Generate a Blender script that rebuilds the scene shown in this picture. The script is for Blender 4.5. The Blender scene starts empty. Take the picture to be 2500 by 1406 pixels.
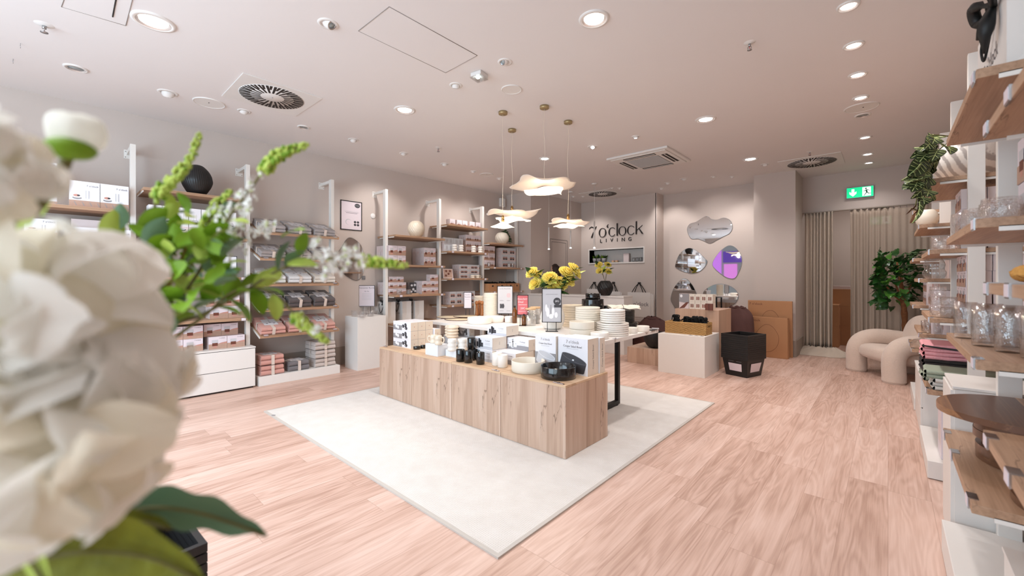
import bpy, math, random
from mathutils import Vector, Matrix
from mathutils.geometry import tessellate_polygon
random.seed(11)
R = math.radians; PI = math.pi
SC = bpy.context.scene
C = SC.collection

# ---------------------------------------------------------------- camera
FPX, CXP, HYP, HC = 1015.0, 1250.0, 680.0, 1.3      # focal length, centre and horizon (pixels of 2500x1406), eye height
TH = math.atan(918/1015)
fx, fy = -math.sin(TH), math.cos(TH)
rx, ry = math.cos(TH), math.sin(TH)
CEIL = 3.1014
cd = bpy.data.cameras.new('camera'); cam = bpy.data.objects.new('camera', cd); C.objects.link(cam)
cam.location = (0, 0, HC); cam.rotation_euler = (R(90), 0, TH)
cd.sensor_width = 36; cd.lens = 36*FPX/2500; cd.shift_y = -(703-HYP)/2500
cd.clip_start = 0.02; cd.clip_end = 60
cd.dof.use_dof = True; cd.dof.focus_distance = 4.2; cd.dof.aperture_fstop = 2.7
SC.camera = cam
SC.view_settings.view_transform = 'Standard'; SC.view_settings.look = 'None'
SC.view_settings.gamma = 1; SC.view_settings.use_curve_mapping = False
SC.view_settings.exposure = 0.16
SC.cycles.max_bounces = 8; SC.cycles.diffuse_bounces = 4; SC.cycles.glossy_bounces = 4
SC.cycles.transparent_max_bounces = 24; SC.cycles.transmission_bounces = 6
SC.cycles.caustics_reflective = False; SC.cycles.caustics_refractive = False
SC.cycles.sample_clamp_indirect = 4.0
SC.cycles.use_denoising = True

# ---------------------------------------------------------------- daylight of the mall, through the open shopfront
W = bpy.data.worlds.new('world'); SC.world = W; W.use_nodes = True
W.node_tree.nodes['Background'].inputs[0].default_value = (0.78, 0.90, 1.0, 1)
W.node_tree.nodes['Background'].inputs[1].default_value = 0.35
def area_light(name, loc, rot, sx, sy, power, col):
    l = bpy.data.lights.new(name, 'AREA'); l.shape = 'RECTANGLE'; l.size = sx; l.size_y = sy; l.energy = power; l.color = col
    o = bpy.data.objects.new(name, l); C.objects.link(o); o.location = loc; o.rotation_euler = rot
    return o
area_light('shopfront_daylight', (-3.0, -1.95, 1.7), (R(86), 0, R(24)), 3.2, 2.4, 135, (0.64, 0.84, 1.0))
area_light('shopfront_daylight', (-0.4, -1.95, 1.75), (R(84), 0, R(14)), 1.8, 2.4, 48, (0.74, 0.89, 1.0))
SPOT_W = 64

# ---------------------------------------------------------------- pixel -> world
def ray(px, py):
    u = (px-CXP)/FPX; v = -(py-HYP)/FPX
    return (fx+u*rx, fy+u*ry, v)
def PZ(px, py, z=0.0):
    d = ray(px, py); t = (z-HC)/d[2]; return Vector((d[0]*t, d[1]*t, z))
def PX(px, py, x):
    d = ray(px, py); t = x/d[0]; return Vector((x, d[1]*t, HC+d[2]*t))
def PY(px, py, y):
    d = ray(px, py); t = y/d[1]; return Vector((d[0]*t, y, HC+d[2]*t))
def PD(px, py, dep):
    d = ray(px, py); return Vector((d[0]*dep, d[1]*dep, HC+d[2]*dep))
def dep(p): return p[0]*fx+p[1]*fy
def mpp(p): return dep(p)/FPX            # metres per pixel at p

# ---------------------------------------------------------------- materials
def lin(c):
    c = c/255.0
    return c/12.92 if c <= .04045 else ((c+.055)/1.055)**2.4
def rgb(*c):
    if len(c) == 1: c = (c[0],)*3
    return (lin(c[0]), lin(c[1]), lin(c[2]), 1)
def newmat(name):
    m = bpy.data.materials.new(name); m.use_nodes = True
    return m, m.node_tree.nodes, m.node_tree.links, m.node_tree.nodes['Principled BSDF']
def N(nt, t, **kw):
    n = nt.new(t)
    for k, v in kw.items(): setattr(n, k, v)
    return n
def pmat(name, col, rough=.5, metal=0, spec=.5, noise=0, nscale=20, bump=0, bscale=80, coat=0, emit=None, estr=0, trans=0, ior=1.45, sss=0, sheen=0, stretch=(1,1,1)):
    m, n, l, b = newmat(name)
    b.inputs['Base Color'].default_value = rgb(*col)
    b.inputs['Roughness'].default_value = rough; b.inputs['Metallic'].default_value = metal
    b.inputs['Specular IOR Level'].default_value = spec
    b.inputs['Coat Weight'].default_value = coat
    b.inputs['Coat Roughness'].default_value = .12
    b.inputs['Transmission Weight'].default_value = trans; b.inputs['IOR'].default_value = ior
    b.inputs['Sheen Weight'].default_value = sheen
    if emit: b.inputs['Emission Color'].default_value = rgb(*emit); b.inputs['Emission Strength'].default_value = estr
    tc = N(n, 'ShaderNodeTexCoord'); mp = N(n, 'ShaderNodeMapping'); mp.inputs['Scale'].default_value = stretch
    l.new(tc.outputs['Object'], mp.inputs['Vector'])
    ns = N(n, 'ShaderNodeTexNoise'); ns.inputs['Scale'].default_value = nscale; ns.inputs['Detail'].default_value = 4
    l.new(mp.outputs[0], ns.inputs['Vector'])
    mx = N(n, 'ShaderNodeMix', data_type='RGBA', blend_type='MULTIPLY'); mx.inputs[0].default_value = 1
    mr = N(n, 'ShaderNodeMapRange'); mr.inputs[3].default_value = 1-max(noise, .015); mr.inputs[4].default_value = 1+max(noise, .015)
    l.new(ns.outputs[0], mr.inputs[0]); mx.inputs[6].default_value = rgb(*col); l.new(mr.outputs[0], mx.inputs[7])
    l.new(mx.outputs[2], b.inputs['Base Color'])
    if bump:
        nb = N(n, 'ShaderNodeTexNoise'); nb.inputs['Scale'].default_value = bscale; nb.inputs['Detail'].default_value = 5
        l.new(mp.outputs[0], nb.inputs['Vector'])
        bp = N(n, 'ShaderNodeBump'); bp.inputs['Strength'].default_value = bump; bp.inputs['Distance'].default_value = .01
        l.new(nb.outputs[0], bp.inputs['Height']); l.new(bp.outputs[0], b.inputs['Normal'])
    return m
def emat(name, col, s):
    m, n, l, b = newmat(name)
    b.inputs['Base Color'].default_value = rgb(*col); b.inputs['Emission Color'].default_value = rgb(*col); b.inputs['Emission Strength'].default_value = s
    return m
def thin_glass(name, tint=(250, 250, 250), refl=.9, bump=0, bscale=60, haze=0.0, rough=.02, mx_=.85):
    """clear thin walled glass or foil: see-through, with fresnel reflections"""
    m, n, l, b = newmat(name); n.remove(b)
    tr = N(n, 'ShaderNodeBsdfTransparent'); tr.inputs[0].default_value = rgb(*tint)
    gl = N(n, 'ShaderNodeBsdfGlossy'); gl.inputs['Roughness'].default_value = rough; gl.inputs[0].default_value = (refl, refl, refl, 1)
    lw = N(n, 'ShaderNodeLayerWeight'); lw.inputs[0].default_value = .35
    mr = N(n, 'ShaderNodeMapRange'); mr.inputs[3].default_value = .05+haze; mr.inputs[4].default_value = mx_
    l.new(lw.outputs['Facing'], mr.inputs[0])
    mx = N(n, 'ShaderNodeMixShader'); l.new(mr.outputs[0], mx.inputs[0]); l.new(tr.outputs[0], mx.inputs[1]); l.new(gl.outputs[0], mx.inputs[2])
    if bump:
        nb = N(n, 'ShaderNodeTexNoise'); nb.inputs['Scale'].default_value = bscale; nb.inputs['Detail'].default_value = 3
        tc = N(n, 'ShaderNodeTexCoord'); l.new(tc.outputs['Object'], nb.inputs['Vector'])
        bp = N(n, 'ShaderNodeBump'); bp.inputs['Strength'].default_value = bump; bp.inputs['Distance'].default_value = .02
        l.new(nb.outputs[0], bp.inputs['Height']); l.new(bp.outputs[0], gl.inputs['Normal']); l.new(bp.outputs[0], lw.inputs['Normal'])
    l.new(mx.outputs[0], n['Material Output'].inputs[0])
    return m
def wood(name, dark, mid, light, axis=1, board=0.2, seam=.5, grain=1.0, cracks=.5, rough=.5, across=0, gscale=1.0):
    """timber grain running along AXIS; boards of width BOARD counted along axis ACROSS (0 = none)"""
    m, n, l, b = newmat(name)
    tc = N(n, 'ShaderNodeTexCoord'); sep = N(n, 'ShaderNodeSeparateXYZ'); l.new(tc.outputs['Object'], sep.inputs[0])
    # board id
    if board:
        dv = N(n, 'ShaderNodeMath', operation='DIVIDE'); dv.inputs[1].default_value = board
        ad = N(n, 'ShaderNodeMath', operation='ADD')
        oth = [i for i in (0, 1, 2) if i != axis]
        l.new(sep.outputs[oth[0]], ad.inputs[0]); l.new(sep.outputs[oth[1]], ad.inputs[1])
        l.new(ad.outputs[0], dv.inputs[0])
        flo = N(n, 'ShaderNodeMath', operation='FLOOR'); l.new(dv.outputs[0], flo.inputs[0])
        wn = N(n, 'ShaderNodeTexWhiteNoise', noise_dimensions='1D'); l.new(flo.outputs[0], wn.inputs['W'])
        fr = N(n, 'ShaderNodeMath', operation='FRACT'); l.new(dv.outputs[0], fr.inputs[0])
    sc = [14*gscale]*3; sc[axis] = .9*gscale
    mp = N(n, 'ShaderNodeMapping'); mp.inputs['Scale'].default_value = sc
    if board:
        off = N(n, 'ShaderNodeVectorMath', operation='SCALE'); cv = N(n, 'ShaderNodeCombineXYZ')
        for k in range(3): l.new(wn.outputs['Value'], cv.inputs[k])
        l.new(cv.outputs[0], off.inputs[0]); off.inputs[3].default_value = 9
        va = N(n, 'ShaderNodeVectorMath', operation='ADD'); l.new(tc.outputs['Object'], va.inputs[0]); l.new(off.outputs[0], va.inputs[1])
        l.new(va.outputs[0], mp.inputs[0])
    else: l.new(tc.outputs['Object'], mp.inputs[0])
    n1 = N(n, 'ShaderNodeTexNoise'); n1.inputs['Scale'].default_value = 1; n1.inputs['Detail'].default_value = 3; n1.inputs['Distortion'].default_value = .6
    l.new(mp.outputs[0], n1.inputs['Vector'])
    sn = N(n, 'ShaderNodeMath', operation='MULTIPLY'); sn.inputs[1].default_value = 26*grain; l.new(n1.outputs[0], sn.inputs[0])
    si = N(n, 'ShaderNodeMath', operation='SINE'); l.new(sn.outputs[0], si.inputs[0])
    mp2 = N(n, 'ShaderNodeMapping'); s2 = [150*gscale]*3; s2[axis] = 3*gscale; mp2.inputs['Scale'].default_value = s2
    l.new(tc.outputs['Object'], mp2.inputs[0])
    n2 = N(n, 'ShaderNodeTexNoise'); n2.inputs['Scale'].default_value = 1; n2.inputs['Detail'].default_value = 3; l.new(mp2.outputs[0], n2.inputs['Vector'])
    a1 = N(n, 'ShaderNodeMath', operation='MULTIPLY_ADD'); a1.inputs[1].default_value = .045; a1.inputs[2].default_value = .22; l.new(si.outputs[0], a1.inputs[0])
    a2 = N(n, 'ShaderNodeMath', operation='MULTIPLY_ADD'); a2.inputs[1].default_value = .30; l.new(n2.outputs[0], a2.inputs[0]); l.new(a1.outputs[0], a2.inputs[2])
    last = a2
    a3 = N(n, 'ShaderNodeMath', operation='MULTIPLY_ADD'); a3.inputs[1].default_value = .25; l.new(n1.outputs[0], a3.inputs[0]); l.new(a2.outputs[0], a3.inputs[2]); last = a3
    if board:
        a4 = N(n, 'ShaderNodeMath', operation='MULTIPLY_ADD'); a4.inputs[1].default_value = seam; l.new(wn.outputs['Value'], a4.inputs[0]); l.new(a3.outputs[0], a4.inputs[2])
        a5 = N(n, 'ShaderNodeMath', operation='SUBTRACT'); a5.inputs[1].default_value = seam*.5; l.new(a4.outputs[0], a5.inputs[0]); last = a5
    cr = N(n, 'ShaderNodeValToRGB'); e = cr.color_ramp.elements
    e[0].position = .2; e[0].color = rgb(*dark); e[1].position = .75; e[1].color = rgb(*light)
    k = cr.color_ramp.elements.new(.45); k.color = rgb(*mid)
    l.new(last.outputs[0], cr.inputs[0])
    out = cr.outputs[0]
    if cracks:
        mp3 = N(n, 'ShaderNodeMapping'); s3 = [9*gscale]*3; s3[axis] = 1.1*gscale; mp3.inputs['Scale'].default_value = s3; l.new(tc.outputs['Object'], mp3.inputs[0])
        n3 = N(n, 'ShaderNodeTexNoise'); n3.inputs['Scale'].default_value = 1; n3.inputs['Detail'].default_value = 5; l.new(mp3.outputs[0], n3.inputs['Vector'])
        sb = N(n, 'ShaderNodeMath', operation='SUBTRACT'); sb.inputs[1].default_value = .56; l.new(n3.outputs[0], sb.inputs[0])
        ab = N(n, 'ShaderNodeMath', operation='ABSOLUTE'); l.new(sb.outputs[0], ab.inputs[0])
        mr = N(n, 'ShaderNodeMapRange'); mr.inputs[1].default_value = 0; mr.inputs[2].default_value = .009; mr.inputs[3].default_value = cracks; mr.inputs[4].default_value = 0
        l.new(ab.outputs[0], mr.inputs[0])
        n4 = N(n, 'ShaderNodeTexNoise'); n4.inputs['Scale'].default_value = 2.2; l.new(tc.outputs['Object'], n4.inputs['Vector'])
        m4 = N(n, 'ShaderNodeMapRange'); m4.inputs[1].default_value = .44; m4.inputs[2].default_value = .56; l.new(n4.outputs[0], m4.inputs[0])
        mu = N(n, 'ShaderNodeMath', operation='MULTIPLY'); l.new(mr.outputs[0], mu.inputs[0]); l.new(m4.outputs[0], mu.inputs[1])
        mx = N(n, 'ShaderNodeMix', data_type='RGBA'); l.new(mu.outputs[0], mx.inputs[0]); l.new(out, mx.inputs[6]); mx.inputs[7].default_value = rgb(dark[0]*.6, dark[1]*.55, dark[2]*.5)
        out = mx.outputs[2]
    if board and seam > .3:
        pass
    l.new(out, b.inputs['Base Color']); b.inputs['Roughness'].default_value = rough
    bp = N(n, 'ShaderNodeBump'); bp.inputs['Strength'].default_value = .12; bp.inputs['Distance'].default_value = .004
    l.new(last.outputs[0], bp.inputs['Height']); l.new(bp.outputs[0], b.inputs['Normal'])
    return m
def floor_mat():
    m, n, l, b = newmat('plank_floor')
    tc = N(n, 'ShaderNodeTexCoord'); sep = N(n, 'ShaderNodeSeparateXYZ'); l.new(tc.outputs['Object'], sep.inputs[0])
    def M(op, a, bb=None, c=None):
        q = N(n, 'ShaderNodeMath', operation=op)
        for i, v in enumerate((a, bb, c)):
            if v is None: continue
            if isinstance(v, (int, float)): q.inputs[i].default_value = v
            else: l.new(v, q.inputs[i])
        return q.outputs[0]
    row = M('DIVIDE', sep.outputs[0], .19); rf = M('FLOOR', row)
    wr = N(n, 'ShaderNodeTexWhiteNoise', noise_dimensions='1D'); l.new(rf, wr.inputs['W'])
    ylen = M('MULTIPLY_ADD', wr.outputs['Value'], 7.3, M('DIVIDE', sep.outputs[1], 1.25)); yf = M('FLOOR', ylen)
    pid = M('MULTIPLY_ADD', yf, 13.37, rf)
    wp = N(n, 'ShaderNodeTexWhiteNoise', noise_dimensions='1D'); l.new(pid, wp.inputs['W'])
    cv = N(n, 'ShaderNodeCombineXYZ'); l.new(M('MULTIPLY_ADD', wp.outputs['Value'], 5.0, sep.outputs[0]), cv.inputs[0]); l.new(M('MULTIPLY_ADD', wp.outputs['Value'], 31.0, sep.outputs[1]), cv.inputs[1])
    # cathedral rings: long contour lines of a stretched noise
    mp = N(n, 'ShaderNodeMapping'); mp.inputs['Scale'].default_value = (7.5, .75, 1); l.new(cv.outputs[0], mp.inputs[0])
    n1 = N(n, 'ShaderNodeTexNoise'); n1.inputs['Scale'].default_value = 1; n1.inputs['Detail'].default_value = 2.5; n1.inputs['Distortion'].default_value = .35; l.new(mp.outputs[0], n1.inputs['Vector'])
    rings = M('SINE', M('MULTIPLY', n1.outputs[0], 75.0))
    mp2 = N(n, 'ShaderNodeMapping'); mp2.inputs['Scale'].default_value = (120, 3.2, 1); l.new(cv.outputs[0], mp2.inputs[0])
    n2 = N(n, 'ShaderNodeTexNoise'); n2.inputs['Scale'].default_value = 1; n2.inputs['Detail'].default_value = 3; l.new(mp2.outputs[0], n2.inputs['Vector'])
    mp3 = N(n, 'ShaderNodeMapping'); mp3.inputs['Scale'].default_value = (14, 1.2, 1); l.new(cv.outputs[0], mp3.inputs[0])
    n3 = N(n, 'ShaderNodeTexNoise'); n3.inputs['Scale'].default_value = 1; n3.inputs['Detail'].default_value = 4; l.new(mp3.outputs[0], n3.inputs['Vector'])
    v = M('MULTIPLY_ADD', rings, .06, .0); v = M('MULTIPLY_ADD', n2.outputs[0], .34, v); v = M('MULTIPLY_ADD', n3.outputs[0], .62, v); v = M('MULTIPLY_ADD', wp.outputs['Value'], .22, v)
    cr = N(n, 'ShaderNodeValToRGB'); e = cr.color_ramp.elements
    e[0].position = .36; e[0].color = rgb(176, 141, 124); e[1].position = .80; e[1].color = rgb(220, 190, 176)
    k = e.new(.56); k.color = rgb(202, 168, 152)
    l.new(v, cr.inputs[0])
    # joints between planks
    jx = M('ABSOLUTE', M('SUBTRACT', M('FRACT', row), .5)); jy = M('ABSOLUTE', M('SUBTRACT', M('FRACT', ylen), .5))
    jj = M('MAXIMUM', M('GREATER_THAN', jx, .4925), M('GREATER_THAN', jy, .4988))
    mx = N(n, 'ShaderNodeMix', data_type='RGBA'); l.new(M('MULTIPLY', jj, .35), mx.inputs[0]); l.new(cr.outputs[0], mx.inputs[6]); mx.inputs[7].default_value = rgb(140, 104, 84)
    l.new(mx.outputs[2], b.inputs['Base Color']); b.inputs['Roughness'].default_value = .42; b.inputs['Specular IOR Level'].default_value = .4
    bp = N(n, 'ShaderNodeBump'); bp.inputs['Strength'].default_value = .1; bp.inputs['Distance'].default_value = .003
    l.new(v, bp.inputs['Height']); l.new(bp.outputs[0], b.inputs['Normal'])
    return m
def rug_mat():
    m, n, l, b = newmat('woven_rug')
    tc = N(n, 'ShaderNodeTexCoord'); mp = N(n, 'ShaderNodeMapping'); mp.inputs['Rotation'].default_value = (0, 0, R(-46))
    l.new(tc.outputs['Object'], mp.inputs[0])
    br = N(n, 'ShaderNodeTexBrick'); br.inputs['Scale'].default_value = 1; br.inputs['Brick Width'].default_value = .016; br.inputs['Row Height'].default_value = .009
    br.inputs['Mortar Size'].default_value = .0016; br.inputs['Mortar Smooth'].default_value = 1; br.offset = .5
    l.new(mp.outputs[0], br.inputs['Vector'])
    ns = N(n, 'ShaderNodeTexNoise'); ns.inputs['Scale'].default_value = 9; ns.inputs['Detail'].default_value = 5; l.new(tc.outputs['Object'], ns.inputs['Vector'])
    cr = N(n, 'ShaderNodeValToRGB'); e = cr.color_ramp.elements; e[0].position = .3; e[0].color = rgb(222, 217, 212); e[1].position = .7; e[1].color = rgb(229, 225, 221)
    l.new(ns.outputs[0], cr.inputs[0])
    mx = N(n, 'ShaderNodeMix', data_type='RGBA', blend_type='MULTIPLY'); l.new(br.outputs['Fac'], mx.inputs[0]); l.new(cr.outputs[0], mx.inputs[6]); mx.inputs[7].default_value = rgb(226, 219, 212)
    l.new(mx.outputs[2], b.inputs['Base Color']); b.inputs['Roughness'].default_value = .95; b.inputs['Specular IOR Level'].default_value = .1
    bp = N(n, 'ShaderNodeBump'); bp.invert = True; bp.inputs['Strength'].default_value = .5; bp.inputs['Distance'].default_value = .004
    l.new(br.outputs['Fac'], bp.inputs['Height']); l.new(bp.outputs[0], b.inputs['Normal'])
    return m

M = {}
M['wall'] = pmat('wall_paint', (201, 188, 180), .85, noise=.02, nscale=3, bump=.03, bscale=150)
M['ceil'] = pmat('ceiling_paint', (230, 225, 223), .9, noise=.01, nscale=2)
M['skirt'] = pmat('skirting_paint', (160, 147, 136), .6)
M['line'] = pmat('panel_joint', (150, 140, 134), .9)
M['white'] = pmat('white_lacquer', (228, 223, 218), .42, noise=.01)
M['whitem'] = pmat('white_metal', (232, 227, 221), .35, spec=.5)
M['plastic'] = pmat('white_plastic', (230, 226, 222), .4)
M['gap'] = pmat('dark_gap', (52, 44, 40), .9)
M['floor'] = floor_mat(); M['rug'] = rug_mat()
M['rugedge'] = pmat('rug_binding', (196, 188, 180), .95, bump=.3, bscale=300)
M['oakz'] = wood('oak_vertical', (158, 126, 104), (194, 163, 142), (212, 186, 168), axis=2, board=.148, seam=.22, cracks=.85, grain=.5)
M['oaky'] = wood('oak_shelf', (142, 108, 82), (178, 142, 114), (202, 168, 140), axis=1, board=.13, seam=.2, cracks=.6, grain=.5)
M['oakx'] = wood('oak_top', (172, 138, 108), (205, 172, 140), (224, 194, 164), axis=0, board=.13, seam=.2, cracks=.5, grain=.5)
M['oakfine'] = wood('ribbed_oak', (165, 130, 108), (196, 160, 136), (214, 182, 158), axis=2, board=.03, seam=.16, cracks=0, grain=.3)
M['walnut'] = wood('acacia', (98, 64, 44), (160, 116, 82), (214, 174, 128), axis=1, board=.07, seam=.8, cracks=.3, grain=.8, rough=.28)
M['acacia2'] = wood('acacia_turned', (96, 56, 30), (158, 96, 52), (204, 142, 84), axis=2, board=.0, cracks=0, grain=1.0, rough=.35, gscale=3)
M['lightwood'] = wood('light_lid', (186, 146, 108), (206, 170, 130), (222, 190, 152), axis=0, board=0, cracks=0, rough=.5, gscale=2)
M['blackmetal'] = pmat('black_metal', (24, 22, 22), .45, spec=.4)
M['black'] = pmat('black_plastic', (30, 28, 28), .4)
M['blackfab'] = pmat('black_fabric', (16, 16, 17), .9, bump=.4, bscale=120)
M['ribbon'] = pmat('black_ribbon', (14, 15, 16), .5)
M['ceramic'] = pmat('white_ceramic', (238, 232, 224), .3, noise=.01, coat=.3)
M['cream'] = pmat('cream_ceramic', (226, 212, 192), .35, noise=.03, coat=.3)
M['ivory'] = pmat('ivory_stoneware', (228, 218, 202), .55, noise=.02)
M['blackcer'] = pmat('black_glaze', (22, 21, 21), .14, coat=.6)
M['card'] = pmat('cardboard', (190, 140, 100), .8, noise=.05, nscale=8, bump=.05)
M['carddark'] = pmat('cardboard_edge', (128, 88, 58), .8)
M['boxwhite'] = pmat('printed_white_card', (236, 234, 238), .45)
M['boxpink'] = pmat('printed_rose_card', (222, 206, 204), .5, noise=.02)
M['boxlilac'] = pmat('printed_lilac_card', (226, 214, 220), .45)
M['boxgrey'] = pmat('printed_grey_card', (206, 208, 212), .5)
M['boxcream'] = pmat('printed_cream_card', (228, 216, 202), .5)
M['p_table'] = pmat('print_table_brown', (184, 150, 132), .5, noise=.12, nscale=40)
M['p_glass'] = pmat('print_drink_brown', (112, 62, 48), .5)
M['p_rose'] = pmat('print_rose', (196, 142, 128), .5)
M['p_dark'] = pmat('print_dark_grey', (70, 68, 72), .5)
M['p_grey'] = pmat('print_mid_grey', (150, 146, 148), .5)
M['p_lgrey'] = pmat('print_light_grey', (198, 196, 200), .5)
M['p_white'] = pmat('print_white', (242, 240, 242), .5)
M['p_text'] = pmat('print_text', (110, 104, 108), .5)
M['p_pink'] = pmat('print_coral', (228, 118, 122), .5)
M['p_blush'] = pmat('print_blush', (216, 180, 184), .5)
M['brass'] = pmat('antique_brass', (158, 128, 84), .32, metal=1)
M['brassd'] = pmat('brushed_brass_canopy', (176, 156, 116), .42, metal=.6, noise=.1, nscale=60, stretch=(1, 1, 12))
M['mirror'] = pmat('mirror_silver', (236, 238, 240), .02, metal=1)
M['mirroredge'] = pmat('mirror_edge', (120, 118, 116), .3, metal=.6)
M['glass'] = thin_glass('clear_glass', (250, 251, 251), refl=1.0, mx_=.6)
M['ribglass'] = thin_glass('ribbed_glass', (246, 246, 246), refl=1.0, haze=.03, bump=.25, bscale=40, mx_=.5, rough=.08)
M['wrap'] = thin_glass('plastic_wrap', (250, 250, 250), refl=1.0, bump=.8, bscale=26, haze=-.05, rough=.14, mx_=.18)
M['amber'] = pmat('amber_glass', (122, 72, 26), .1, trans=.3, coat=.5)
M['lit'] = emat('lamp_lit', (255, 246, 240), 14)
M['led'] = emat('led_white', (240, 255, 255), 60)
M['lens'] = pmat('lamp_lens', (160, 170, 172), .15, metal=.4)
M['chrome'] = pmat('chrome', (180, 180, 182), .2, metal=1)
M['reflector'] = pmat('lamp_reflector', (226, 220, 216), .25, metal=.6)
M['green'] = pmat('leaf_green', (116, 152, 34), .5, noise=.25, nscale=12, spec=.3)
M['greenl'] = pmat('leaf_light_green', (180, 198, 92), .5, noise=.2, nscale=30, spec=.3)
M['greend'] = pmat('leaf_dark_green', (34, 66, 30), .35, noise=.3, nscale=14)
M['greenb'] = pmat('leaf_blue_green', (104, 136, 104), .5, noise=.2, nscale=18, spec=.3)
M['olive'] = pmat('moss_olive', (108, 108, 14), .8, noise=.35, nscale=40, bump=.6, bscale=60)
M['stem'] = pmat('plant_stem', (104, 96, 48), .6, noise=.1)
M['bark'] = pmat('fig_trunk', (132, 84, 50), .85, noise=.3, nscale=40, bump=.8, bscale=70)
M['petal'] = pmat('cream_petal', (233, 225, 212), .6, noise=.06, nscale=9, sheen=.2)
M['yellow'] = pmat('yellow_petal', (255, 240, 158), .6, noise=.12, nscale=30)
M['yellowd'] = pmat('golden_petal', (252, 222, 112), .6, noise=.12, nscale=30)
M['boucle'] = pmat('cream_boucle', (222, 200, 184), .95, noise=.04, nscale=60, bump=.7, bscale=130, sheen=.4)
M['linen'] = pmat('linen_curtain', (200, 184, 168), .9, noise=.06, nscale=60, bump=.2, bscale=300)
M['brownfab'] = pmat('brown_cushion', (88, 58, 54), .9, noise=.08, nscale=20, bump=.3, bscale=120)
M['skin'] = pmat('skin', (205, 160, 135), .5)
M['hair'] = pmat('dark_brown_hair', (44, 28, 22), .5, noise=.2, nscale=60, stretch=(1, 1, .1))
M['shirt'] = pmat('grey_blue_shirt', (110, 116, 128), .85)
M['letter'] = pmat('black_lettering', (28, 22, 20), .4)
M['exitgreen'] = emat('exit_green', (0, 196, 128), 1.1)
M['exitwhite'] = emat('exit_white', (240, 255, 250), 1.2)
M['exitink'] = pmat('exit_figure_green', (0, 110, 70), .5)
M['alu'] = pmat('brushed_aluminium', (150, 152, 156), .35, metal=.8)

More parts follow.
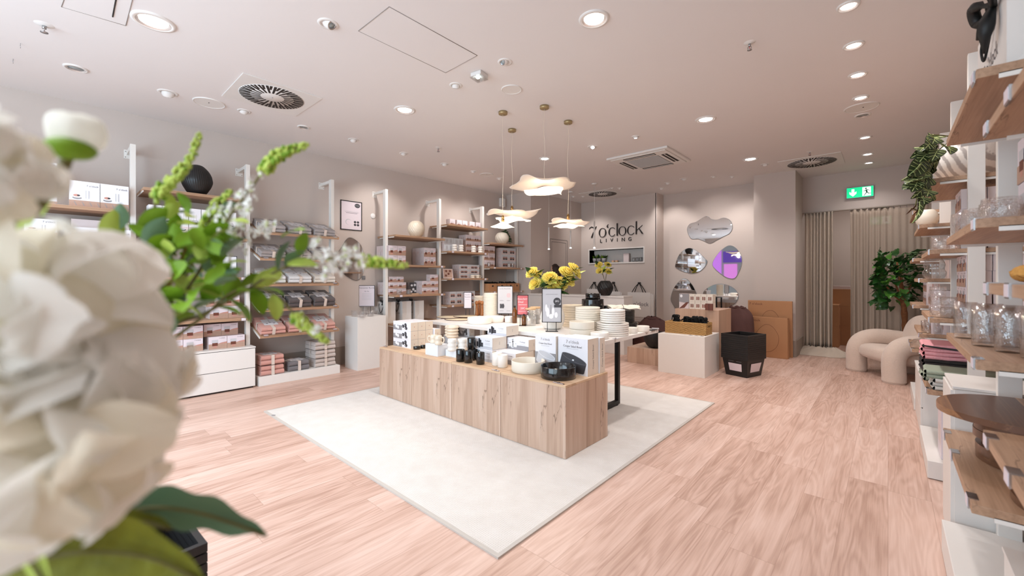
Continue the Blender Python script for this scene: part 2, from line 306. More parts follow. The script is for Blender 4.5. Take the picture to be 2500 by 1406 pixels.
# ---------------------------------------------------------------- mesh builder and naming
I4 = Matrix.Identity(4)
def TR(x=0, y=0, z=0, rx_=0, ry_=0, rz=0, s=1):
    from mathutils import Euler
    sm = Matrix.Diagonal((s, s, s, 1)) if isinstance(s, (int, float)) else Matrix.Diagonal((*s, 1))
    return Matrix.Translation((x, y, z)) @ Euler((rx_, ry_, rz)).to_matrix().to_4x4() @ sm
class MB:
    def __init__(s): s.v = []; s.f = []; s.mi = []; s.sm = []; s.mats = []; s.T = I4
    def idx(s, m):
        if m not in s.mats: s.mats.append(m)
        return s.mats.index(m)
    def add(s, vs, fs, m='white', smooth=False):
        o = len(s.v); i = s.idx(m)
        s.v += [tuple(s.T @ Vector(v)) for v in vs]
        for f in fs: s.f.append([o+k for k in f]); s.mi.append(i); s.sm.append(smooth)
        return s
    def box(s, x0, x1, y0, y1, z0, z1, m='white'):
        v = [(x, y, z) for z in (z0, z1) for x, y in ((x0, y0), (x1, y0), (x1, y1), (x0, y1))]
        return s.add(v, [(0, 3, 2, 1), (4, 5, 6, 7), (0, 1, 5, 4), (1, 2, 6, 5), (2, 3, 7, 6), (3, 0, 4, 7)], m)
    def lathe(s, prof, m='white', n=32, c=(0, 0, 0), fun=None, smooth=True, closed=True):
        vs = []; fs = []
        for k, (r, z) in enumerate(prof):
            for i in range(n):
                a = 2*PI*i/n; q = r if fun is None else fun(r, z, a)
                if isinstance(q, tuple): rr, zz = q
                else: rr, zz = q, z
                vs.append((c[0]+rr*math.cos(a), c[1]+rr*math.sin(a), c[2]+zz))
        for k in range(len(prof)-1):
            for i in range(n):
                j = (i+1) % n; fs.append((k*n+i, k*n+j, (k+1)*n+j, (k+1)*n+i))
        if closed:
            if prof[0][0] > 1e-5: fs.append(tuple(reversed(range(n))))
            if prof[-1][0] > 1e-5: fs.append(tuple((len(prof)-1)*n+i for i in range(n)))
        return s.add(vs, fs, m, smooth)
    def cyl(s, r, z0, z1, m='white', n=24, c=(0, 0), r2=None, smooth=True):
        return s.lathe([(r, z0), (r if r2 is None else r2, z1)], m, n, (c[0], c[1], 0), smooth=smooth)
    def tube(s, pts, r, m='white', n=8, caps=True, smooth=True):
        pts = [Vector(p) for p in pts]; vs = []; fs = []; up = Vector((0, 0, 1)); rr = r if isinstance(r, (list, tuple)) else [r]*len(pts)
        prev = None
        for k, p in enumerate(pts):
            t = (pts[min(k+1, len(pts)-1)]-pts[max(k-1, 0)]).normalized()
            if prev is None:
                a = t.cross(up);
                if a.length < .05: a = t.cross(Vector((1, 0, 0)))
            else: a = prev - t*prev.dot(t)
            a.normalize(); b = t.cross(a).normalized(); prev = a
            for i in range(n):
                q = 2*PI*i/n; vs.append(p+(a*math.cos(q)+b*math.sin(q))*rr[k])
        for k in range(len(pts)-1):
            for i in range(n):
                j = (i+1) % n; fs.append((k*n+i, k*n+j, (k+1)*n+j, (k+1)*n+i))
        if caps: fs.append(tuple(reversed(range(n)))); fs.append(tuple((len(pts)-1)*n+i for i in range(n)))
        return s.add(vs, fs, m, smooth)
    def ell(s, c, r, m='white', n=16, k=10, fun=None):
        if isinstance(r, (int, float)): r = (r,)*3
        vs = []; fs = []
        for j in range(k+1):
            p = PI*j/k
            for i in range(n):
                a = 2*PI*i/n; d = Vector((math.sin(p)*math.cos(a), math.sin(p)*math.sin(a), -math.cos(p)))
                q = 1 if fun is None else fun(d)
                vs.append((c[0]+d.x*r[0]*q, c[1]+d.y*r[1]*q, c[2]+d.z*r[2]*q))
        for j in range(k):
            for i in range(n):
                i2 = (i+1) % n
                if j == 0: fs.append((i, n+i2, n+i))
                elif j == k-1: fs.append((j*n+i, j*n+i2, (j+1)*n+i))
                else: fs.append((j*n+i, j*n+i2, (j+1)*n+i2, (j+1)*n+i))
        return s.add(vs, fs, m, True)
    def prism(s, poly, d0, d1, m='white', plane='xz', smooth=False, side=None):
        """extrude a 2D outline (may be concave) between d0 and d1 across its plane"""
        mp = {'xz': lambda a, b, d: (a, d, b), 'xy': lambda a, b, d: (a, b, d), 'yz': lambda a, b, d: (d, a, b)}[plane]
        n = len(poly); vs = [mp(a, b, d0) for a, b in poly]+[mp(a, b, d1) for a, b in poly]
        tri = tessellate_polygon([[Vector((a, b, 0)) for a, b in poly]])
        s.add(vs, [tuple(t) for t in tri]+[tuple(n+k for k in reversed(t)) for t in tri], m, smooth)
        s.add(vs, [(i, (i+1) % n, n+(i+1) % n, n+i) for i in range(n)], side or m, True if n > 12 else False)
        return s
    def quad(s, a, b, c, d, m): return s.add([a, b, c, d], [(0, 1, 2, 3)], m)
    def sheet(s, grid, m='white', smooth=True):
        h = len(grid); w = len(grid[0]); vs = [p for row in grid for p in row]
        return s.add(vs, [(j*w+i, j*w+i+1, (j+1)*w+i+1, (j+1)*w+i) for j in range(h-1) for i in range(w-1)], m, smooth)
    def mesh(s, name):
        me = bpy.data.meshes.new(name); me.from_pydata(s.v, [], s.f)
        for m in s.mats: me.materials.append(M[m])
        me.polygons.foreach_set('material_index', s.mi); me.polygons.foreach_set('use_smooth', s.sm)
        me.update(); return me
    def build(s, name, parent=None, loc=(0, 0, 0), rz=0, bev=0, sub=0, solid=0, rot=None):
        o = bpy.data.objects.new(name, s.mesh(name)); C.objects.link(o); o.location = loc
        o.rotation_euler = rot if rot else (0, 0, rz)
        if parent: o.parent = parent
        if solid: q = o.modifiers.new('solid', 'SOLIDIFY'); q.thickness = solid; q.offset = 0
        if bev: q = o.modifiers.new('bevel', 'BEVEL'); q.width = bev; q.segments = 2; q.limit_method = 'ANGLE'; q.angle_limit = R(40)
        if sub: q = o.modifiers.new('sub', 'SUBSURF'); q.levels = sub; q.render_levels = sub
        return o
def tag(o, label, cat, group=None, kind=None):
    o['label'] = label; o['category'] = cat
    if group: o['group'] = group
    if kind: o['kind'] = kind
    return o
def thing(name, label, cat, loc=(0, 0, 0), rz=0, group=None):
    o = bpy.data.objects.new(name, None); o.empty_display_size = .05; C.objects.link(o)
    o.location = loc; o.rotation_euler = (0, 0, rz); return tag(o, label, cat, group)
def struct(o): o['kind'] = 'structure'; return o
def dup(o, loc=None, rz=None, label=None, group=None, scale=None):
    c = o.copy(); C.objects.link(c)
    for ch in list(o.children):
        d = ch.copy(); C.objects.link(d); d.parent = c
        for g in list(ch.children):
            e = g.copy(); C.objects.link(e); e.parent = d
    if loc is not None: c.location = loc
    if rz is not None: c.rotation_euler = (0, 0, rz)
    if label: c['label'] = label
    if group: c['group'] = group
    if scale: c.scale = scale
    return c
def text(body, size, m, parent, loc=(0, 0, 0), rot=(R(90), 0, 0), ext=.0008, align='CENTER', name='lettering', xs=1.0, label=None, shear=0):
    cu = bpy.data.curves.new('t', 'FONT'); cu.body = body; cu.size = size; cu.extrude = ext; cu.align_x = align; cu.align_y = 'CENTER'; cu.shear = shear
    t = bpy.data.objects.new('t', cu); C.objects.link(t)
    bpy.context.view_layer.update()
    me = bpy.data.meshes.new_from_object(t.evaluated_get(bpy.context.evaluated_depsgraph_get()))
    me.materials.clear(); me.materials.append(M[m]); bpy.data.objects.remove(t); bpy.data.curves.remove(cu)
    o = bpy.data.objects.new(name, me); C.objects.link(o); o.location = loc; o.rotation_euler = rot; o.scale = (xs, 1, 1)
    if parent: o.parent = parent
    if label: o['label'] = label
    return o
ORD = ['first', 'second', 'third', 'fourth', 'fifth', 'sixth', 'seventh', 'eighth', 'ninth', 'tenth', 'eleventh', 'twelfth']
def blob_outline(pts, n=8):
    """closed smooth outline through pts (Catmull-Rom)"""
    out = []; L = len(pts)
    for i in range(L):
        p0, p1, p2, p3 = [Vector(pts[(i+k-1) % L]) for k in range(4)]
        for j in range(n):
            t = j/n
            q = .5*((2*p1)+(p2-p0)*t+(2*p0-5*p1+4*p2-p3)*t*t+(3*p1-p0-3*p2+p3)*t**3)
            out.append((q.x, q.y))
    return out
def spline(pts, n=8):
    P = [Vector(p) for p in pts]; P = [P[0]*2-P[1]]+P+[P[-1]*2-P[-2]]; out = []
    for i in range(1, len(P)-2):
        for j in range(n):
            t = j/n; p0, p1, p2, p3 = P[i-1:i+3]
            out.append(.5*((2*p1)+(p2-p0)*t+(2*p0-5*p1+4*p2-p3)*t*t+(3*p1-p0-3*p2+p3)*t**3))
    out.append(P[-2]); return out

# ---------------------------------------------------------------- the room
WX = -6.147; RXW = .74; YB = 9.03; YF = -2.2
def wallbox(name, x0, x1, y0, y1, z0=0, z1=CEIL, m='wall'):
    return struct(MB().box(x0, x1, y0, y1, z0, z1, m).build(name))
struct(MB().box(WX-.3, RXW+.3, YF-6.5, 12, -.05, 0, 'floor').build('floor'))
struct(MB().box(WX-.3, RXW+.3, YF, 12, CEIL, CEIL+.1, 'ceil').build('ceiling'))
wallbox('wall_left', WX-.15, WX, YF, 6.61)
wallbox('wall_counter_side', WX-.15, -5.455, 6.61, 8.66)        # pier with the flush door
NX0, NX1, NZ0, NZ1 = -5.225, -3.89, 1.665, 1.962
nw = MB()
for a_ in ((-5.455, NX0, 0, CEIL), (NX1, -3.615, 0, CEIL), (NX0, NX1, 0, NZ0), (NX0, NX1, NZ1, CEIL)): nw.box(a_[0], a_[1], 8.51, 8.86, a_[2], a_[3], 'wall')
nw.box(NX0-.01, NX1+.01, 8.72, 8.86, NZ0-.01, NZ1+.01, 'white'); struct(nw.build('wall_logo'))
nt = MB()
for a_ in ((NX0-.025, NX0, NZ0-.025, NZ1+.025), (NX1, NX1+.025, NZ0-.025, NZ1+.025), (NX0, NX1, NZ0-.025, NZ0), (NX0, NX1, NZ1, NZ1+.025)): nt.box(a_[0], a_[1], 8.495, 8.72, a_[2], a_[3], 'white')
struct(nt.build('trim_1'))
wallbox('wall_mirror', -3.615, -1.745, 8.86, 9.1)
wallbox('wall_pillar', -1.745, -1.135, 8.245, 9.18)
wallbox('wall_logo_return', -3.63, -3.60, 8.51, 9.1)
wallbox('wall_right', RXW, RXW+.15, YF, 9.03)
# alcove wall with its curtained opening (x -1.10 .. .47, up to the rail)
RAILZ = PY(1957.6, 521, YB).z
wallbox('wall_alcove', -1.135, RXW+.15, YB, YB+.15, RAILZ, CEIL)
wallbox('wall_alcove_side', .62, RXW+.15, YB, YB+.15, 0, RAILZ)
wallbox('wall_store', -1.4, RXW+.3, 11.6, 11.7, 0, CEIL)
wallbox('wall_store_left', -1.29, -1.135, YB+.15, 11.6, 0, CEIL)
wallbox('wall_store_right', RXW+.15, RXW+.3, YB+.15, 11.6, 0, CEIL)
# shopfront: side pillar and lintel of the open front
wallbox('wall_front', WX, RXW, YF-.12, YF, 2.75, CEIL)
def skirting(name, x0, x1, y0, y1): return struct(MB().box(x0, x1, y0, y1, 0, .27, 'skirt').build(name))
skirting('baseboard_left', WX, WX+.012, YF, 6.6)
skirting('baseboard_pillar', -1.75, -1.13, 8.233, 8.245)
skirting('baseboard_alcove', -1.135, -1.123, 8.245, 9.03)
skirting('baseboard_mirror', -3.6, -1.745, 8.848, 8.86)
skirting('baseboard_logo', -5.455, -3.615, 8.498, 8.51)
# flush door in the counter side wall
d = MB(); p0 = PX(1343, 583, -5.455); p1 = PX(1385, 590, -5.455)
for z0, z1, y0, y1 in ((0, p0.z, p0.y-.01, p0.y+.01), (0, p0.z, p1.y-.01, p1.y+.01), (p0.z-.01, p0.z+.01, p0.y, p1.y)):
    d.box(-5.457, -5.453, y0, y1, z0, z1, 'line')
for z0, z1, y0, y1 in ((0, p0.z-.05, p0.y+.05, p0.y+.065), (0, p0.z-.05, p1.y-.065, p1.y-.05), (p0.z-.065, p0.z-.05, p0.y+.05, p1.y-.05)):
    d.box(-5.457, -5.453, y0, y1, z0, z1, 'line')
struct(d.build('door_1'))

# rug
a, b2, c2 = PZ(650.8, 1005.6), PZ(1218, 1355), PZ(1724.5, 991.2)
rb = MB().box(-4.493, -1.36, 1.405, 4.6, 0, .009, 'rug')
rt = thing('rug', 'large flat woven off-white rug under the display blocks and table', 'rug')
rb.build('rug_field', rt)
e = MB()
for x0, x1, y0, y1 in ((-4.515, -4.493, 1.383, 4.622), (-1.36, -1.338, 1.383, 4.622), (-4.493, -1.36, 1.383, 1.405), (-4.493, -1.36, 4.6, 4.622)):
    e.box(x0, x1, y0, y1, 0, .0095, 'rugedge')
e.build('rug_binding', rt)
sp = PZ(667, 1012, .0097); s_ = MB().prism(blob_outline([(.0, .0), (.03, .012), (.05, -.004), (.035, -.022), (.008, -.018)], 4), 0, .0004, 'p_grey', 'xy').build('stain', rt, loc=sp)

# ---------------------------------------------------------------- oak display blocks in the middle of the room
BZ = .535
bt = [(-4.218, -3.613), (-3.613, -2.94), (-2.94, -2.344), (-2.344, -1.705)]
XS = PY(1102, 900, 2.455).x
bt = [(-4.218, -3.613, 'left end'), (-3.610, XS, 'second'), (XS+.003, -2.348, 'third'), (-2.344, -1.705, 'right end')]
for k, (x0, x1, w) in enumerate(bt):
    t = thing('display_block', {'left end': 'oak display block at the far left end of the low row, under the mug boxes', 'second': 'second oak display block from the left, under the risers and mugs', 'third': 'third oak display block from the left, under the canister boxes and black cups', 'right end': 'oak display block at the near right end under the two salad bowls'}[w], 'display block', ((x0+x1)/2, 2.455, .0098), group='oak display blocks in a row on the rug')
    h = (x1-x0)/2
    b = MB().box(-h, h, 0, .6, 0, BZ-.0098-.018, 'oakz'); b.build('block_body', t, bev=.002)
    MB().box(-h, h, 0, .6, BZ-.0098-.018, BZ-.0098, 'oakx').build('top_panel', t, bev=.002)

# ---------------------------------------------------------------- white table behind the blocks
TZ = .779
t = thing('display_table', 'long white display table on a black steel frame, piled with tableware', 'table', (-3.0, 3.64, .0098))
MB().box(-1.245, 1.25, -.54, .54, TZ-.0098-.034, TZ-.0098, 'white').build('tabletop', t, bev=.002)
for sx in (-1, 1):
    f = MB(); x = sx*.945
    for y in (-.27, .24): f.box(x-.02, x+.02, y-.02, y+.02, .012, TZ-.0098-.034, 'blackmetal')
    f.box(x-.02, x+.02, -.25, .22, .012, .05, 'blackmetal'); f.box(x-.02, x+.02, -.25, .22, TZ-.09, TZ-.045, 'blackmetal')
    for y in (-.25, .22): f.cyl(.016, 0, .014, 'blackmetal', 12, (x, y))
    f.build('leg', t)

# ---------------------------------------------------------------- wall shelving bays
POST = (.022, .036)       # half thickness along y, half depth along x
def post(label, x, y, wallx, ztop, grp, basez=0.0):
    s = 1 if wallx > x else -1
    t = thing('shelf_upright', label, 'upright', (x, y, basez), group=grp)
    h = ztop-basez
    MB().box(-POST[1], POST[1], -POST[0], POST[0], 0, h, 'whitem').build('post', t, bev=.002)
    if abs(wallx-x) > .1:
        MB().box(min(0, wallx-x-s*.004), max(0, wallx-x-s*.004), -.02, .02, h-.045, h-.005, 'whitem').build('wall_arm', t, bev=.002)
        w = MB().box(wallx-x-s*.006 if s > 0 else wallx-x, wallx-x if s > 0 else wallx-x+.006, -.04, .04, h-.085, h+.01, 'whitem')
        for dz in (-.07, -.01):
            for dy in (-.028, .028): w.ell((wallx-x-s*.008, dy, h+dz), .005, 'chrome', 8, 6)
        w.build('wall_plate', t)
    return t
def shelf(label, xw, xf, y0, y1, z, grp, clips=True, th=.03, name='shelf', ends=True):
    """oak board from the wall xw to the front xf, with white steel brackets under both ends"""
    t = thing(name, label, 'shelf', ((xw+xf)/2, (y0+y1)/2, z), group=grp)
    hx = abs(xf-xw)/2; hy = (y1-y0)/2; s = 1 if xf > xw else -1
    MB().box(-hx, hx, -hy, hy, -th, 0, 'oaky').build('board', t, bev=.0015)
    for q in (-1, 1):
        MB().box(-hx*.75 if s > 0 else -hx*.82, hx*.82 if s > 0 else hx*.75, q*hy-(.006 if q > 0 else 0), q*hy+(.006 if q < 0 else 0), -th-.012, -th+.004, 'whitem').build('bracket', t)
    if clips:
        for q in clips if isinstance(clips, (list, tuple)) else (-.8,):
            c = MB(); yy = q*hy; xx = s*hx
            c.box(min(xx, xx+s*.004), max(xx, xx+s*.004), yy-.026, yy+.026, -th-.004, .003, 'chrome')
            c.box(min(xx+s*.004, xx+s*.0055), max(xx+s*.004, xx+s*.0055), yy-.023, yy+.023, -th, 0, 'boxlilac')
            c.box(min(xx, xx-s*.02), max(xx, xx-s*.02), yy-.026, yy+.026, 0, .0025, 'chrome')
            c.build('price_clip', t)
    return t
PX_L = -5.82
LB = {'A': (-.46, .5), 'B': (.62, 1.575), 'C': (1.68, 2.655), 'D': (3.53, 4.495), 'E': (4.565, 5.52), 'F': (5.6, 6.545)}
for y, w in ((-.5, 'behind the white blossom, nearest the shopfront'), (.56, 'first in full view on the left'), (1.6, 'between the drawers and the towel bay'), (2.64, 'just left of the framed poster'), (3.49, 'right of the framed poster and thermostat'), (4.53, 'right of the swirled cream vase'), (5.57, 'right of the five small boxes'), (6.57, 'last one at the back corner')):
    post('white shelf upright, '+w, PX_L, y, WX, 2.69, 'white uprights on the left wall', .4902 if y < 2 else .112 if y < 3 else 0)
ZS = {'A': [1.976, 1.514], 'B': [2.232, 1.77, 1.314, .838], 'D': [1.978, 1.516, 1.045, .594], 'E': [2.243, 1.778, 1.305, .836], 'F': [1.989, 1.52, 1.052]}
BAYN = {'A': 'glassware bay behind the white blossom', 'B': 'bay left of the towels', 'D': 'bay right of the framed poster', 'E': 'bay with the five small boxes on top', 'F': 'last bay at the back corner'}
for k, zs in ZS.items():
    for i, z in enumerate(zs):
        shelf('oak shelf, %s from top, left-wall %s' % (ORD[i], BAYN[k]), WX+.02, -5.6, LB[k][0], LB[k][1], z, 'oak shelves on the left wall', clips=(-.8, .85) if k in 'DEF' and i else (.85,) if i > 1 else None)
# drawer cabinets under bays A and B
for k, w in (('A', 'behind the white blossom, nearest the shopfront'), ('B', 'left of the low towel plinth')):
    y0, y1 = LB[k][0]-.03, LB[k][1]+.055
    t = thing('drawer_cabinet', 'white two-drawer cabinet on the left wall, '+w, 'cabinet', (-5.87, (y0+y1)/2, 0), group='white drawer cabinets on the left wall')
    hy = (y1-y0)/2
    MB().box(-.265, .25, -hy, hy, .018, .474, 'white').box(-.24, .23, -hy+.02, hy-.02, 0, .02, 'gap').build('cabinet_body', t)
    MB().box(-.27, .258, -hy-.003, hy+.003, .474, .49, 'white').build('cabinet_top', t, bev=.001)
    for z0, z1 in ((.022, .236), (.242, .468)): MB().box(.25, .257, -hy+.002, hy-.002, z0, z1, 'white').build('drawer', t, bev=.001)
    MB().box(.2475, .2505, -hy, hy, .235, .243, 'gap').box(.2475, .2505, -hy, hy, .467, .474, 'gap').build('drawer_gap', t)

# ---------------------------------------------------------------- ceiling fittings
def on_ceiling(px, py): return PZ(px, py, CEIL)
def spot(parent, loc, power, size=2.2, rad=.05, rot=(0, 0, 0), col=(1.0, .95, .925), blend=.75):
    l = bpy.data.lights.new('lamp_beam', 'SPOT'); l.energy = power; l.spot_size = size; l.spot_blend = blend; l.shadow_soft_size = rad; l.color = col
    o = bpy.data.objects.new('lamp_beam', l); C.objects.link(o); o.parent = parent; o.location = loc; o.rotation_euler = rot; return o
def downlight(px, py, w, label, lit=True, gimbal=False, power=1.0, tilt=0.0, name='recessed_downlight', col=(1.0, .95, .925)):
    p = on_ceiling(px, py); r = w/2*mpp(p)
    t = thing(name, label, 'ceiling light', p, group='recessed ceiling lights')
    MB().lathe([(r*.78, -.001), (r*.80, -.012), (r, -.008), (r*1.02, 0)], 'plastic', 40, closed=False).build('trim_ring', t)
    MB().lathe([(r*.80, -.011), (r*.66, -.006), (r*.62, .0)], 'reflector', 32, closed=False).build('reflector_ring', t)
    MB().cyl(r*.64, -.004, -.002, 'lit' if lit else 'lens', 32).build('lamp_lens', t)
    if lit: spot(t, (0, 0, -.03), SPOT_W*power, rad=max(.05, r*.6), rot=(tilt, 0, 0), col=col)
    return t
def eyeball(px, py, w, label, lit=True, power=.5, aim=(0, 0, -1)):
    """small swivelling spot: trim ring, hanging ball, lens on the aimed side"""
    p = on_ceiling(px, py); r = w/2*mpp(p)
    t = thing('swivel_spotlight', label, 'ceiling light', p, group='swivel ceiling spots')
    MB().lathe([(r*.7, 0), (r*.72, -.008), (r, -.006), (r*1.05, 0)], 'plastic', 28, closed=False).build('trim_ring', t)
    d = Vector(aim).normalized(); c = Vector((0, 0, r*.28))+d*r*.12
    q = Vector((0, 0, -1)).rotation_difference(d).to_matrix().to_4x4()
    b = MB(); b.T = Matrix.Translation(c) @ q
    b.lathe([(r*.3, .5*r), (r*.6, .25*r), (r*.68, 0), (r*.62, -r*.45), (r*.5, -r*.62)], 'plastic', 24, closed=False).build('lamp_head', t)
    l = MB(); l.T = b.T; l.cyl(r*.5, -r*.6, -r*.55, 'lit' if lit else 'lens', 20).lathe([(r*.5, -r*.62), (r*.4, -r*.66), (r*.36, -r*.6)], 'chrome', 20, closed=False).build('lamp_lens', t)
    if lit: spot(t, tuple(c+d*r*.9), SPOT_W*power, 1.5, .04, rot=Vector((0, 0, -1)).rotation_difference(d).to_euler())
    return t
for px, py, w, pw, lb in [
    (375, 52, 86, 1.5, 'large lit recessed downlight beside the ceiling hatch, top left'),
    (1450, 46, 72, .9, 'large lit recessed downlight at the top middle of the ceiling'),
    (2071, 14, 46, .55, 'lit recessed downlight, nearest in the right-hand row'),
    (2084, 110, 42, .55, 'second lit downlight in the right-hand row'),
    (2094, 182, 38, .55, 'third lit downlight in the right-hand row'),
    (2101, 238, 33, .55, 'fourth lit downlight, next to the round speaker by the right wall'),
    (988, 268, 50, 1.0, 'lit recessed downlight between the square air diffuser and the pendants'),
    (1723, 291, 46, .9, 'lit recessed downlight above and right of the air conditioning cassette'),
    (1832, 388, 34, .75, 'lit recessed downlight in front of the pillar'),
    (1330, 387, 28, .75, 'lit recessed downlight behind the tall pendant cord'),
    (2112, 335, 26, .35, 'small lit downlight beyond the speaker, right-hand row'),
    (2118, 376, 24, .35, 'small lit downlight over the curtain side of the right-hand row'),
    (2121, 397, 20, .3, 'farthest small downlight, just above the exit sign')]:
    downlight(px, py, w, lb, power=pw, col=(.93, .96, 1.0) if px == 375 else (1.0, .95, .925))
for x_, y_, lb, pw in ((-.9, -.75, 'added unseen downlight behind the camera, right', 1.1), (-3.3, -.9, 'added unseen downlight behind the camera, middle', 1.3), (-5.3, -.5, 'added unseen downlight behind the camera, by the left wall', .9)):  # unseen downlights added to brighten the bouquet, near floor and left wall
    t = thing('recessed_downlight', lb, 'ceiling light', (x_, y_, CEIL), group='recessed ceiling lights')
    MB().lathe([(.075, -.001), (.078, -.012), (.095, -.008), (.097, 0)], 'plastic', 40, closed=False).build('trim_ring', t); MB().cyl(.07, -.004, -.002, 'lit', 32).build('lamp_lens', t)
    spot(t, (0, 0, -.03), SPOT_W*pw, rad=.06, col=(.95, .97, 1.0))
for px, py, w, lb in [(185, 166, 44, 'switched-off recessed downlight near the left ceiling edge'), (741, 310, 27, 'switched-off small downlight right of the big air diffuser'), (2106, 281, 32, 'switched-off small downlight just beyond the right-hand speaker')]:
    downlight(px, py, w, lb, lit=False)
for px, py, w, lit, pw, aim, lb in [
    (410, 226, 40, 0, 0, (-.5, .1, -.8), 'white swivel spot, off, left of the round speaker near the left wall'),
    (596, 271, 28, 0, 0, (-.5, 0, -.8), 'white swivel spot, off, below the big air diffuser'),
    (801, 58, 46, 0, 0, (.6, .3, -.7), 'white swivel spot, off, left of the plain ceiling hatch'),
    (1233, 151, 34, 0, 0, (0, -.75, -.65), 'swivel spot with glass lens facing the shopfront, above the round cover'),
    (1113, 208, 30, 1, .5, (-.3, .2, -.8), 'small lit swivel spot left of the emergency light'),
    (986, 374, 20, 1, .6, (-.6, .1, -.8), 'small lit swivel spot above the cream vase bay'),
    (863, 341, 24, 0, 0, (-.5, .2, -.8), 'small switched-off swivel spot above the framed poster'),
    (1086, 400, 20, 0, 0, (-.5, .2, -.8), 'small switched-off swivel spot below the ceiling sprinkler'),
    (1156, 418, 15, 1, .6, (-.6, .1, -.8), 'tiny lit spot left of the small round speaker'),
    (1220, 435, 15, 1, .5, (-.6, .1, -.8), 'tiny lit spot right of the small round speaker'),
    (1447, 358, 24, 1, .6, (.3, -.5, -.8), 'bright swivel spot left of the air conditioning cassette'),
    (1552, 333, 19, 1, .5, (0, 0, -1), 'small lit spot right above the air conditioning cassette'),
    (1399, 479, 11, 1, .3, (0, .4, -.8), 'small far spot left of the sign, above the counter'),
    (1423, 479, 10, 1, .3, (0, .4, -.8), 'small far spot just left of the far round diffuser'),
    (1513, 459, 12, 1, .3, (0, .4, -.8), 'small far spot right of the far round diffuser'),
    (1615, 459, 15, 1, .45, (0, .5, -.8), 'small spot aimed at the recess beside the logo wall'),
    (1630, 446, 16, 0, 0, (0, .5, -.8), 'switched-off spot beside the recess, left of the mirror spot'),
    (1669, 436, 18, 1, .5, (.2, .7, -.7), 'swivel spot aimed at the organic mirrors'),
    (1742, 431, 12, 1, .35, (.0, .5, -.8), 'tiny far spot above the right mirrors'),
    (1787, 431, 13, 1, .35, (.1, .5, -.8), 'tiny far spot next to the pillar'),
    (1868, 401, 18, 0, 0, (0, .4, -.8), 'switched-off spot in front of the pillar top'),
    (1493, 459, 10, 0, 0, (0, .4, -.8), 'switched-off far spot above the logo')]:
    eyeball(px, py, w, lb, bool(lit), pw, aim)
def cover(px, py, w, label, dot=True, name='ceiling_speaker', cat='speaker'):
    p = on_ceiling(px, py); r = w/2*mpp(p); t = thing(name, label, cat, p, group='round ceiling speakers and covers')
    MB().lathe([(r*.9, 0), (r*.9, -.006), (r*.97, -.01), (r, -.004), (r*1.01, 0)], 'plastic', 40, closed=False).build('rim', t)
    MB().lathe([(.0, -.004), (r*.9, -.005)], 'plastic', 40, closed=False).build('grille', t)
    if dot: MB().ell((r*.1, -r*.05, -.006), r*.035, 'black', 8, 6).build('indicator', t)
cover(511, 251, 66, 'round white ceiling speaker, left of the big air diffuser')
cover(1249, 218, 50, 'plain round ceiling cover right of the emergency light', False, 'ceiling_cover', 'cover')
cover(2103, 262, 68, 'round white ceiling speaker in the right-hand row of lights')
cover(1188, 426, 33, 'small round ceiling speaker above the left wall shelving')
def diffuser(px, py, r, half, label, rz=0):
    p = on_ceiling(px, py); t = thing('air_diffuser', label, 'air vent', p, rz, 'swirl air diffusers')
    MB().box(-half, half, -half, half, -.008, 0, 'plastic').build('panel', t, bev=.002)
    MB().cyl(r*1.0, -.0085, -.0075, 'plastic', 48).build('face', t)
    s = MB()
    for k in range(24):
        a = 2*PI*k/24
        for r0, r1, w, da in ((.36, .97, .034, 0), (.66, .97, .034, .13)):
            s.T = TR(rz=a+da); s.add([(r*r0, -w*r*.9, -.0095), (r*r1, -w*r*1.25+.05*r, -.0095), (r*r1, w*r*1.25+.05*r, -.0095), (r*r0, w*r*.9, -.0095)], [(0, 1, 2, 3)], 'gap')
    s.T = I4; s.build('slots', t)
    MB().ell((0, 0, -.009), .006, 'chrome', 8, 6).build('screw', t)
q = [on_ceiling(*a) for a in ((600, 180), (783, 238), (728, 278), (556, 237))]
diffuser(665, 236, .285, .345, 'large square air diffuser with swirl slots, near the left wall')
diffuser(1471, 473, .30, .36, 'farthest air diffuser, above the black shop lettering')
diffuser(1981, 396, .32, .385, 'air diffuser in front of the pillar and exit sign')
# four-way air conditioning cassette
q = [on_ceiling(*a) for a in ((1478, 388), (1633, 353), (1694, 391), (1540, 415))]
ctr = sum(q, Vector())/4; hx = abs(q[2].x-q[0].x)/2; 
t = thing('air_conditioner', 'square ceiling air conditioning cassette with slatted grille and dark slots', 'air conditioner', ctr)
hw = .46
MB().box(-hw, hw, -hw, hw, -.03, 0, 'plastic').box(-hw*.9, hw*.9, -hw*.9, hw*.9, -.042, -.03, 'plastic').build('casing', t, bev=.006)
g = MB(); g.box(-hw*.52, hw*.52, -hw*.52, hw*.52, -.046, -.042, 'gap')
for k in range(22): g.box(-hw*.52, hw*.52, -hw*.52+k*hw*1.04/22, -hw*.52+(k+.34)*hw*1.04/22, -.048, -.044, 'plastic')
g.build('grille', t)
for k in range(4):
    s = MB(); s.T = TR(rz=k*PI/2); s.box(-hw*.52, hw*.52, hw*.62, hw*.80, -.0435, -.042, 'gap').box(-hw*.5, hw*.5, hw*.70, hw*.73, -.047, -.043, 'plastic'); s.T = I4; s.build('air_slot', t)
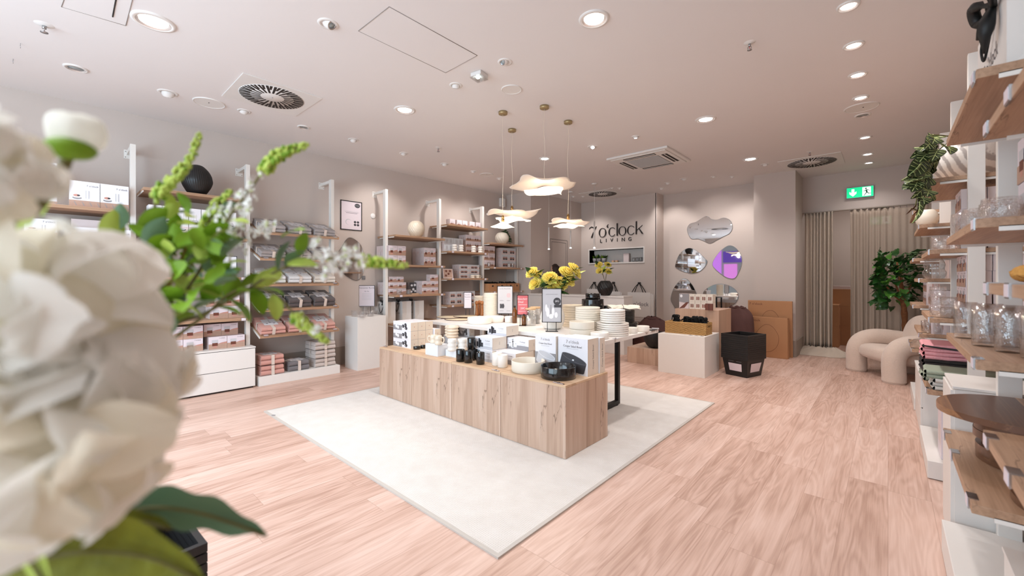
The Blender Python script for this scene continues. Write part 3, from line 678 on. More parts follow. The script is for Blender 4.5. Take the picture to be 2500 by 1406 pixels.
def hatch(pts, label, px_flap=False):
    q = [on_ceiling(*a) for a in pts]; c = sum(q, Vector())/len(q); t = thing('ceiling_hatch', label, 'hatch', c, group='ceiling access hatches')
    b = MB(); b.prism([(p.x-c.x, p.y-c.y) for p in q], -.002, -.0002, 'ceil', 'xy').build('door', t)
    if px_flap:
        a, bb = on_ceiling(275, 40)-c, on_ceiling(285, -12)-c; MB().tube([(a.x, a.y, -.003), (bb.x, bb.y, -.003)], .004, 'gap', 6).build('flap_joint', t)
    e = MB()
    for i in range(len(q)):
        a, bb = q[i]-c, q[(i+1) % len(q)]-c; e.tube([(a.x, a.y, -.002), (bb.x, bb.y, -.002)], .0022, 'line', 6)
    e.build('frame', t)
x0, y0 = on_ceiling(875, 75).x, on_ceiling(1088, 177).y
a_, b_, c_, d_ = [on_ceiling(*p) for p in ((875, 75), (950, 16), (1165, 135), (1088, 177))]
hatch([(875, 75), (950, 16), (1165, 135), (1088, 177)], 'plain rectangular ceiling hatch painted like the ceiling, above the pendants')
hatch([(307, 62), (324, -6), (170, -40), (150, 16)], 'white ceiling hatch at the top left beside the big downlight', True)

def sprinkler(px, py, w, label):
    p = on_ceiling(px, py); r = w/2*mpp(p); t = thing('fire_sprinkler', label, 'sprinkler', p, group='ceiling sprinklers')
    MB().lathe([(0, -.012), (r*.5, -.01), (r, 0)], 'plastic', 24, closed=False).build('escutcheon', t)
    b = MB().cyl(r*.22, -.03, -.008, 'chrome', 12); 
    for s in (-1, 1): b.tube(spline([(s*r*.2, 0, -.03), (s*r*.32, 0, -.04), (s*r*.08, 0, -.055)], 4), r*.06, 'chrome', 6)
    b.cyl(r*.4, -.058, -.054, 'chrome', 12); b.cyl(r*.07, -.055, -.03, 'p_pink', 8); b.build('sprinkler_head', t)
sprinkler(108, 60, 36, 'chrome fire sprinkler at the top left of the ceiling')
sprinkler(1830, 104, 26, 'fire sprinkler on the bare ceiling left of the right-hand lights')
sprinkler(1070, 360, 16, 'small fire sprinkler above the left wall shelving')
sprinkler(1977, 370, 14, 'small fire sprinkler in front of the far right air diffuser')
for px, py, lb in ((50, 106, 'small wire ceiling hook near the sprinkler, top left'), (32, 144, 'small wire ceiling hook nearest the left edge')):
    p = on_ceiling(px, py); t = MB().tube([(0, 0, 0), (0, 0, -.012)]+[(.012*math.sin(a/3), 0, -.024+.012*math.cos(a/3)) for a in range(0, 14)], .0016, 'chrome', 6).build('ceiling_hook', loc=p); tag(t, lb, 'hook', 'ceiling hooks')
# emergency light
p = on_ceiling(1170, 180); t = thing('emergency_light', 'square clear emergency light with one glaring white LED', 'emergency light', p, R(10))
MB().box(-.055, .055, -.055, .055, -.035, 0, 'plastic').build('housing', t, bev=.006); MB().ell((0, -.02, -.04), (.016, .016, .012), 'led', 12, 8).build('led', t)
MB().box(-.06, .06, -.06, .06, -.045, -.036, 'glass').build('lens_cover', t)

# ---------------------------------------------------------------- leaf-shaped pendants
def paper(name, col, glow=0, gcol=(255, 236, 200)):
    m, n, l, b = newmat(name); n.remove(b)
    d = N(n, 'ShaderNodeBsdfDiffuse'); tl = N(n, 'ShaderNodeBsdfTranslucent'); d.inputs[0].default_value = rgb(*col); tl.inputs[0].default_value = rgb(*col)
    mx = N(n, 'ShaderNodeMixShader'); mx.inputs[0].default_value = .4; l.new(d.outputs[0], mx.inputs[1]); l.new(tl.outputs[0], mx.inputs[2]); out = mx
    if glow:
        e = N(n, 'ShaderNodeEmission'); e.inputs[0].default_value = rgb(*gcol); e.inputs[1].default_value = glow
        ad = N(n, 'ShaderNodeAddShader'); l.new(mx.outputs[0], ad.inputs[0]); l.new(e.outputs[0], ad.inputs[1]); out = ad
    l.new(out.outputs[0], n['Material Output'].inputs[0]); return m
M['shade'] = paper('parchment_shade', (246, 238, 230)); M['shadeglow'] = paper('glowing_lower_shade', (244, 236, 224), .75, (255, 240, 222))
def wavy(r, cone, amp, seed, up=0, ell=1.0, n=72, k=14, cut=.06):
    rnd = random.Random(seed); ph = [rnd.uniform(0, 6.28) for _ in range(6)]
    rows = []
    for j in range(k+1):
        q = j/k; row = []
        for i in range(n+1):
            a = 2*PI*(i % n)/n
            edge = 1+.10*math.sin(2*a+ph[0])+.08*math.sin(3*a+ph[1])+.06*math.sin(5*a+ph[2])+.03*math.sin(8*a+ph[5])+.012*math.sin(13*a+ph[3])+.008*math.sin(29*a+ph[4])
            rr = r*(.02+.98*q)*(1+(edge-1)*q*q)
            z = -cone*q+amp*q**2.2*(.8*math.sin(3*a+ph[4])+.5*math.sin(2*a+ph[5])+.55*math.sin(5*a+ph[1]))+up*q**4
            row.append((rr*math.cos(a)*ell, rr*math.sin(a), z))
        rows.append(row)
    return rows
def pendant(cpx, cpy, ztop_py, sock, wup, wlow, drop, gap, seed, label, rz=0, cone=.03, amp=.02):
    p = on_ceiling(cpx, cpy); d = dep(p); k = d/FPX
    zt = HC+(HYP-ztop_py)*k
    t = thing('pendant_lamp', label, 'pendant lamp', p, group='leaf-shaded pendants over the table')
    MB().lathe([(.045, -.028), (.048, -.026), (.048, 0)], 'brassd', 32).build('ceiling_canopy', t)
    z = zt-CEIL
    wob = [(0, 0, -.028)]+[(.006*math.sin(i*1.3+seed), .004*math.sin(i+seed), -.03+(z+.03)*i/8) for i in range(1, 8)]+[(0, 0, z)]
    MB().tube(spline(wob, 4), .0022, 'cream', 6).build('cord', t)
    if sock: MB().cyl(.017, z-.06, z, 'brass', 24).cyl(.0185, z-.03, z-.026, 'brass', 24).cyl(.011, z, z+.012, 'brass', 16).build('lamp_socket', t)
    z -= .055 if sock else 0
    if wup:
        s = MB(); s.T = TR(z=z, rz=rz); s.sheet(wavy(wup, cone, amp, seed), 'shade'); s.build('upper_shade', t, solid=.0025)
    s = MB(); s.T = TR(z=z-gap, rz=rz+1.1); s.sheet(wavy(wlow, drop, amp*.6, seed+5), 'shadeglow'); s.build('lower_shade', t, solid=.0025)
    MB().ell((0, 0, z-gap-drop*.55), (.03, .03, .022), 'lit', 14, 8).build('bulb', t)
    for zz, pw in ((z-gap-drop-.03, 7.0), (z-gap*.45, 1.0)):
        if zz > z-.02 and not wup: continue
        l = bpy.data.lights.new('bulb_light', 'POINT'); l.energy = pw; l.color = (1, .86, .68); l.shadow_soft_size = .03
        o = bpy.data.objects.new('bulb_light', l); C.objects.link(o); o.parent = t; o.location = (0, 0, zz)
pendant(1228, 273, 528, True, 0, .115, .062, 0, 3, 'smallest pendant, a single white cone shade on a brass socket', cone=.03, amp=.006)
pendant(1250, 316, 505, True, .30, .20, .05, .055, 8, 'wide low leaf pendant hanging behind the small cone pendant', rz=.4, cone=.02, amp=.030)
pendant(1329, 259, 437, False, .305, .20, .05, .085, 21, 'highest and largest leaf pendant with two glowing layers', rz=.2, cone=.05, amp=.028)
pendant(1387, 296, 525, True, .225, .15, .035, .04, 32, 'right leaf pendant with a brass socket and flat brim', rz=1.0, cone=.025, amp=.018)
# slim tube pendants above the counter
for cx_, cy_, y0, y1, lb in ((1340, 468, 555, 609, 'slim white tube pendant, leftmost of three over the counter'), (1393, 468, 563, 606, 'slim white tube pendant, middle of three over the counter'), (1451, 448, 541, 606, 'slim white tube pendant, right of three, in front of the lettering')):
    p = on_ceiling(cx_, cy_); k = dep(p)/FPX; za = (HYP-y0)*k+HC-CEIL; zb = (HYP-y1)*k+HC-CEIL
    t = thing('tube_pendant', lb, 'pendant lamp', p, group='slim tube pendants over the counter')
    MB().lathe([(.05, -.02), (.055, 0)], 'plastic', 24).build('ceiling_canopy', t)
    MB().tube([(0, 0, -.02), (.003, 0, za/2), (0, 0, za)], .003, 'plastic', 6).build('cord', t)
    MB().cyl(.016, zb+.012, za, 'plastic', 20).build('tube', t); MB().cyl(.0175, zb, zb+.012, 'lit', 20).build('lamp_tip', t)

# ---------------------------------------------------------------- printed product boxes
_tx = {}
def txt(s, body, size, m, x, y, z, face='front', align='CENTER'):
    """lettering printed on a face of the builder's current box"""
    key = (body, align)
    if key not in _tx:
        cu = bpy.data.curves.new('t', 'FONT'); cu.body = body; cu.size = 1; cu.align_x = align; cu.align_y = 'CENTER'; cu.resolution_u = 2
        t = bpy.data.objects.new('t', cu); C.objects.link(t); bpy.context.view_layer.update()
        me = bpy.data.meshes.new_from_object(t.evaluated_get(bpy.context.evaluated_depsgraph_get()))
        _tx[key] = ([tuple(v.co) for v in me.vertices], [tuple(p.vertices) for p in me.polygons])
        bpy.data.objects.remove(t); bpy.data.curves.remove(cu); bpy.data.meshes.remove(me)
    vs, fs = _tx[key]
    f = {'front': lambda a, b: (x+a*size, y, z+b*size), 'right': lambda a, b: (x, y+a*size, z+b*size), 'left': lambda a, b: (x, y-a*size, z+b*size), 'top': lambda a, b: (x+a*size, y+b*size, z), 'up': lambda a, b: (x, y-b*size, z+a*size)}[face]
    s.add([f(v[0], v[1]) for v in vs], fs, m)
def rect(s, x0, x1, z0, z1, m, y=-.0006): s.add([(x0, y, z0), (x1, y, z0), (x1, y, z1), (x0, y, z1)], [(0, 1, 2, 3)], m)
def oval(s, cx, cz, rx_, rz_, m, y=-.0009, n=20, a0=0, a1=2*PI):
    s.add([(cx+rx_*math.cos(a0+(a1-a0)*i/n), y, cz+rz_*math.sin(a0+(a1-a0)*i/n)) for i in range(n)], [tuple(range(n))], m)
def rside(s, x, y0, y1, z0, z1, m): s.add([(x, y0, z0), (x, y1, z0), (x, y1, z1), (x, y0, z1)], [(0, 1, 2, 3)], m)
def pbox(w, d, h, style):
    s = MB(); a = w/2; e = .0006
    base = {'cake': 'boxwhite', 'carafe': 'boxwhite', 'plain': 'boxpink', 'drink': 'boxlilac', 'cups': 'boxgrey', 'mugs': 'boxwhite', 'canister': 'boxwhite', 'jars': 'boxwhite', 'bowlw': 'boxwhite', 'bowlb': 'boxwhite', 'cutlery': 'boxpink', 'craft': 'card', 'sideup': 'boxpink', 'windows': 'boxcream', 'toy': 'boxpink', 'photo': 'p_grey', 'espresso': 'boxpink'}[style]
    s.box(-a+.001, a-.001, .001, d-.001, 0, h-.001, base)
    if style in ('drink', 'espresso', 'cutlery', 'toy', 'plain', 'cups'):
        for q in (-1, 1):   # warm side panels with a faint row of marks
            rside(s, q*(a-.001+e), .002, d-.002, .001, h-.002, 'boxpink')
            for k in range(2): rside(s, q*(a-.001+2*e), d*(.3+.3*k), d*(.34+.3*k), h*.35, h*.62, 'p_rose')
    if style == 'cake':
        rect(s, -a, a, 0, h*.27, 'p_table'); oval(s, -a*.5, h*.36, w*.15, h*.05, 'p_grey'); oval(s, -a*.5, h*.40, w*.14, h*.035, 'p_white', -.001); oval(s, -a*.52, h*.45, w*.11, h*.045, 'p_rose', -.0012); oval(s, -a*.4, h*.45, w*.05, h*.03, 'p_dark', -.0014)
        rect(s, a*.05, a*.3, h*.36, h*.66, 'p_lgrey'); rect(s, a*.12, a*.22, h*.36, h*.66, 'p_white', -.001); txt(s, "7 o'clock", w*.11, 'p_text', a*.5, -.001, h*.84)
        for k in range(4): s.add([(a*(-.7+.5*k), -.0012, h*.22), (a*(-.65+.5*k), -.0012, h*.22), (a*(-.5+.5*k), -.0012, h*.08), (a*(-.56+.5*k), -.0012, h*.08)], [(0, 1, 2, 3)], 'p_grey')
    elif style == 'carafe':
        rect(s, -a, a, 0, h*.32, 'boxpink'); oval(s, 0, h*.2, w*.3, h*.045, 'p_dark'); oval(s, 0, h*.215, w*.24, h*.028, 'p_lgrey', -.001)
        oval(s, 0, h*.5, w*.27, h*.10, 'p_lgrey'); oval(s, 0, h*.46, w*.25, h*.035, 'p_dark', -.001); rect(s, -w*.09, w*.09, h*.55, h*.8, 'p_lgrey'); rect(s, -w*.07, w*.07, h*.58, h*.8, 'p_white', -.001)
        rside(s, a+e-.001, .002, d-.002, .001, h-.002, 'boxpink')
    elif style == 'drink':
        rect(s, -a, a, 0, h*.42, 'p_table'); rect(s, -a*.62, -a*.02, h*.26, h*.5, 'p_glass', -.001); rect(s, -a*.66, a*.02, h*.48, h*.74, 'p_lgrey', -.0009); rect(s, -a*.5, -a*.1, h*.12, h*.26, 'p_rose', -.001)
        txt(s, "7 o'clock", w*.09, 'p_text', a*.45, -.001, h*.86); s.add([(0, -.001, h*.42), (a, -.001, h*.42), (a, -.001, h*.56), (a*.4, -.001, h*.50)], [(0, 1, 2, 3)], 'p_rose')
    elif style == 'espresso':
        rect(s, -a, a, h*.38, h, 'boxlilac'); rect(s, -a, a, 0, h*.38, 'p_table')
        for q in (-.45, .1): rect(s, a*q-w*.07, a*q+w*.09, h*.2, h*.44, 'p_glass', -.001); rect(s, a*q-w*.075, a*q+w*.095, h*.42, h*.7, 'p_lgrey', -.0009)
    elif style == 'cutlery':
        rect(s, -a, a, h*.5, h, 'boxgrey')
        for q in (-.4, .25):
            for j in (-1, 1): oval(s, a*q+j*w*.07, h*.42, w*.08, h*.26, 'p_dark', -.001-.0002*(j > 0)); oval(s, a*q+j*w*.07, h*.52, w*.055, h*.14, 'p_rose', -.0015)
    elif style == 'cups':
        rect(s, -a, a, 0, h*.35, 'p_lgrey')
        for q in (-.5, .3):
            for j in (0, 1):
                for k in range(3): oval(s, a*(q+.24*j), h*(.28+.2*k), w*.055, h*.09, 'p_dark', -.001); oval(s, a*(q+.24*j), h*(.28+.2*k), w*.04, h*.06, 'boxwhite', -.0014)
    elif style == 'mugs':     # white box, two printed halves
        rect(s, -a, 0, 0, h*.55, 'p_grey')
        for k, (u, v) in enumerate(((-.62, .42), (-.42, .30))): oval(s, a*u, h*v, w*.05, h*.2, 'p_white', -.001-.0002*k); oval(s, a*(u-.12), h*v, w*.03, h*.09, 'p_lgrey', -.0008)
        for u, v, q in ((.16, .5, .2), (.42, .62, .26), (.5, .28, .18)): oval(s, a*u, h*v, w*.065, h*q, 'p_dark', -.001); oval(s, a*(u-.1), h*(v-.03), w*.04, h*.1, 'p_dark', -.0011); oval(s, a*(u-.1), h*(v-.03), w*.02, h*.06, 'p_lgrey', -.0013)
        rside(s, a, .001, d-.001, .001, h-.002, 'boxcream'); s.add([(a+.0005, d*.5-.004, h*.42), (a+.0005, d*.5+.004, h*.42), (a+.0005, d*.5+.004, h*.52), (a+.0005, d*.5-.004, h*.52)], [(0, 1, 2, 3)], 'p_rose')
    elif style in ('canister', 'jars'):
        dk = 'p_dark' if style == 'canister' else 'p_white'
        rect(s, -a, a, 0, h*(.38 if style == 'jars' else .24), 'p_grey' if style == 'jars' else 'p_lgrey')
        for u, v0, v1, ww in ((-.72, .2, .55, .05), (-.5, .12, .84, .05), (-.36, .2, .72, .05), (-.16, .2, .5, .045)):
            rect(s, a*u-w*ww, a*u+w*ww, h*v0, h*v1, dk, -.001); oval(s, a*u, h*v1, w*ww, h*.03, dk, -.001); oval(s, a*u, h*v0, w*ww, h*.03, dk, -.001)
        if style == 'jars': s.add([(-a*.52, -.0012, h*.6), (-a*.48, -.0012, h*.6), (-a*.4, -.0012, h*.93), (-a*.44, -.0012, h*.93)], [(0, 1, 2, 3)], 'p_dark')
        txt(s, "7 o'clock", w*.07, 'p_text', a*.45, -.001, h*.72)
        for k in range(2): rect(s, a*.2, a*.75, h*(.5-.1*k), h*(.53-.1*k), 'p_lgrey', -.001)
        rside(s, a, .001, d-.001, .001, h-.002, 'boxcream')
        for k in range(3): rside(s, a+.0005, d*.5-.006, d*.5+.006, h*(.4+.09*k), h*(.42+.09*k), 'p_text')
    elif style in ('bowlw', 'bowlb'):
        # tilted salad bowl photo under the product name
        c = 'p_white' if style == 'bowlw' else 'p_dark'
        if style == 'bowlw': rect(s, -a, a, 0, h*.5, 'p_grey')
        rot = -.28; cx_, cz_ = a*.05, h*.34
        def R2(u, v): return (cx_+u*math.cos(rot)-v*math.sin(rot), cz_+u*math.sin(rot)+v*math.cos(rot))
        body = [R2(w*.42*math.cos(q), -h*.17+h*.08*math.sin(q)) for q in [PI+PI*i/14 for i in range(15)]]+[R2(w*.42*math.cos(q), h*.10+h*.09*math.sin(q)) for q in [PI*i/14 for i in range(15)]]
        s.add([(p[0], -.001, p[1]) for p in body], [tuple(range(len(body)))], c if c == 'p_dark' else 'p_lgrey')
        rim = [R2(w*.42*math.cos(2*PI*i/28), h*.10+h*.09*math.sin(2*PI*i/28)) for i in range(28)]; s.add([(p[0], -.0014, p[1]) for p in rim], [tuple(range(28))], 'boxwhite' if style == 'bowlw' else 'p_text')
        rim = [R2(w*.395*math.cos(2*PI*i/28), h*.10+h*.078*math.sin(2*PI*i/28)) for i in range(28)]; s.add([(p[0], -.0017, p[1]) for p in rim], [tuple(range(28))], 'p_lgrey' if style == 'bowlw' else 'p_dark')
        if style == 'bowlb': oval(s, cx_, cz_+h*.05, w*.035, h*.02, 'p_white', -.002)
        txt(s, "7 o'clock", w*.12, 'p_grey', 0, -.001, h*.88); txt(s, "Coupe Salad Bowl", w*.085, 'p_text', 0, -.001, h*.76); rect(s, -a*.4, a*.4, h*.69, h*.70, 'p_lgrey', -.001)
        rside(s, a, .001, d-.001, .001, h-.002, 'boxcream'); txt(s, "Coupe Salad Bowl", h*.09, 'p_text', a+.0006, d*.5, h*.5, 'up')
    elif style == 'windows':
        rside(s, a, .001, d-.001, .001, h-.002, 'boxcream')
        for k in (-1, 1): rect(s, k*w*.15-w*.11, k*w*.15+w*.11, h*.22, h*.66, 'p_glass', -.001); rect(s, k*w*.15-w*.08, k*w*.15-w*.01, h*.26, h*.62, 'p_rose', -.0014)
    elif style == 'toy':
        s.add([(-a, -.0008, h*.45), (a, -.0008, h*.35), (a, -.0008, h-.001), (-a, -.0008, h-.001)], [(0, 1, 2, 3)], 'p_grey')
        s.add([(-a, -.001, 0), (a*.1, -.001, h*.05), (a, -.001, h*.45), (a*.4, -.001, h*.42)], [(0, 1, 2, 3)], 'p_glass'); oval(s, -a*.55, h*.84, w*.13, h*.1, 'p_white', -.0014)
    elif style == 'photo':
        rect(s, -a, a, 0, h, 'p_dark')
        for u, v, q in ((-.4, .75, .1), (.4, .78, .12), (0, .4, .12), (-.5, .2, .1), (.5, .25, .1)): oval(s, a*u, h*v, w*.16, h*q, 'p_lgrey', -.001); oval(s, a*u, h*v, w*.09, h*q*.6, 'p_white', -.0013)
    elif style == 'craft':
        s = MB(); t_ = .004
        s.box(-a, a, 0, t_, 0, h, 'card').box(-a, a, d-t_, d, 0, h, 'card').box(-a, -a+t_, t_, d-t_, 0, h, 'card').box(a-t_, a, t_, d-t_, 0, h, 'card').box(-a+t_, a-t_, t_, d-t_, 0, .004, 'carddark')
        rect(s, -w*.1, w*.1, h*.58, h*.78, 'gap', -.001)
    return s
_mesh = {}
def put(name, kind, dims, loc, rz, label, group=None, cat='box'):
    k = (kind, dims)
    if k not in _mesh: _mesh[k] = pbox(*dims, kind).mesh(name)
    o = bpy.data.objects.new(name, _mesh[k]); C.objects.link(o); o.location = loc; o.rotation_euler = (0, 0, rz)
    return tag(o, label, cat, group)
COLW = {1: [''], 2: ['near column', 'far column'], 3: ['near column', 'middle column', 'far column'], 4: ['nearest column', 'second column', 'third column', 'far column'], 7: ['first', 'second', 'third', 'fourth', 'fifth', 'sixth', 'seventh']}
ROWW = {1: [''], 2: ['bottom row', 'top row'], 3: ['bottom row', 'middle row', 'top row'], 4: ['bottom row', 'second row', 'third row', 'top row']}
DEPW = {1: [''], 2: ['front', 'behind'], 3: ['front', 'middle depth', 'back'], 4: ['front', 'second in depth', 'third in depth', 'back']}
LF = R(90); RFc = R(-90)
def stack(what, kind, w, d, h, xf, y0, z, ny, nd, nh, where, group, side=1, jit=.0015, skip=()):
    """boxes in rows on a wall shelf; front faces the room, columns run along the wall"""
    rnd = random.Random(int(abs(y0*1000)+z*100)); out = []
    for r_ in range(nh):
        for q in range(ny):
            for k in range(nd):
                if (r_, q, k) in skip: continue
                bits = [b for b in (ROWW[nh][r_], COLW[ny][q], DEPW[nd][k]) if b]
                lab = '%s, %s%s' % (what, ', '.join(bits)+', ' if bits else '', where)
                x = xf-side*k*(d+.002)+rnd.uniform(-jit, jit); y = y0+w/2+q*(w+.002)
                out.append(put('product_box', kind, (w, d, h), (x, y, z+r_*h), LF*side, lab, group))
    return out
G = 'glassware gift boxes on the left wall shelves'
stack('rose drinks-glass box', 'drink', .153, .118, .15, -5.72, 3.485, 1.516, 2, 3, 2, 'left stack under cream vase', G)
stack('rose drinks-glass box', 'drink', .122, .112, .152, -5.78, 4.186, 1.516, 2, 3, 2, 'right stack under cream vase', G)
stack('low rose glass box', 'drink', .16, .105, .098, -5.78, 3.515, 1.045, 2, 3, 2, 'pile left of the tumblers', G)
stack('low rose glass box', 'drink', .135, .1, .09, -5.82, 3.545, 1.045+.196, 2, 1, 1, 'on top of the pile left of the tumblers', G)
stack('rose glass box', 'drink', .165, .11, .108, -5.7, 4.09, 1.045, 2, 2, 2, 'pile right of photo box', G)
put('product_box', 'drink', (.165, .11, .108), (-5.7, 4.09+.165*1.5, 1.045+.216), LF, 'single rose glass box topping the pile right of the grey photo box', G)
put('product_box', 'photo', (.15, .09, .19), (-5.86, 4.03, 1.045), LF, 'dark grey photo box behind the tumblers, under the cream vase bay', G)
for k, y in enumerate((4.80, 4.965, 5.10)): put('product_box', 'espresso', (.118, .11, .125), (-5.8, y+.02, 2.243), LF, 'small box on highest shelf, %s of three at left' % ('nearest', 'middle', 'farthest')[k], G)
for k, y in enumerate((5.30, 5.455)): put('product_box', 'espresso', (.125, .11, .125), (-5.8, y, 2.243), LF, 'small box on the highest shelf, %s of the pair at right' % ('left', 'right')[k], G)
stack('grey cup-print box', 'cups', .218, .2, .122, -5.75, 4.588, 1.778, 2, 1, 2, 'behind the two left mug towers', G)
stack('rose cup-print box', 'espresso', .193, .2, .112, -5.8, 5.135, 1.778, 2, 1, 3, 'behind the two right mug towers', G)
stack('flat cutlery-print box', 'cutlery', .25, .2, .084, -5.76, 4.943, 1.305, 2, 1, 3, 'left of the bay upright, shelf at eye level', G)
stack('rose box in shade', 'cutlery', .15, .2, .115, -5.78, 4.74, .836, 4, 1, 2, 'lowest shelf of the five-box bay', G)
stack('rose three-high box', 'espresso', .15, .15, .139, -5.8, 5.602, 1.52, 2, 1, 3, 'left pile of the last bay', G)
stack('rose two-spoon box', 'cutlery', .21, .17, .134, -5.76, 6.063, 1.52, 2, 1, 3, 'right pile of the last bay', G)
for q in range(2): put('product_box', 'plain', (.12, .15, .13), (-5.97, 5.97+.0*q, 1.52+.13*q), LF, 'plain rose box set back between the two piles, '+('lower', 'upper')[q], G)
# open craft boxes with black straps
for k, (y0, y1, n_) in enumerate(((5.63, 5.86, 'nearest'), (5.875, 6.14, 'second'), (6.16, 6.37, 'third'), (6.385, 6.53, 'farthest'))):
    t = thing('craft_box', 'open brown craft box of black straps, %s of four, last bay' % n_, 'box', (-5.7, (y0+y1)/2, 1.052), LF, 'open craft boxes on the last bay')
    pbox(y1-y0, .26, .15, 'craft').build('box_body', t)
    s_ = MB(); rnd = random.Random(k)
    for q in range(9):
        x = rnd.uniform(-.38, .38)*(y1-y0); y = rnd.uniform(.05, .2)
        s_.tube(spline([(x-.03, y, .13), (x-.01, y+.02, .165+rnd.uniform(0, .02)), (x+.03, y-.01, .15), (x+.01, y-.03, .13)], 4), .009, 'blackfab', 6)
    s_.box(-(y1-y0)*.42, (y1-y0)*.42, .02, .24, .11, .14, 'blackfab'); s_.build('straps', t)
# bay A and B
GA = 'cake stand boxes on the nearest left bay'
stack('white cake-stand box', 'cake', .206, .12, .252, -5.7, .105, 1.976, 2, 1, 1, 'top shelf left of the first upright', GA)
stack('white cake-stand box', 'cake', .206, .10, .275, -5.68, .12, 1.514, 2, 1, 1, 'second shelf, front, left of the first upright', GA)
for q in range(2): put('product_box', 'plain', (.206, .14, .36), (-5.785, .223+.208*q, 1.514), LF, 'tall plain rose box behind the cake-stand boxes, '+('left', 'right')[q], GA)
stack('white box', 'cake', .2, .14, .13, -5.7, -.17, 1.976, 1, 1, 3, 'column half behind the blossom, top shelf', GA)
stack('white box', 'cake', .2, .14, .165, -5.7, -.17, 1.514, 1, 1, 2, 'column half behind the blossom, second shelf', GA)
t = shelf('third oak shelf of the nearest bay, mostly behind green leaves', WX+.02, -5.6, *LB['A'], 1.07, 'oak shelves on the left wall', clips=None)
stack('white drinkware box', 'cake', .2, .12, .34, -5.7, .13, 1.07, 2, 1, 1, 'third shelf behind the leaves', GA)
put('product_box', 'carafe', (.108, .16, .298), (-5.66, .72, 1.77), LF, 'white carafe box, leftmost of seven under the black vase', 'carafe boxes under the black vase')
for k in range(6): put('product_box', 'carafe', (.108, .16, .298), (-5.66, .83+.112*k, 1.77), LF, 'white carafe box, %s of seven under the black vase' % ORD[k+1], 'carafe boxes under the black vase')
GB = 'whisky glass boxes left of the towels'
stack('whisky glass box', 'drink', .178, .2, .138, -5.74, 1.205, .838, 2, 1, 1, 'lowest oak shelf left of the towels, bottom', GB)
stack('whisky glass box', 'drink', .165, .18, .13, -5.79, 1.18, .976, 2, 1, 1, 'lowest oak shelf left of the towels, upper', GB)
stack('whisky glass box', 'drink', .178, .2, .142, -5.72, 1.19, .49, 2, 1, 1, 'on the white drawers, bottom', GB)
stack('whisky glass box', 'drink', .168, .18, .14, -5.80, 1.16, .632, 2, 1, 1, 'on the white drawers, upper', GB)
stack('whisky glass box', 'drink', .178, .2, .142, -5.72, .78, .49, 2, 1, 2, 'on the white drawers, behind the leaves', GB)

# ---------------------------------------------------------------- vases on top shelves
def vase(name, label, loc, prof, m, swirl=0, ribs=18, depth=.05, n=72, group=None, cat='vase', rot=0):
    t = thing(name, label, cat, loc, rot)
    zmax = max(z for r, z in prof)
    dense = spline([(r, 0, z) for r, z in prof], 5); pr = [(max(0.0005, p.x), p.z) for p in dense]
    MB().lathe(pr, m, n, fun=lambda r, z, a: r*(1+depth*(abs(math.sin(ribs/2*(a+swirl*z/zmax)))-.5))).build('vase_body', t)
    return t
p = PX(481, 468, -5.74)
vase('round_vase', 'matt black ribbed round vase on the top shelf, behind the flower spike', (-5.74, p.y, 2.232), [(.055, 0), (.09, .03), (.132, .11), (.142, .17), (.12, .25), (.07, .315), (.036, .335), (.03, .33), (.03, .31)], 'black', swirl=.25, ribs=44, depth=.05, n=132)
p = PX(1016, 574, -5.78)
vase('swirled_vase', 'round cream vase with swirled ribs on the top shelf right of the poster', (-5.78, p.y, 1.978), [(.05, 0), (.085, .02), (.125, .09), (.132, .16), (.108, .225), (.07, .262), (.055, .268), (.05, .255)], 'cream', swirl=1.3, ribs=22, depth=.09, n=110)
p = PX(1229, 594, -5.8)
vase('marbled_vase', 'white marbled vase of eucalyptus on the top of the last bay', (-5.8, p.y-.04, 1.989), [(.05, 0), (.09, .02), (.135, .09), (.135, .16), (.10, .22), (.06, .24)], 'ivory', swirl=1, ribs=14, depth=.06)
t = thing('eucalyptus_spray', 'dark green eucalyptus spray hanging from the marbled vase', 'plant', (-5.8, p.y, 2.2))
s_ = MB(); rnd = random.Random(4)
for br in range(5):
    pts = spline([(0, -.04, .02), (.03, .0+.02*br, .07-.02*br), (.07, .02+.02*br, .02-.03*br), (.10, .03+.02*br, -.10-.015*br)], 5); s_.tube(pts, .003, 'stem', 5)
    for q in pts[3:]:
        for j in range(2):
            d_ = Vector((rnd.uniform(-1, 1), rnd.uniform(-1, 1), rnd.uniform(-.6, .6))).normalized()*.03
            s_.ell(tuple(q+d_), (.026, .026, .005), 'greend', 8, 4)
s_.build('leaves', t)

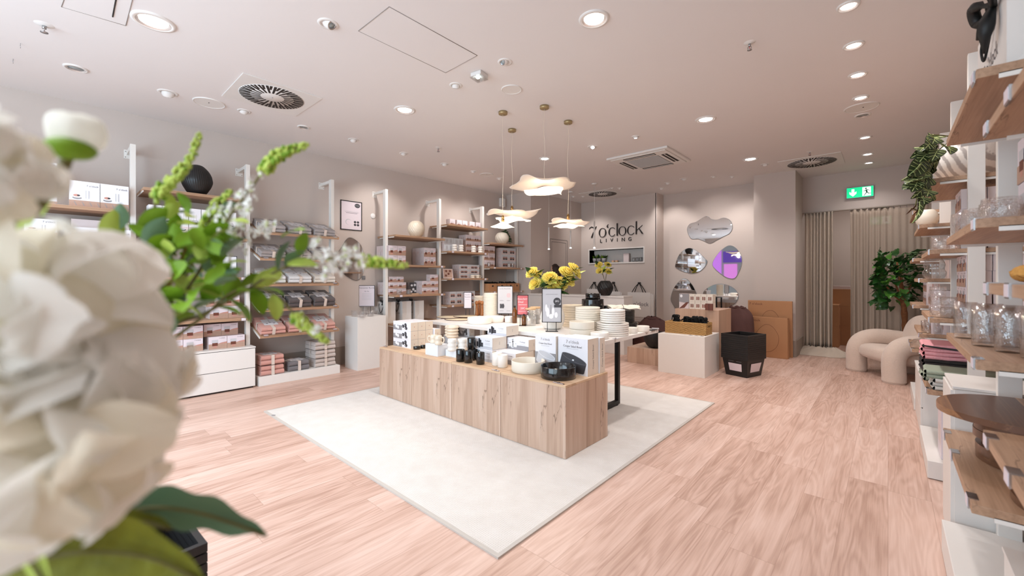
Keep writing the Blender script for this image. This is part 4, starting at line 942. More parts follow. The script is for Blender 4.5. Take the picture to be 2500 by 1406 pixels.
# ---------------------------------------------------------------- towels on sloping shelves (bay C)
TILT = R(19)
def towel_pack(col, lcol, L=.36, Wd=.285, Hh=.085, folds=2):
    """wrapped towel: local x along the slope (front at 0), y across, z up"""
    key = ('towel', col, L, Wd, Hh, folds)
    if key in _mesh: return _mesh[key]
    b = MB(); hh = Hh/folds
    for k in range(folds):
        def slab(x0, x1, y0, y1, z0, z1):
            n = 10; rows = []
            r_ = (z1-z0)/2; zc = (z0+z1)/2
            for j in range(9):
                a = PI*j/8-PI/2
                rows.append([(x1-r_+r_*math.cos(a) if i >= 0 else 0, y0+(y1-y0)*i/n, zc+r_*math.sin(a)) for i in range(n+1)])
            back = [[(x0, y0+(y1-y0)*i/n, z1) for i in range(n+1)]]
            b.sheet([[(x0, y0+(y1-y0)*i/n, z0) for i in range(n+1)]]+rows+back, lcol)
            for yy in (y0, y1):
                prof = [(x0, z0)]+[(x1-r_+r_*math.cos(PI*j/8-PI/2), zc+r_*math.sin(PI*j/8-PI/2)) for j in range(9)]+[(x0, z1)]
                b.add([(x_, yy, z_) for x_, z_ in prof], [tuple(range(len(prof)))], lcol)
            b.add([(x0, y0, z0), (x0, y1, z0), (x0, y1, z1), (x0, y0, z1)], [(0, 1, 2, 3)], lcol)
        slab(-L, 0-.006*k, -Wd/2+.004*k, Wd/2-.004*k, hh*k+.001, hh*(k+1)-.001)
    towel = b.mesh('towel')
    r = MB(); e = .0035
    r.box(-L-.002, e, -.018, .018, Hh, Hh+.0012, 'towelband').box(e-.0012, e, -.018, .018, 0, Hh, 'towelband')
    r.box(-L*.5-.016, -L*.5+.016, -Wd/2-e, Wd/2+e, Hh+.0006, Hh+.0016, 'towelband')
    for q in (-1, 1): r.box(-L*.5-.016, -L*.5+.016, q*(Wd/2+e)-.0006, q*(Wd/2+e)+.0006, 0, Hh, 'towelband')
    band = r.mesh('gift_band')
    c_ = MB().box(-L*.5-.085, -L*.5+.085, -.08, .08, Hh+.002, Hh+.0032, 'boxwhite')
    for u, v in ((.25, 0), (.6, -.5), (.6, .5)): c_.box(-L*.5-.01+u*.08-.006, -L*.5-.01+u*.08+.006, v*.08-.01, v*.08+.01, Hh+.0033, Hh+.004, 'p_dark')
    txt(c_, "7 o'clock", .02, 'p_text', -L*.5-.045, 0, Hh+.0036, 'top'); card = c_.mesh('label_card')
    w_ = MB(); rnd = random.Random(5)
    g = []
    for j in range(13):
        row = []
        for i in range(13):
            u, v = i/12, j/12; bulge = .010*math.sin(PI*u)*math.sin(PI*v)
            row.append((-L-.02+(L+.03)*u, -Wd/2-.012+(Wd+.024)*v, Hh+.004+bulge+rnd.uniform(-.003, .005)-(.02 if i in (0, 12) or j in (0, 12) else 0)))
        g.append(row)
    w_.sheet(g, 'wrap')
    fr = [[(.012+.006*math.sin(i*1.7+j), -Wd/2-.012+(Wd+.024)*i/12, Hh-.014-(Hh-.016)*j/3) for i in range(13)] for j in range(4)]; w_.sheet(fr, 'wrap')
    w_.add([(.0, Wd/2+.01, .01), (-.10, Wd/2+.045, .012), (-.12, Wd/2+.05, .05), (-.02, Wd/2+.012, Hh)], [(0, 1, 2, 3)], 'wrap')
    wrap = w_.mesh('plastic_wrap')
    _mesh[key] = (towel, band, card, wrap); return _mesh[key]
M['towelband'] = pmat('gift_band_paper', (226, 210, 198), .6)
TC = {'grey': (184, 175, 174), 'mauve': (180, 168, 165), 'snow': (244, 242, 242), 'charcoal': (92, 80, 79), 'pink': (230, 168, 154), 'beige': (222, 206, 197), 'slate': (128, 122, 124), 'creamy': (244, 234, 222)}
for k, c_ in TC.items(): M['tw_'+k] = pmat('terry_'+k, c_, .95, noise=.05, nscale=60, bump=.8, bscale=220, sheen=.3)
def towel(col, loc, tilt, label, group, folds=2, Hh=.085, Wd=.285, L=.36, rz=0):
    t = thing('towel_pack', label, 'towel', loc, 0, group); t.rotation_euler = (0, tilt, rz)
    for me, n_ in zip(towel_pack(col, 'tw_'+col, L, Wd, Hh, folds), ('towel', 'gift_band', 'label_card', 'plastic_wrap')):
        o = bpy.data.objects.new(n_, me); C.objects.link(o); o.parent = t
    return t
zc = [1.864, 1.548, 1.232, .921, .603]
rowc = [('grey',)*3, ('mauve', 'mauve', 'grey'), ('snow', 'snow', 'creamy'), ('charcoal',)*3, ('pink',)*3]
rn = ['light grey', 'mauve grey', 'white', 'charcoal', 'pink']; rw = ['top', 'second', 'third', 'fourth', 'lowest']
for i, z in enumerate(zc):
    Lr = .42; t = thing('sloping_shelf', 'sloping oak towel shelf, %s of five, holding %s towels' % (rw[i], rn[i]), 'shelf', (-5.6, 2.165, z), 0, 'sloping oak shelves of the towel bay')
    t.rotation_euler = (0, TILT, 0)
    MB().box(-Lr, 0, -.485, .485, -.03, 0, 'oaky').build('board', t, bev=.0015)
    MB().box(-.012, -.006, -.47, .47, 0, .008, 'glass').build('retaining_lip', t)
    for q in (-1, 1): MB().box(-Lr+.1, -.01, q*.488-.003, q*.488+.003, -.036, -.012, 'whitem').build('bracket', t)
    for q in (-.42, .43): MB().box(.0, .004, q-.026, q+.026, -.006, .003, 'chrome').box(-.03, 0, q-.024, q+.024, .0005, .003, 'boxlilac').build('price_clip', t)
    for j in range(3):
        y = 1.83+.315*j; c_ = rowc[i][j]
        if i == 1 and False: continue
        x = -.022; off = Vector((x*math.cos(TILT), 0, -x*math.sin(TILT)))
        Hh = [.08, .075, .085, .10, .085][i]; 
        towel(c_, (-5.6+off.x, y, z+off.z+.0015), TILT, '%s wrapped towel pack, %s of three on the %s sloping shelf' % (rn[i], ('left', 'middle', 'right')[j], rw[i]), 'wrapped towel packs in the towel bay', folds=2, Hh=Hh, Wd=.275)
t = MB().box(-6.12, -5.606, 1.667, 2.662, 0, .11, 'white').build('low_plinth', bev=.002); tag(t, 'low white plinth on the floor under the sloping towel shelves', 'plinth')
for k in range(2): towel('pink', (-5.64, 1.83, .1115+k*.126), 0, 'pink towel pack on the low plinth, %s of two stacked' % ('lower', 'upper')[k], 'towel packs on the low plinth', Hh=.115, Wd=.26, L=.34)
towel('slate', (-5.66, 2.15, .1115), 0, 'dark grey wrapped towel pack alone in the middle of the low plinth', 'towel packs on the low plinth', Hh=.12, Wd=.25, L=.3)
for k in range(3): towel('beige', (-5.66, 2.49, .1115+k*.1135), 0, 'beige towel pack on the low plinth, %s of three stacked' % ('bottom', 'middle', 'top')[k], 'towel packs on the low plinth', Hh=.105, Wd=.27, L=.34)

# ---------------------------------------------------------------- framed signs
def sign(label, loc, rz, w, h, leg, panel, draw, group='framed counter signs', base=True, fr=.006):
    """black steel frame on two thin legs, front faces local -Y"""
    t = thing('framed_sign', label, 'sign', loc, rz, group)
    f = MB(); z0 = leg; z1 = leg+h; a = w/2
    f.box(-a, a, -.005, .005, z0, z0+fr, 'blackmetal').box(-a, a, -.005, .005, z1-fr, z1, 'blackmetal').box(-a, -a+fr, -.005, .005, z0, z1, 'blackmetal').box(a-fr, a, -.005, .005, z0, z1, 'blackmetal'); f.build('frame', t)
    if leg > 0:
        for q in (-1, 1): MB().box(q*a*.45-.003, q*a*.45+.003, -.003, .003, .003, z0, 'blackmetal').build('leg', t)
        if base: MB().box(-a*.62, a*.62, -.035, .035, 0, .004, 'blackmetal').build('base', t)
    p_ = MB().box(-a+fr, a-fr, -.001, .002, z0+fr, z1-fr, panel); p_.T = TR(z=z0); draw(p_, w, h); p_.T = I4; p_.build('printed_sheet', t)
    return t
Y_ = -.0018
def d_text(lines, m='p_text'):
    def f(s, w, h):
        for body, size, zz in lines: txt(s, body, size*w, m, 0, Y_, zz*h)
    return f
t_ = PY(874, 775, 2.877).z
ped = MB().box(-.187, .187, 0, .445, 0, t_, 'white').build('pedestal', loc=(-5.715, 2.877, 0), bev=.002); tag(ped, 'tall white pedestal below the framed poster, with tumblers on it', 'pedestal')
def tumbler(name, label, loc, r, h, group, cut=True, m='glass', cat='glass', n=24, r2=None):
    key = (name, r, h, m)
    if key not in _mesh:
        f = (lambda rr, z, a: rr*(1+.05*math.sin(8*a+z*160)*math.cos(z*120))) if cut else (lambda rr, z, a: rr)
        rr = r2 or r*.92; zs = [0, .004, h*.25, h*.5, h*.75, h]
        _mesh[key] = MB().lathe([(rr*.9, 0), (rr, .004)]+[(rr+(r-rr)*z/h, z) for z in zs[2:]]+[(r-.002, h), (rr-.003, h*.5), (rr-.004, .012), (0.001, .010)], m, 40, fun=f, closed=True).mesh(name)
    o = bpy.data.objects.new(name, _mesh[key]); C.objects.link(o); o.location = loc; return tag(o, label, cat, group)
M['crystal'] = thin_glass('cut_crystal', (250, 250, 250), refl=1.0, haze=.0, bump=.9, bscale=45, mx_=.5, rough=.04)
for k, (px, pyb) in enumerate(((866, 772), (884, 774), (905, 772))):
    q = PZ(px, pyb, t_); tumbler('crystal_tumbler', 'low cut-crystal tumbler on the tall pedestal, %s of three in front' % ('left', 'middle', 'right')[k], q, .048, .085, 'tumblers on the tall pedestal', m='crystal')
for k, (px, pyb) in enumerate(((890, 768), (918, 766))):
    q = PZ(px, pyb, t_); tumbler('crystal_highball', 'taller crystal glass at the back of the tall pedestal, %s of two' % ('left', 'right')[k], q, .045, .12, 'tumblers on the tall pedestal', m='crystal')
q = PZ(893, 766, t_); sz = mpp(q)
sign('white framed price sign with newsletter text standing on the tall pedestal', (q.x-.06, q.y+.05, t_), R(44), 39*sz*1.0, 52*sz, 14*sz+.02, 'boxlilac', lambda s, w, h: ([txt(s, 'Newsletter Bundle', w*.125, 'p_text', 0, Y_, h*.88)], [rect(s, -w*.3, w*.3, h*(.6-.07*k), h*(.615-.07*k), 'p_lgrey', Y_) for k in range(5)], [txt(s, '4er Set', w*.1, 'p_text', 0, Y_, h*.72)]))
# framed poster on the wall
pc = (PX(832, 487, -6.13)+PX(884, 565, -6.13))/2
def poster(s, w, h):
    oval(s, w*.28, h*.86, w*.13, h*.075, 'p_dark', Y_); txt(s, "7 o'clock", w*.05, 'p_white', w*.28, Y_-.0004, h*.86)
    rect(s, -w*.36, w*.3, h*.645, h*.652, 'p_lgrey', Y_); rect(s, -w*.3, w*.34, h*.615, h*.622, 'p_text', Y_); rect(s, -w*.25, w*.28, h*.58, h*.590, 'p_dark', Y_)
    oval(s, -w*.14, h*.28, w*.14, h*.10, 'p_lgrey', Y_); oval(s, -w*.12, h*.27, w*.12, h*.085, 'boxlilac', Y_-.0003)
    for dx, dz in ((-.07, .05), (.07, .05), (-.07, -.045), (.07, -.045)): oval(s, w*.24+dx*w, h*.24+dz*h, w*.06, h*.04, 'p_dark', Y_)
sign('large black-framed poster with four dark pebbles on the left wall', (WX+.008, 3.094, 2.045), R(90), .345, .45, 0, 'boxlilac', poster, fr=.012, group='wall poster')
tag(MB().lathe([(.0, -.02), (.03, -.018), (.042, -.01), (.044, 0)], 'plastic', 32, closed=False).build('wall_sensor', loc=(WX, 3.462, 2.306), rot=(0, R(-90), 0)), 'round white wall sensor right of the framed poster', 'sensor').rotation_euler = (0, R(-90), 0)
for k, (px, py) in enumerate(((883, 648), (887, 678))):
    q = PX(px, py, WX); sw = thing('wall_switch', 'small metal wall switch right of the organic mirror, '+('upper', 'lower')[k], 'switch', q, R(90), 'switches on the left wall')
    MB().box(-.03, .03, -.008, 0, -.03, .03, 'alu').build('plate', sw); MB().box(-.02, .02, -.012, -.008, -.012, .012, 'chrome').build('rocker', sw)
def organic_mirror(label, loc, rz, pts, group='organic wall mirrors'):
    t = thing('organic_mirror', label, 'mirror', loc, rz, group); o = blob_outline(pts, 10)
    MB().prism(o, -.012, -.004, 'mirroredge').build('backing', t)
    MB().prism([(a*.985, b*.985) for a, b in o], -.0135, -.012, 'mirror').build('mirror_glass', t); return t
organic_mirror('organic mirror on the left wall, half hidden by the white blossom sprig', (WX, 3.08, 1.6), R(90), [(-.16, .15), (-.02, .33), (.17, .22), (.22, -.02), (.2, -.24), (.08, -.33), (-.14, -.2), (-.24, -.02)])
# little sign between the leaves (bay B), black easel
q = PX(560, 676, -5.75)
sign('small black-framed card standing on the eye-level shelf behind the leaves', (-5.75, q.y, 1.314), R(80), .15, .17, .08, 'boxwhite', lambda s, w, h: [rect(s, -w*.3, w*.3, h*(.7-.1*k), h*(.72-.1*k), 'p_lgrey', Y_) for k in range(3)])
# white mugs in towers, tumblers and a leaning picture
M['mugw'] = M['ceramic']
def puffy(r, h, lobes, m):
    key = ('puffy', r, h, lobes, m)
    if key not in _mesh:
        _mesh[key] = MB().lathe([(r*.6, 0)]+[(r*(.84+.16*abs(math.sin(PI*(k+.5)/12*lobes))), h*k/12) for k in range(13)]+[(r*.7, h), (r*.68, h*.6), (.001, h*.5)], m, 28).mesh('cup_body')
    return _mesh[key]
def cup(label, loc, r, h, group, m='ceramic', lobes=3, handle=False, rz=0, name='stacked_cup'):
    t = thing(name, label, 'cup', loc, rz, group); o = bpy.data.objects.new('cup_body', puffy(r, h, lobes, m)); C.objects.link(o); o.parent = t
    if handle:
        key = ('hnd', r, h, m)
        if key not in _mesh: _mesh[key] = MB().tube(spline([(r*.86, 0, h*.8), (r*1.5, 0, h*.78), (r*1.62, 0, h*.45), (r*1.3, 0, h*.2), (r*.85, 0, h*.22)], 5), h*.075, m, 8).mesh('handle')
        o = bpy.data.objects.new('handle', _mesh[key]); C.objects.link(o); o.parent = t
    return t
for i, (px, w) in enumerate(((1109, 'first'), (1125.5, 'second'), (1156, 'third'), (1172.5, 'fourth'))):
    q = PX(px, 612, -5.66)
    for k in range(3): cup('white puffy cup, %s in the %s tower from left, shelf above eye level' % (('bottom', 'middle', 'top')[k], w), (-5.66, q.y, 1.778+k*.0405), .046, .04, 'white cup towers on the left wall', lobes=1)
for i, px in enumerate((1154, 1166)):
    q = PX(px, 677, -5.66); cup('small cream mug with handle before the flat boxes, '+('left', 'right')[i], (-5.66, q.y, 1.305), .042, .058, 'mugs before the flat boxes', 'cream', 2, True, R(70))
for i, px in enumerate((974, 997)):
    q = PX(px, 717, -5.64); tumbler('crystal_tumbler', 'crystal tumbler on the shelf under the cream vase, '+('left', 'right')[i], (-5.64, q.y, 1.045), .04, .085, 'tumblers under the cream vase', m='crystal')
for i, (px, z) in enumerate(((1194, 1.52), (1243, 1.52), (1252, 1.52))):
    q = PX(px, 650, -5.64); tumbler('ribbed_tumbler', 'small clear glass before the boxes of the last bay, '+('left', 'middle', 'right')[i], (-5.64, q.y, z), .034, .09, 'glasses on the last bay', m='ribglass', cut=False)
q = PX(1012, 717, -5.64); tag(MB().box(-.03, .03, -.07, .07, 0, .018, 'oaky').build('wood_tray', loc=(-5.645, q.y, 1.046)), 'small flat wooden board beside the crystal tumblers', 'board')
q = PX(1086, 675, -5.75); t = thing('leaning_picture', 'leaning picture print on the eye-level shelf, seen edge on', 'picture', (-5.72, 4.66, 1.305), R(90)); t.rotation_euler = (R(-14), 0, R(70))
MB().box(-.09, .09, 0, .012, 0, .17, 'boxpink').build('panel', t); pp = MB(); rect(pp, -.08, .08, .01, .16, 'p_table', -.001); [oval(pp, u, v, .02, .02, 'p_glass', -.0015) for u, v in ((-.04, .05), (.01, .08), (.04, .13), (-.03, .13))]; pp.build('print', t)

# paper carrier bags
M['bagpaper'] = pmat('white_bag_paper', (232, 226, 221), .6)
def carrier(label, loc, rz, w, d, h, group, ribbon=True, rope='blackfab', logo=True, m='bagpaper'):
    t = thing('paper_bag', label, 'bag', loc, rz, group)
    b = MB(); a = w/2
    b.box(-a, a, 0, d, 0, .002, m); b.box(-a, a, 0, .001, 0, h, m); b.box(-a, a, d-.001, d, 0, h, m)
    for q in (-1, 1):
        b.add([(q*a, 0, 0), (q*a, d, 0), (q*a, d, h), (q*(a-.012), d/2, h), (q*(a-.012), d/2, h*.35), (q*a, 0, h)], [(0, 4, 5), (0, 1, 4), (1, 2, 4), (2, 3, 4), (4, 3, 5)], m)
    b.build('bag_body', t)
    for yy, nm in ((-.003, 'handle'), (d+.003, 'handle')):
        hh = MB().tube(spline([(-a*.45, yy, h-.03), (-a*.42, yy-.006*(1 if yy < 0 else -1), h*.72), (-a*.05, yy-.01*(1 if yy < 0 else -1), h*.48), (a*.3, yy-.006*(1 if yy < 0 else -1), h*.7), (a*.42, yy, h-.03)], 6), .004, rope, 6); hh.build('handle', t)
    if ribbon:
        r = MB()
        for q in (-1, 1): r.tube(spline([(a*.2, -.004, h*.98), (a*.2+q*.03, -.012, h+.03), (a*.2+q*.05, -.006, h+.005), (a*.2, -.004, h*.97)], 4), .006, 'ribbon', 5)
        r.tube([(a*.2, -.006, h*.98), (a*.22, -.012, h*.84)], [.006, .012], 'ribbon', 6); r.build('ribbon_bow', t)
    if logo: l = MB(); txt(l, "7 o'clock", w*.14, 'p_text', 0, -.0015, h*.42); l.build('logo_print', t)
    return t
for k, (y0, x_, lb) in enumerate(((3.50, -5.66, 'nearest'), (3.79, -5.7, 'middle'), (4.04, -5.72, 'farthest'))):
    carrier('white paper carrier bag with black bow on the low shelf, %s of three' % lb, (-5.985+.0*k, y0+.02, .595), 0, .29, .16 if k == 0 else .17, .335, 'white gift bags on the low shelf').rotation_euler = (0, 0, R(2-3*k))

# ---------------------------------------------------------------- goods on the oak blocks and the white table
def boxpix(kind, name, near, lx, rx2, top, z, label, group, cat='box', hfix=None):
    P = PZ(near[0], near[1], z); k = mpp(P)
    x0 = PY(lx, near[1], P.y).x; y1 = PX(rx2, near[1], P.x).y
    h = hfix or HC+(HYP-top)*k-z; w = P.x-x0; d = abs(y1-P.y)
    if kind == 'riser':
        o = MB().box(-w/2, w/2, 0, d, 0, h, 'riser').build(name, loc=((P.x+x0)/2, P.y, z), bev=.0015); tag(o, label, cat, group)
    else: o = put(name, kind, (round(w, 4), round(d, 4), round(h, 4)), ((P.x+x0)/2, P.y, z), 0, label, group, cat)
    return P, w, d, h
M['riser'] = pmat('white_riser', (226, 230, 236), .5)
def circ(px, py, w, z):
    p = PZ(px, py, z); r = w/2*mpp(p); d = Vector((p.x, p.y, 0)).normalized(); c = p+d*r; r = w/2*mpp(c); c = p+d*r
    return c, r, mpp(c)
GM = 'white mug gift boxes on the block'
P = PZ(1002.8, 851.3, BZ); x0 = PY(960.1, 850, P.y).x; ys = [PX(q, 850, P.x).y for q in (1002.8, 1020.5, 1039, 1057)]
mw = P.x-x0; mh = (HC+(HYP-788)*mpp(P)-BZ)/3
for c_ in range(3):
    for r_ in range(3): put('mug_box', 'mugs', (mw, ys[c_+1]-ys[c_]-.001, mh), ((P.x+x0)/2, ys[c_], BZ+r_*mh), 0, 'white mug gift box, %s, %s layer of the pile at the left block end' % (('front', 'middle', 'rear')[c_], ('bottom', 'middle', 'top')[r_]), GM)
for r_ in range(2): put('mug_box', 'mugs', (mw, .08, mh), ((P.x+x0)/2+.03, ys[3]+.004, BZ+r_*mh), 0, 'white mug gift box behind the three-high pile, %s' % ('lower', 'upper')[r_], GM)
def straight_cup(label, px, py, w, h, z, m, group, name='cup', lobes=0, handle=False, rz=0, cat='cup'):
    c, r, k = circ(px, py, w, z); h = h*k; t = thing(name, label, cat, c, rz, group)
    if lobes:
        o = bpy.data.objects.new('cup_body', puffy(round(r, 4), round(h, 4), lobes, m)); C.objects.link(o); o.parent = t
    else:
        key = ('sc', round(r, 3), round(h, 3), m)
        if key not in _mesh:
            r2, h2 = round(r, 3), round(h, 3)
            _mesh[key] = MB().lathe([(r2*.88, 0), (r2, .004), (r2, h2*.5), (r2, h2-.002), (r2-.001, h2), (r2-.004, h2-.001), (r2-.004, .01), (.0006, .009)], m, 40, fun=(lambda rr, z_, a: rr*(1+.012*math.sin(26*a))) if m == 'blackcer' and name == 'ribbed_cup' else None).mesh('cup_body')
        o = bpy.data.objects.new('cup_body', _mesh[key]); C.objects.link(o); o.parent = t
    if handle: MB().tube(spline([(r*.85, 0, h*.8), (r*1.45, 0, h*.82), (r*1.62, 0, h*.5), (r*1.3, 0, h*.22), (r*.8, 0, h*.25)], 5), h*.075, m, 8).build('handle', t)
    return c, r, h
GC = 'cups on the oak blocks'
straight_cup('tiny black glazed bowl in front of the mug boxes, left of two', 1018, 854, 18, 7, BZ, 'blackcer', GC, 'small_bowl', cat='bowl')
straight_cup('tiny black glazed bowl beside the first white riser, right of two', 1033, 851.5, 13, 8, BZ, 'blackcer', GC, 'small_bowl', cat='bowl')
boxpix('riser', 'white_riser', (1068.5, 871), 1038.5, 1094, 843, BZ, 'white cube riser under the cream mug with handle', 'white display risers')
P1, w1, d1, h1 = boxpix('riser', 'white_riser', (1136, 878), 1088, 1152, 862, BZ, 'low white riser under the puffy white cups, behind black cups', 'white display risers')
P2, w2, d2, h2 = boxpix('riser', 'white_riser', (1150, 848), 1083, 1176, 826, BZ, 'long white riser at the back under the cream wavy cup towers', 'white display risers')
za = BZ+(HC+(HYP-843)*mpp(PZ(1068.5, 871, BZ))-BZ)
straight_cup('cream mug with handle on the white cube riser, rear', 1059, 839, 18, 20, za, 'cream', GC, 'mug', 2, True, R(215))
straight_cup('cream mug with handle on the white cube riser, front', 1070.5, 843, 19, 22, za, 'cream', GC, 'mug', 2, True, R(20))
zb = BZ+h1
straight_cup('puffy white three-ring cup left of the other on the low riser', 1104, 858, 23, 29, zb, 'ceramic', GC, 'ring_cup', 3)
straight_cup('puffy white three-ring cup beside the tall black cup tower', 1128, 856, 24, 27, zb, 'ceramic', GC, 'ring_cup', 3)
zc2 = BZ+h2
c_, r_, hh = straight_cup('cream wavy cup, lower of the front tower on the long riser', 1105, 826, 30, 14.5, zc2, 'cream', GC, 'wavy_cup', 2); t = dup(bpy.data.objects[[o.name for o in bpy.data.objects if o.name.startswith('wavy_cup')][-1]], (c_.x, c_.y, zc2+hh), label='cream wavy cup, upper of the front tower on the long riser')
c_, r_, hh = straight_cup('cream wavy cup, lower of the rear tower on the long riser', 1097, 822, 22, 13, zc2, 'cream', GC, 'wavy_cup', 2); dup(bpy.data.objects[[o.name for o in bpy.data.objects if o.name.startswith('wavy_cup')][-1]], (c_.x, c_.y, zc2+hh), label='cream wavy cup, upper of the rear tower on the long riser')
boxpix('mugs', 'mug_box', (1145.5, 821), 1121, 1158.5, 801, zc2, 'white mug gift box alone on the long riser', GM)
for px, py, lb in ((1124, 884, 'left of the front three'), (1143.5, 887, 'middle of the front three'), (1173, 891, 'right of the front three')):
    straight_cup('black ribbed cup on the block, '+lb, px, py, 21, 29, BZ, 'blackcer', GC, 'ribbed_cup')
c_, r_, hh = straight_cup('black ribbed cup, lower of the two-cup tower', 1151, 881, 20.5, 27, BZ, 'blackcer', GC, 'ribbed_cup'); dup(bpy.data.objects[[o.name for o in bpy.data.objects if o.name.startswith('ribbed_cup')][-1]], (c_.x, c_.y, BZ+hh), label='black ribbed cup, upper of the two-cup tower')
straight_cup('black ribbed cup right behind the right front cup', 1172, 880, 20, 27, BZ, 'blackcer', GC, 'ribbed_cup')
GK = 'white canister boxes on the block'
PL1 = boxpix('canister', 'canister_box', (1202, 886), 1160, 1237, 857, BZ, 'white box with grey canister print, bottom of the left pile', GK)
PL2 = boxpix('jars', 'canister_box', (1259, 893), 1208, 1303, 864, BZ, 'white box with white jar print, bottom, behind the white cups', GK)
h_ = PL1[3]
PM1 = boxpix('canister', 'canister_box', (1202, 855.5), 1160, 1236.5, 826, BZ+h_+.0005, 'white box with dark canisters, second in the left pile', GK)
PM2 = boxpix('jars', 'canister_box', (1290.5, 857.6), 1238, 1316, 830, BZ+PL2[3]+.0005, 'white box with white jars, upper, left of the bowl boxes', GK)
boxpix('canister', 'canister_box', (1236, 821), 1190, 1266, 797, PM1[3]+BZ+h_+.001, 'white box with dark canisters on top of the piles', GK)
boxpix('canister', 'canister_box', (1292, 876), 1262, 1312, 850, BZ, 'white canister box at the back, supporting the jar box', GK, hfix=PL2[3])
for px, py, lb in ((1213.5, 894, 'left, behind the other'), (1227, 898.5, 'right, nearer the edge')): straight_cup('plain white ceramic cup, '+lb, px, py, 25, 30, BZ, 'ceramic', GC, 'straight_cup')
def bowl(label, px, py, w, h, z, m, group='bowls on the oak blocks', name='serving_bowl', wall=.006, cat='bowl'):
    c, r, k = circ(px, py, w, z); h = h*k; key = ('bowl', round(r, 3), round(h, 3), m, wall)
    if key not in _mesh:
        r2, h2 = round(r, 3), round(h, 3)
        _mesh[key] = MB().lathe([(r2*.93, 0), (r2*.985, .003), (r2, h2*.3), (r2, h2-.003), (r2-wall*.4, h2), (r2-wall, h2-.003), (r2-wall, h2*.3), (r2*.9, .012), (.0006, .009)], m, 56).mesh(name)
    o = bpy.data.objects.new(name, _mesh[key]); C.objects.link(o); o.location = c; return tag(o, label, cat, group), c, r, h
bowl('wide white matt salad bowl at the right end of the blocks', 1289.5, 915, 82, 27, BZ, 'ivory')
bowl('wide black glazed salad bowl at the near corner of the blocks', 1363, 931, 87, 29, BZ, 'blackcer')
PB, wB, dB, hB = boxpix('bowlb', 'salad_bowl_box', (1435, 920), 1362, 1461, 829, BZ, 'tall white box with black salad bowl print, at the block end', 'salad bowl gift boxes')
put('salad_bowl_box', 'bowlb', (round(wB, 4), round(dB*.5, 4), round(hB*.985, 4)), (PB.x-wB/2+.012, PB.y+dB+.002, BZ), 0, 'tall white box directly behind the black bowl box', 'salad bowl gift boxes')
ztop = BZ+hB; dq = (HC-ztop)*FPX/(815.5-HYP); q = PD(1306.5, 815.5, dq)
put('salad_bowl_box', 'bowlw', (round(PB.x-wB-.004-q.x, 4), .15, round(hB, 4)), ((q.x+PB.x-wB-.004)/2, q.y, BZ), 0, 'tall white box with pale salad bowl print, left of the black one', 'salad bowl gift boxes')
def price_holder(label, p, rz, L=.075):
    t = thing('price_holder', label, 'price tag', p, rz, 'price tag holders')
    MB().box(-L/2, L/2, -.009, .009, .0002, .004, 'chrome').build('rail', t); MB().box(-L/2+.004, L/2-.004, -.012, -.006, .0042, .0055, 'boxlilac').box(-.006, .006, -.01, .01, .004, .007, 'black').build('tag_strip', t)
price_holder('silver price tag holder at the near corner by the black salad bowl', PZ(1364, 936, BZ), R(-4), .1)
price_holder('silver price tag holder in front of the white cups', PZ(1210, 904.5, BZ), R(-4), .09)
price_holder('silver price tag holder at the far left block corner', PZ(941, 845.8, BZ), R(-4), .08)

# ---- on the white table
GT = 'tableware on the white table'
def plates(what, px, py, w, n, hpx, z, m, where, base=0, cat='plate', name='dinner_plate', straight=True):
    c, r, k = circ(px, py, w, z); H_ = hpx*k; hp = H_/n; key = ('plate', round(r, 4), round(hp, 4), m, straight)
    if key not in _mesh:
        r2 = r
        _mesh[key] = MB().lathe([(r2*.975, 0), (r2*.998, hp*.05), (r2, hp*.2), (r2, hp*.92), (r2*.992, hp*.985), (r2*.975, hp*.9), (r2*.96, hp*.3), (.0006, hp*.25)] if straight else [(r2*.9, 0), (r2*.985, hp*.12), (r2, hp*.4), (r2, hp*.9), (r2*.99, hp*.98), (r2*.975, hp*.9), (r2*.95, hp*.3), (.0006, hp*.25)], m, 48).mesh(name)
    rnd = random.Random(int(px))
    for i in range(n):
        o = bpy.data.objects.new(name, _mesh[key]); C.objects.link(o); o.location = (c.x+rnd.uniform(-.0015, .0015), c.y+rnd.uniform(-.0015, .0015), z+base+i*hp)
        pos = 'bottom' if i == 0 else 'topmost' if i == n-1 else '%s from bottom' % ORD[i] if i < 10 else ORD[n-1-i]+' from top'
        tag(o, '%s, %s, %s' % (what, pos if n > 1 else 'single', where), cat, '%s, %s' % (what, where))
    return c, r, z+base+H_
def d_prod(s, w, h):
    txt(s, 'Lovely Essentials', w*.105, 'p_text', 0, Y_, h*.9)
    for u, v, c1, n_ in ((-.22, .66, 'p_lgrey', 2), (.2, .64, 'p_blush', 4), (-.2, .28, 'p_dark', 2), (.22, .3, 'p_lgrey', 3)):
        for q in range(n_): oval(s, w*(u+.07*(q % 2)*(1 if q else 0)), h*(v+.045*(q//2)), w*.09, h*.055, c1, Y_-.0003*q)
        if c1 == 'p_dark':
            for q in (-1, 1): rect(s, w*(u+q*.07)-w*.06, w*(u+q*.07)+w*.06, h*.2, h*.36, 'p_dark', Y_-.0004*(q+2))
    for u, v in ((-.22, .47), (.22, .47), (-.22, .1), (.22, .1)): rect(s, w*u-w*.12, w*u+w*.12, h*v, h*(v+.01), 'p_text', Y_)
def d_red(s, w, h):
    txt(s, 'Geschirr', w*.24, 'p_white', -w*.02, Y_, h*.8); txt(s, 'Deal', w*.24, 'p_white', -w*.16, Y_, h*.65); txt(s, '20\u20ac', w*.24, 'p_white', 0, Y_, h*.33)
    for v in (.52, .5, .2, .16): rect(s, -w*.36, w*.36, h*v, h*(v+.008), 'p_white', Y_)
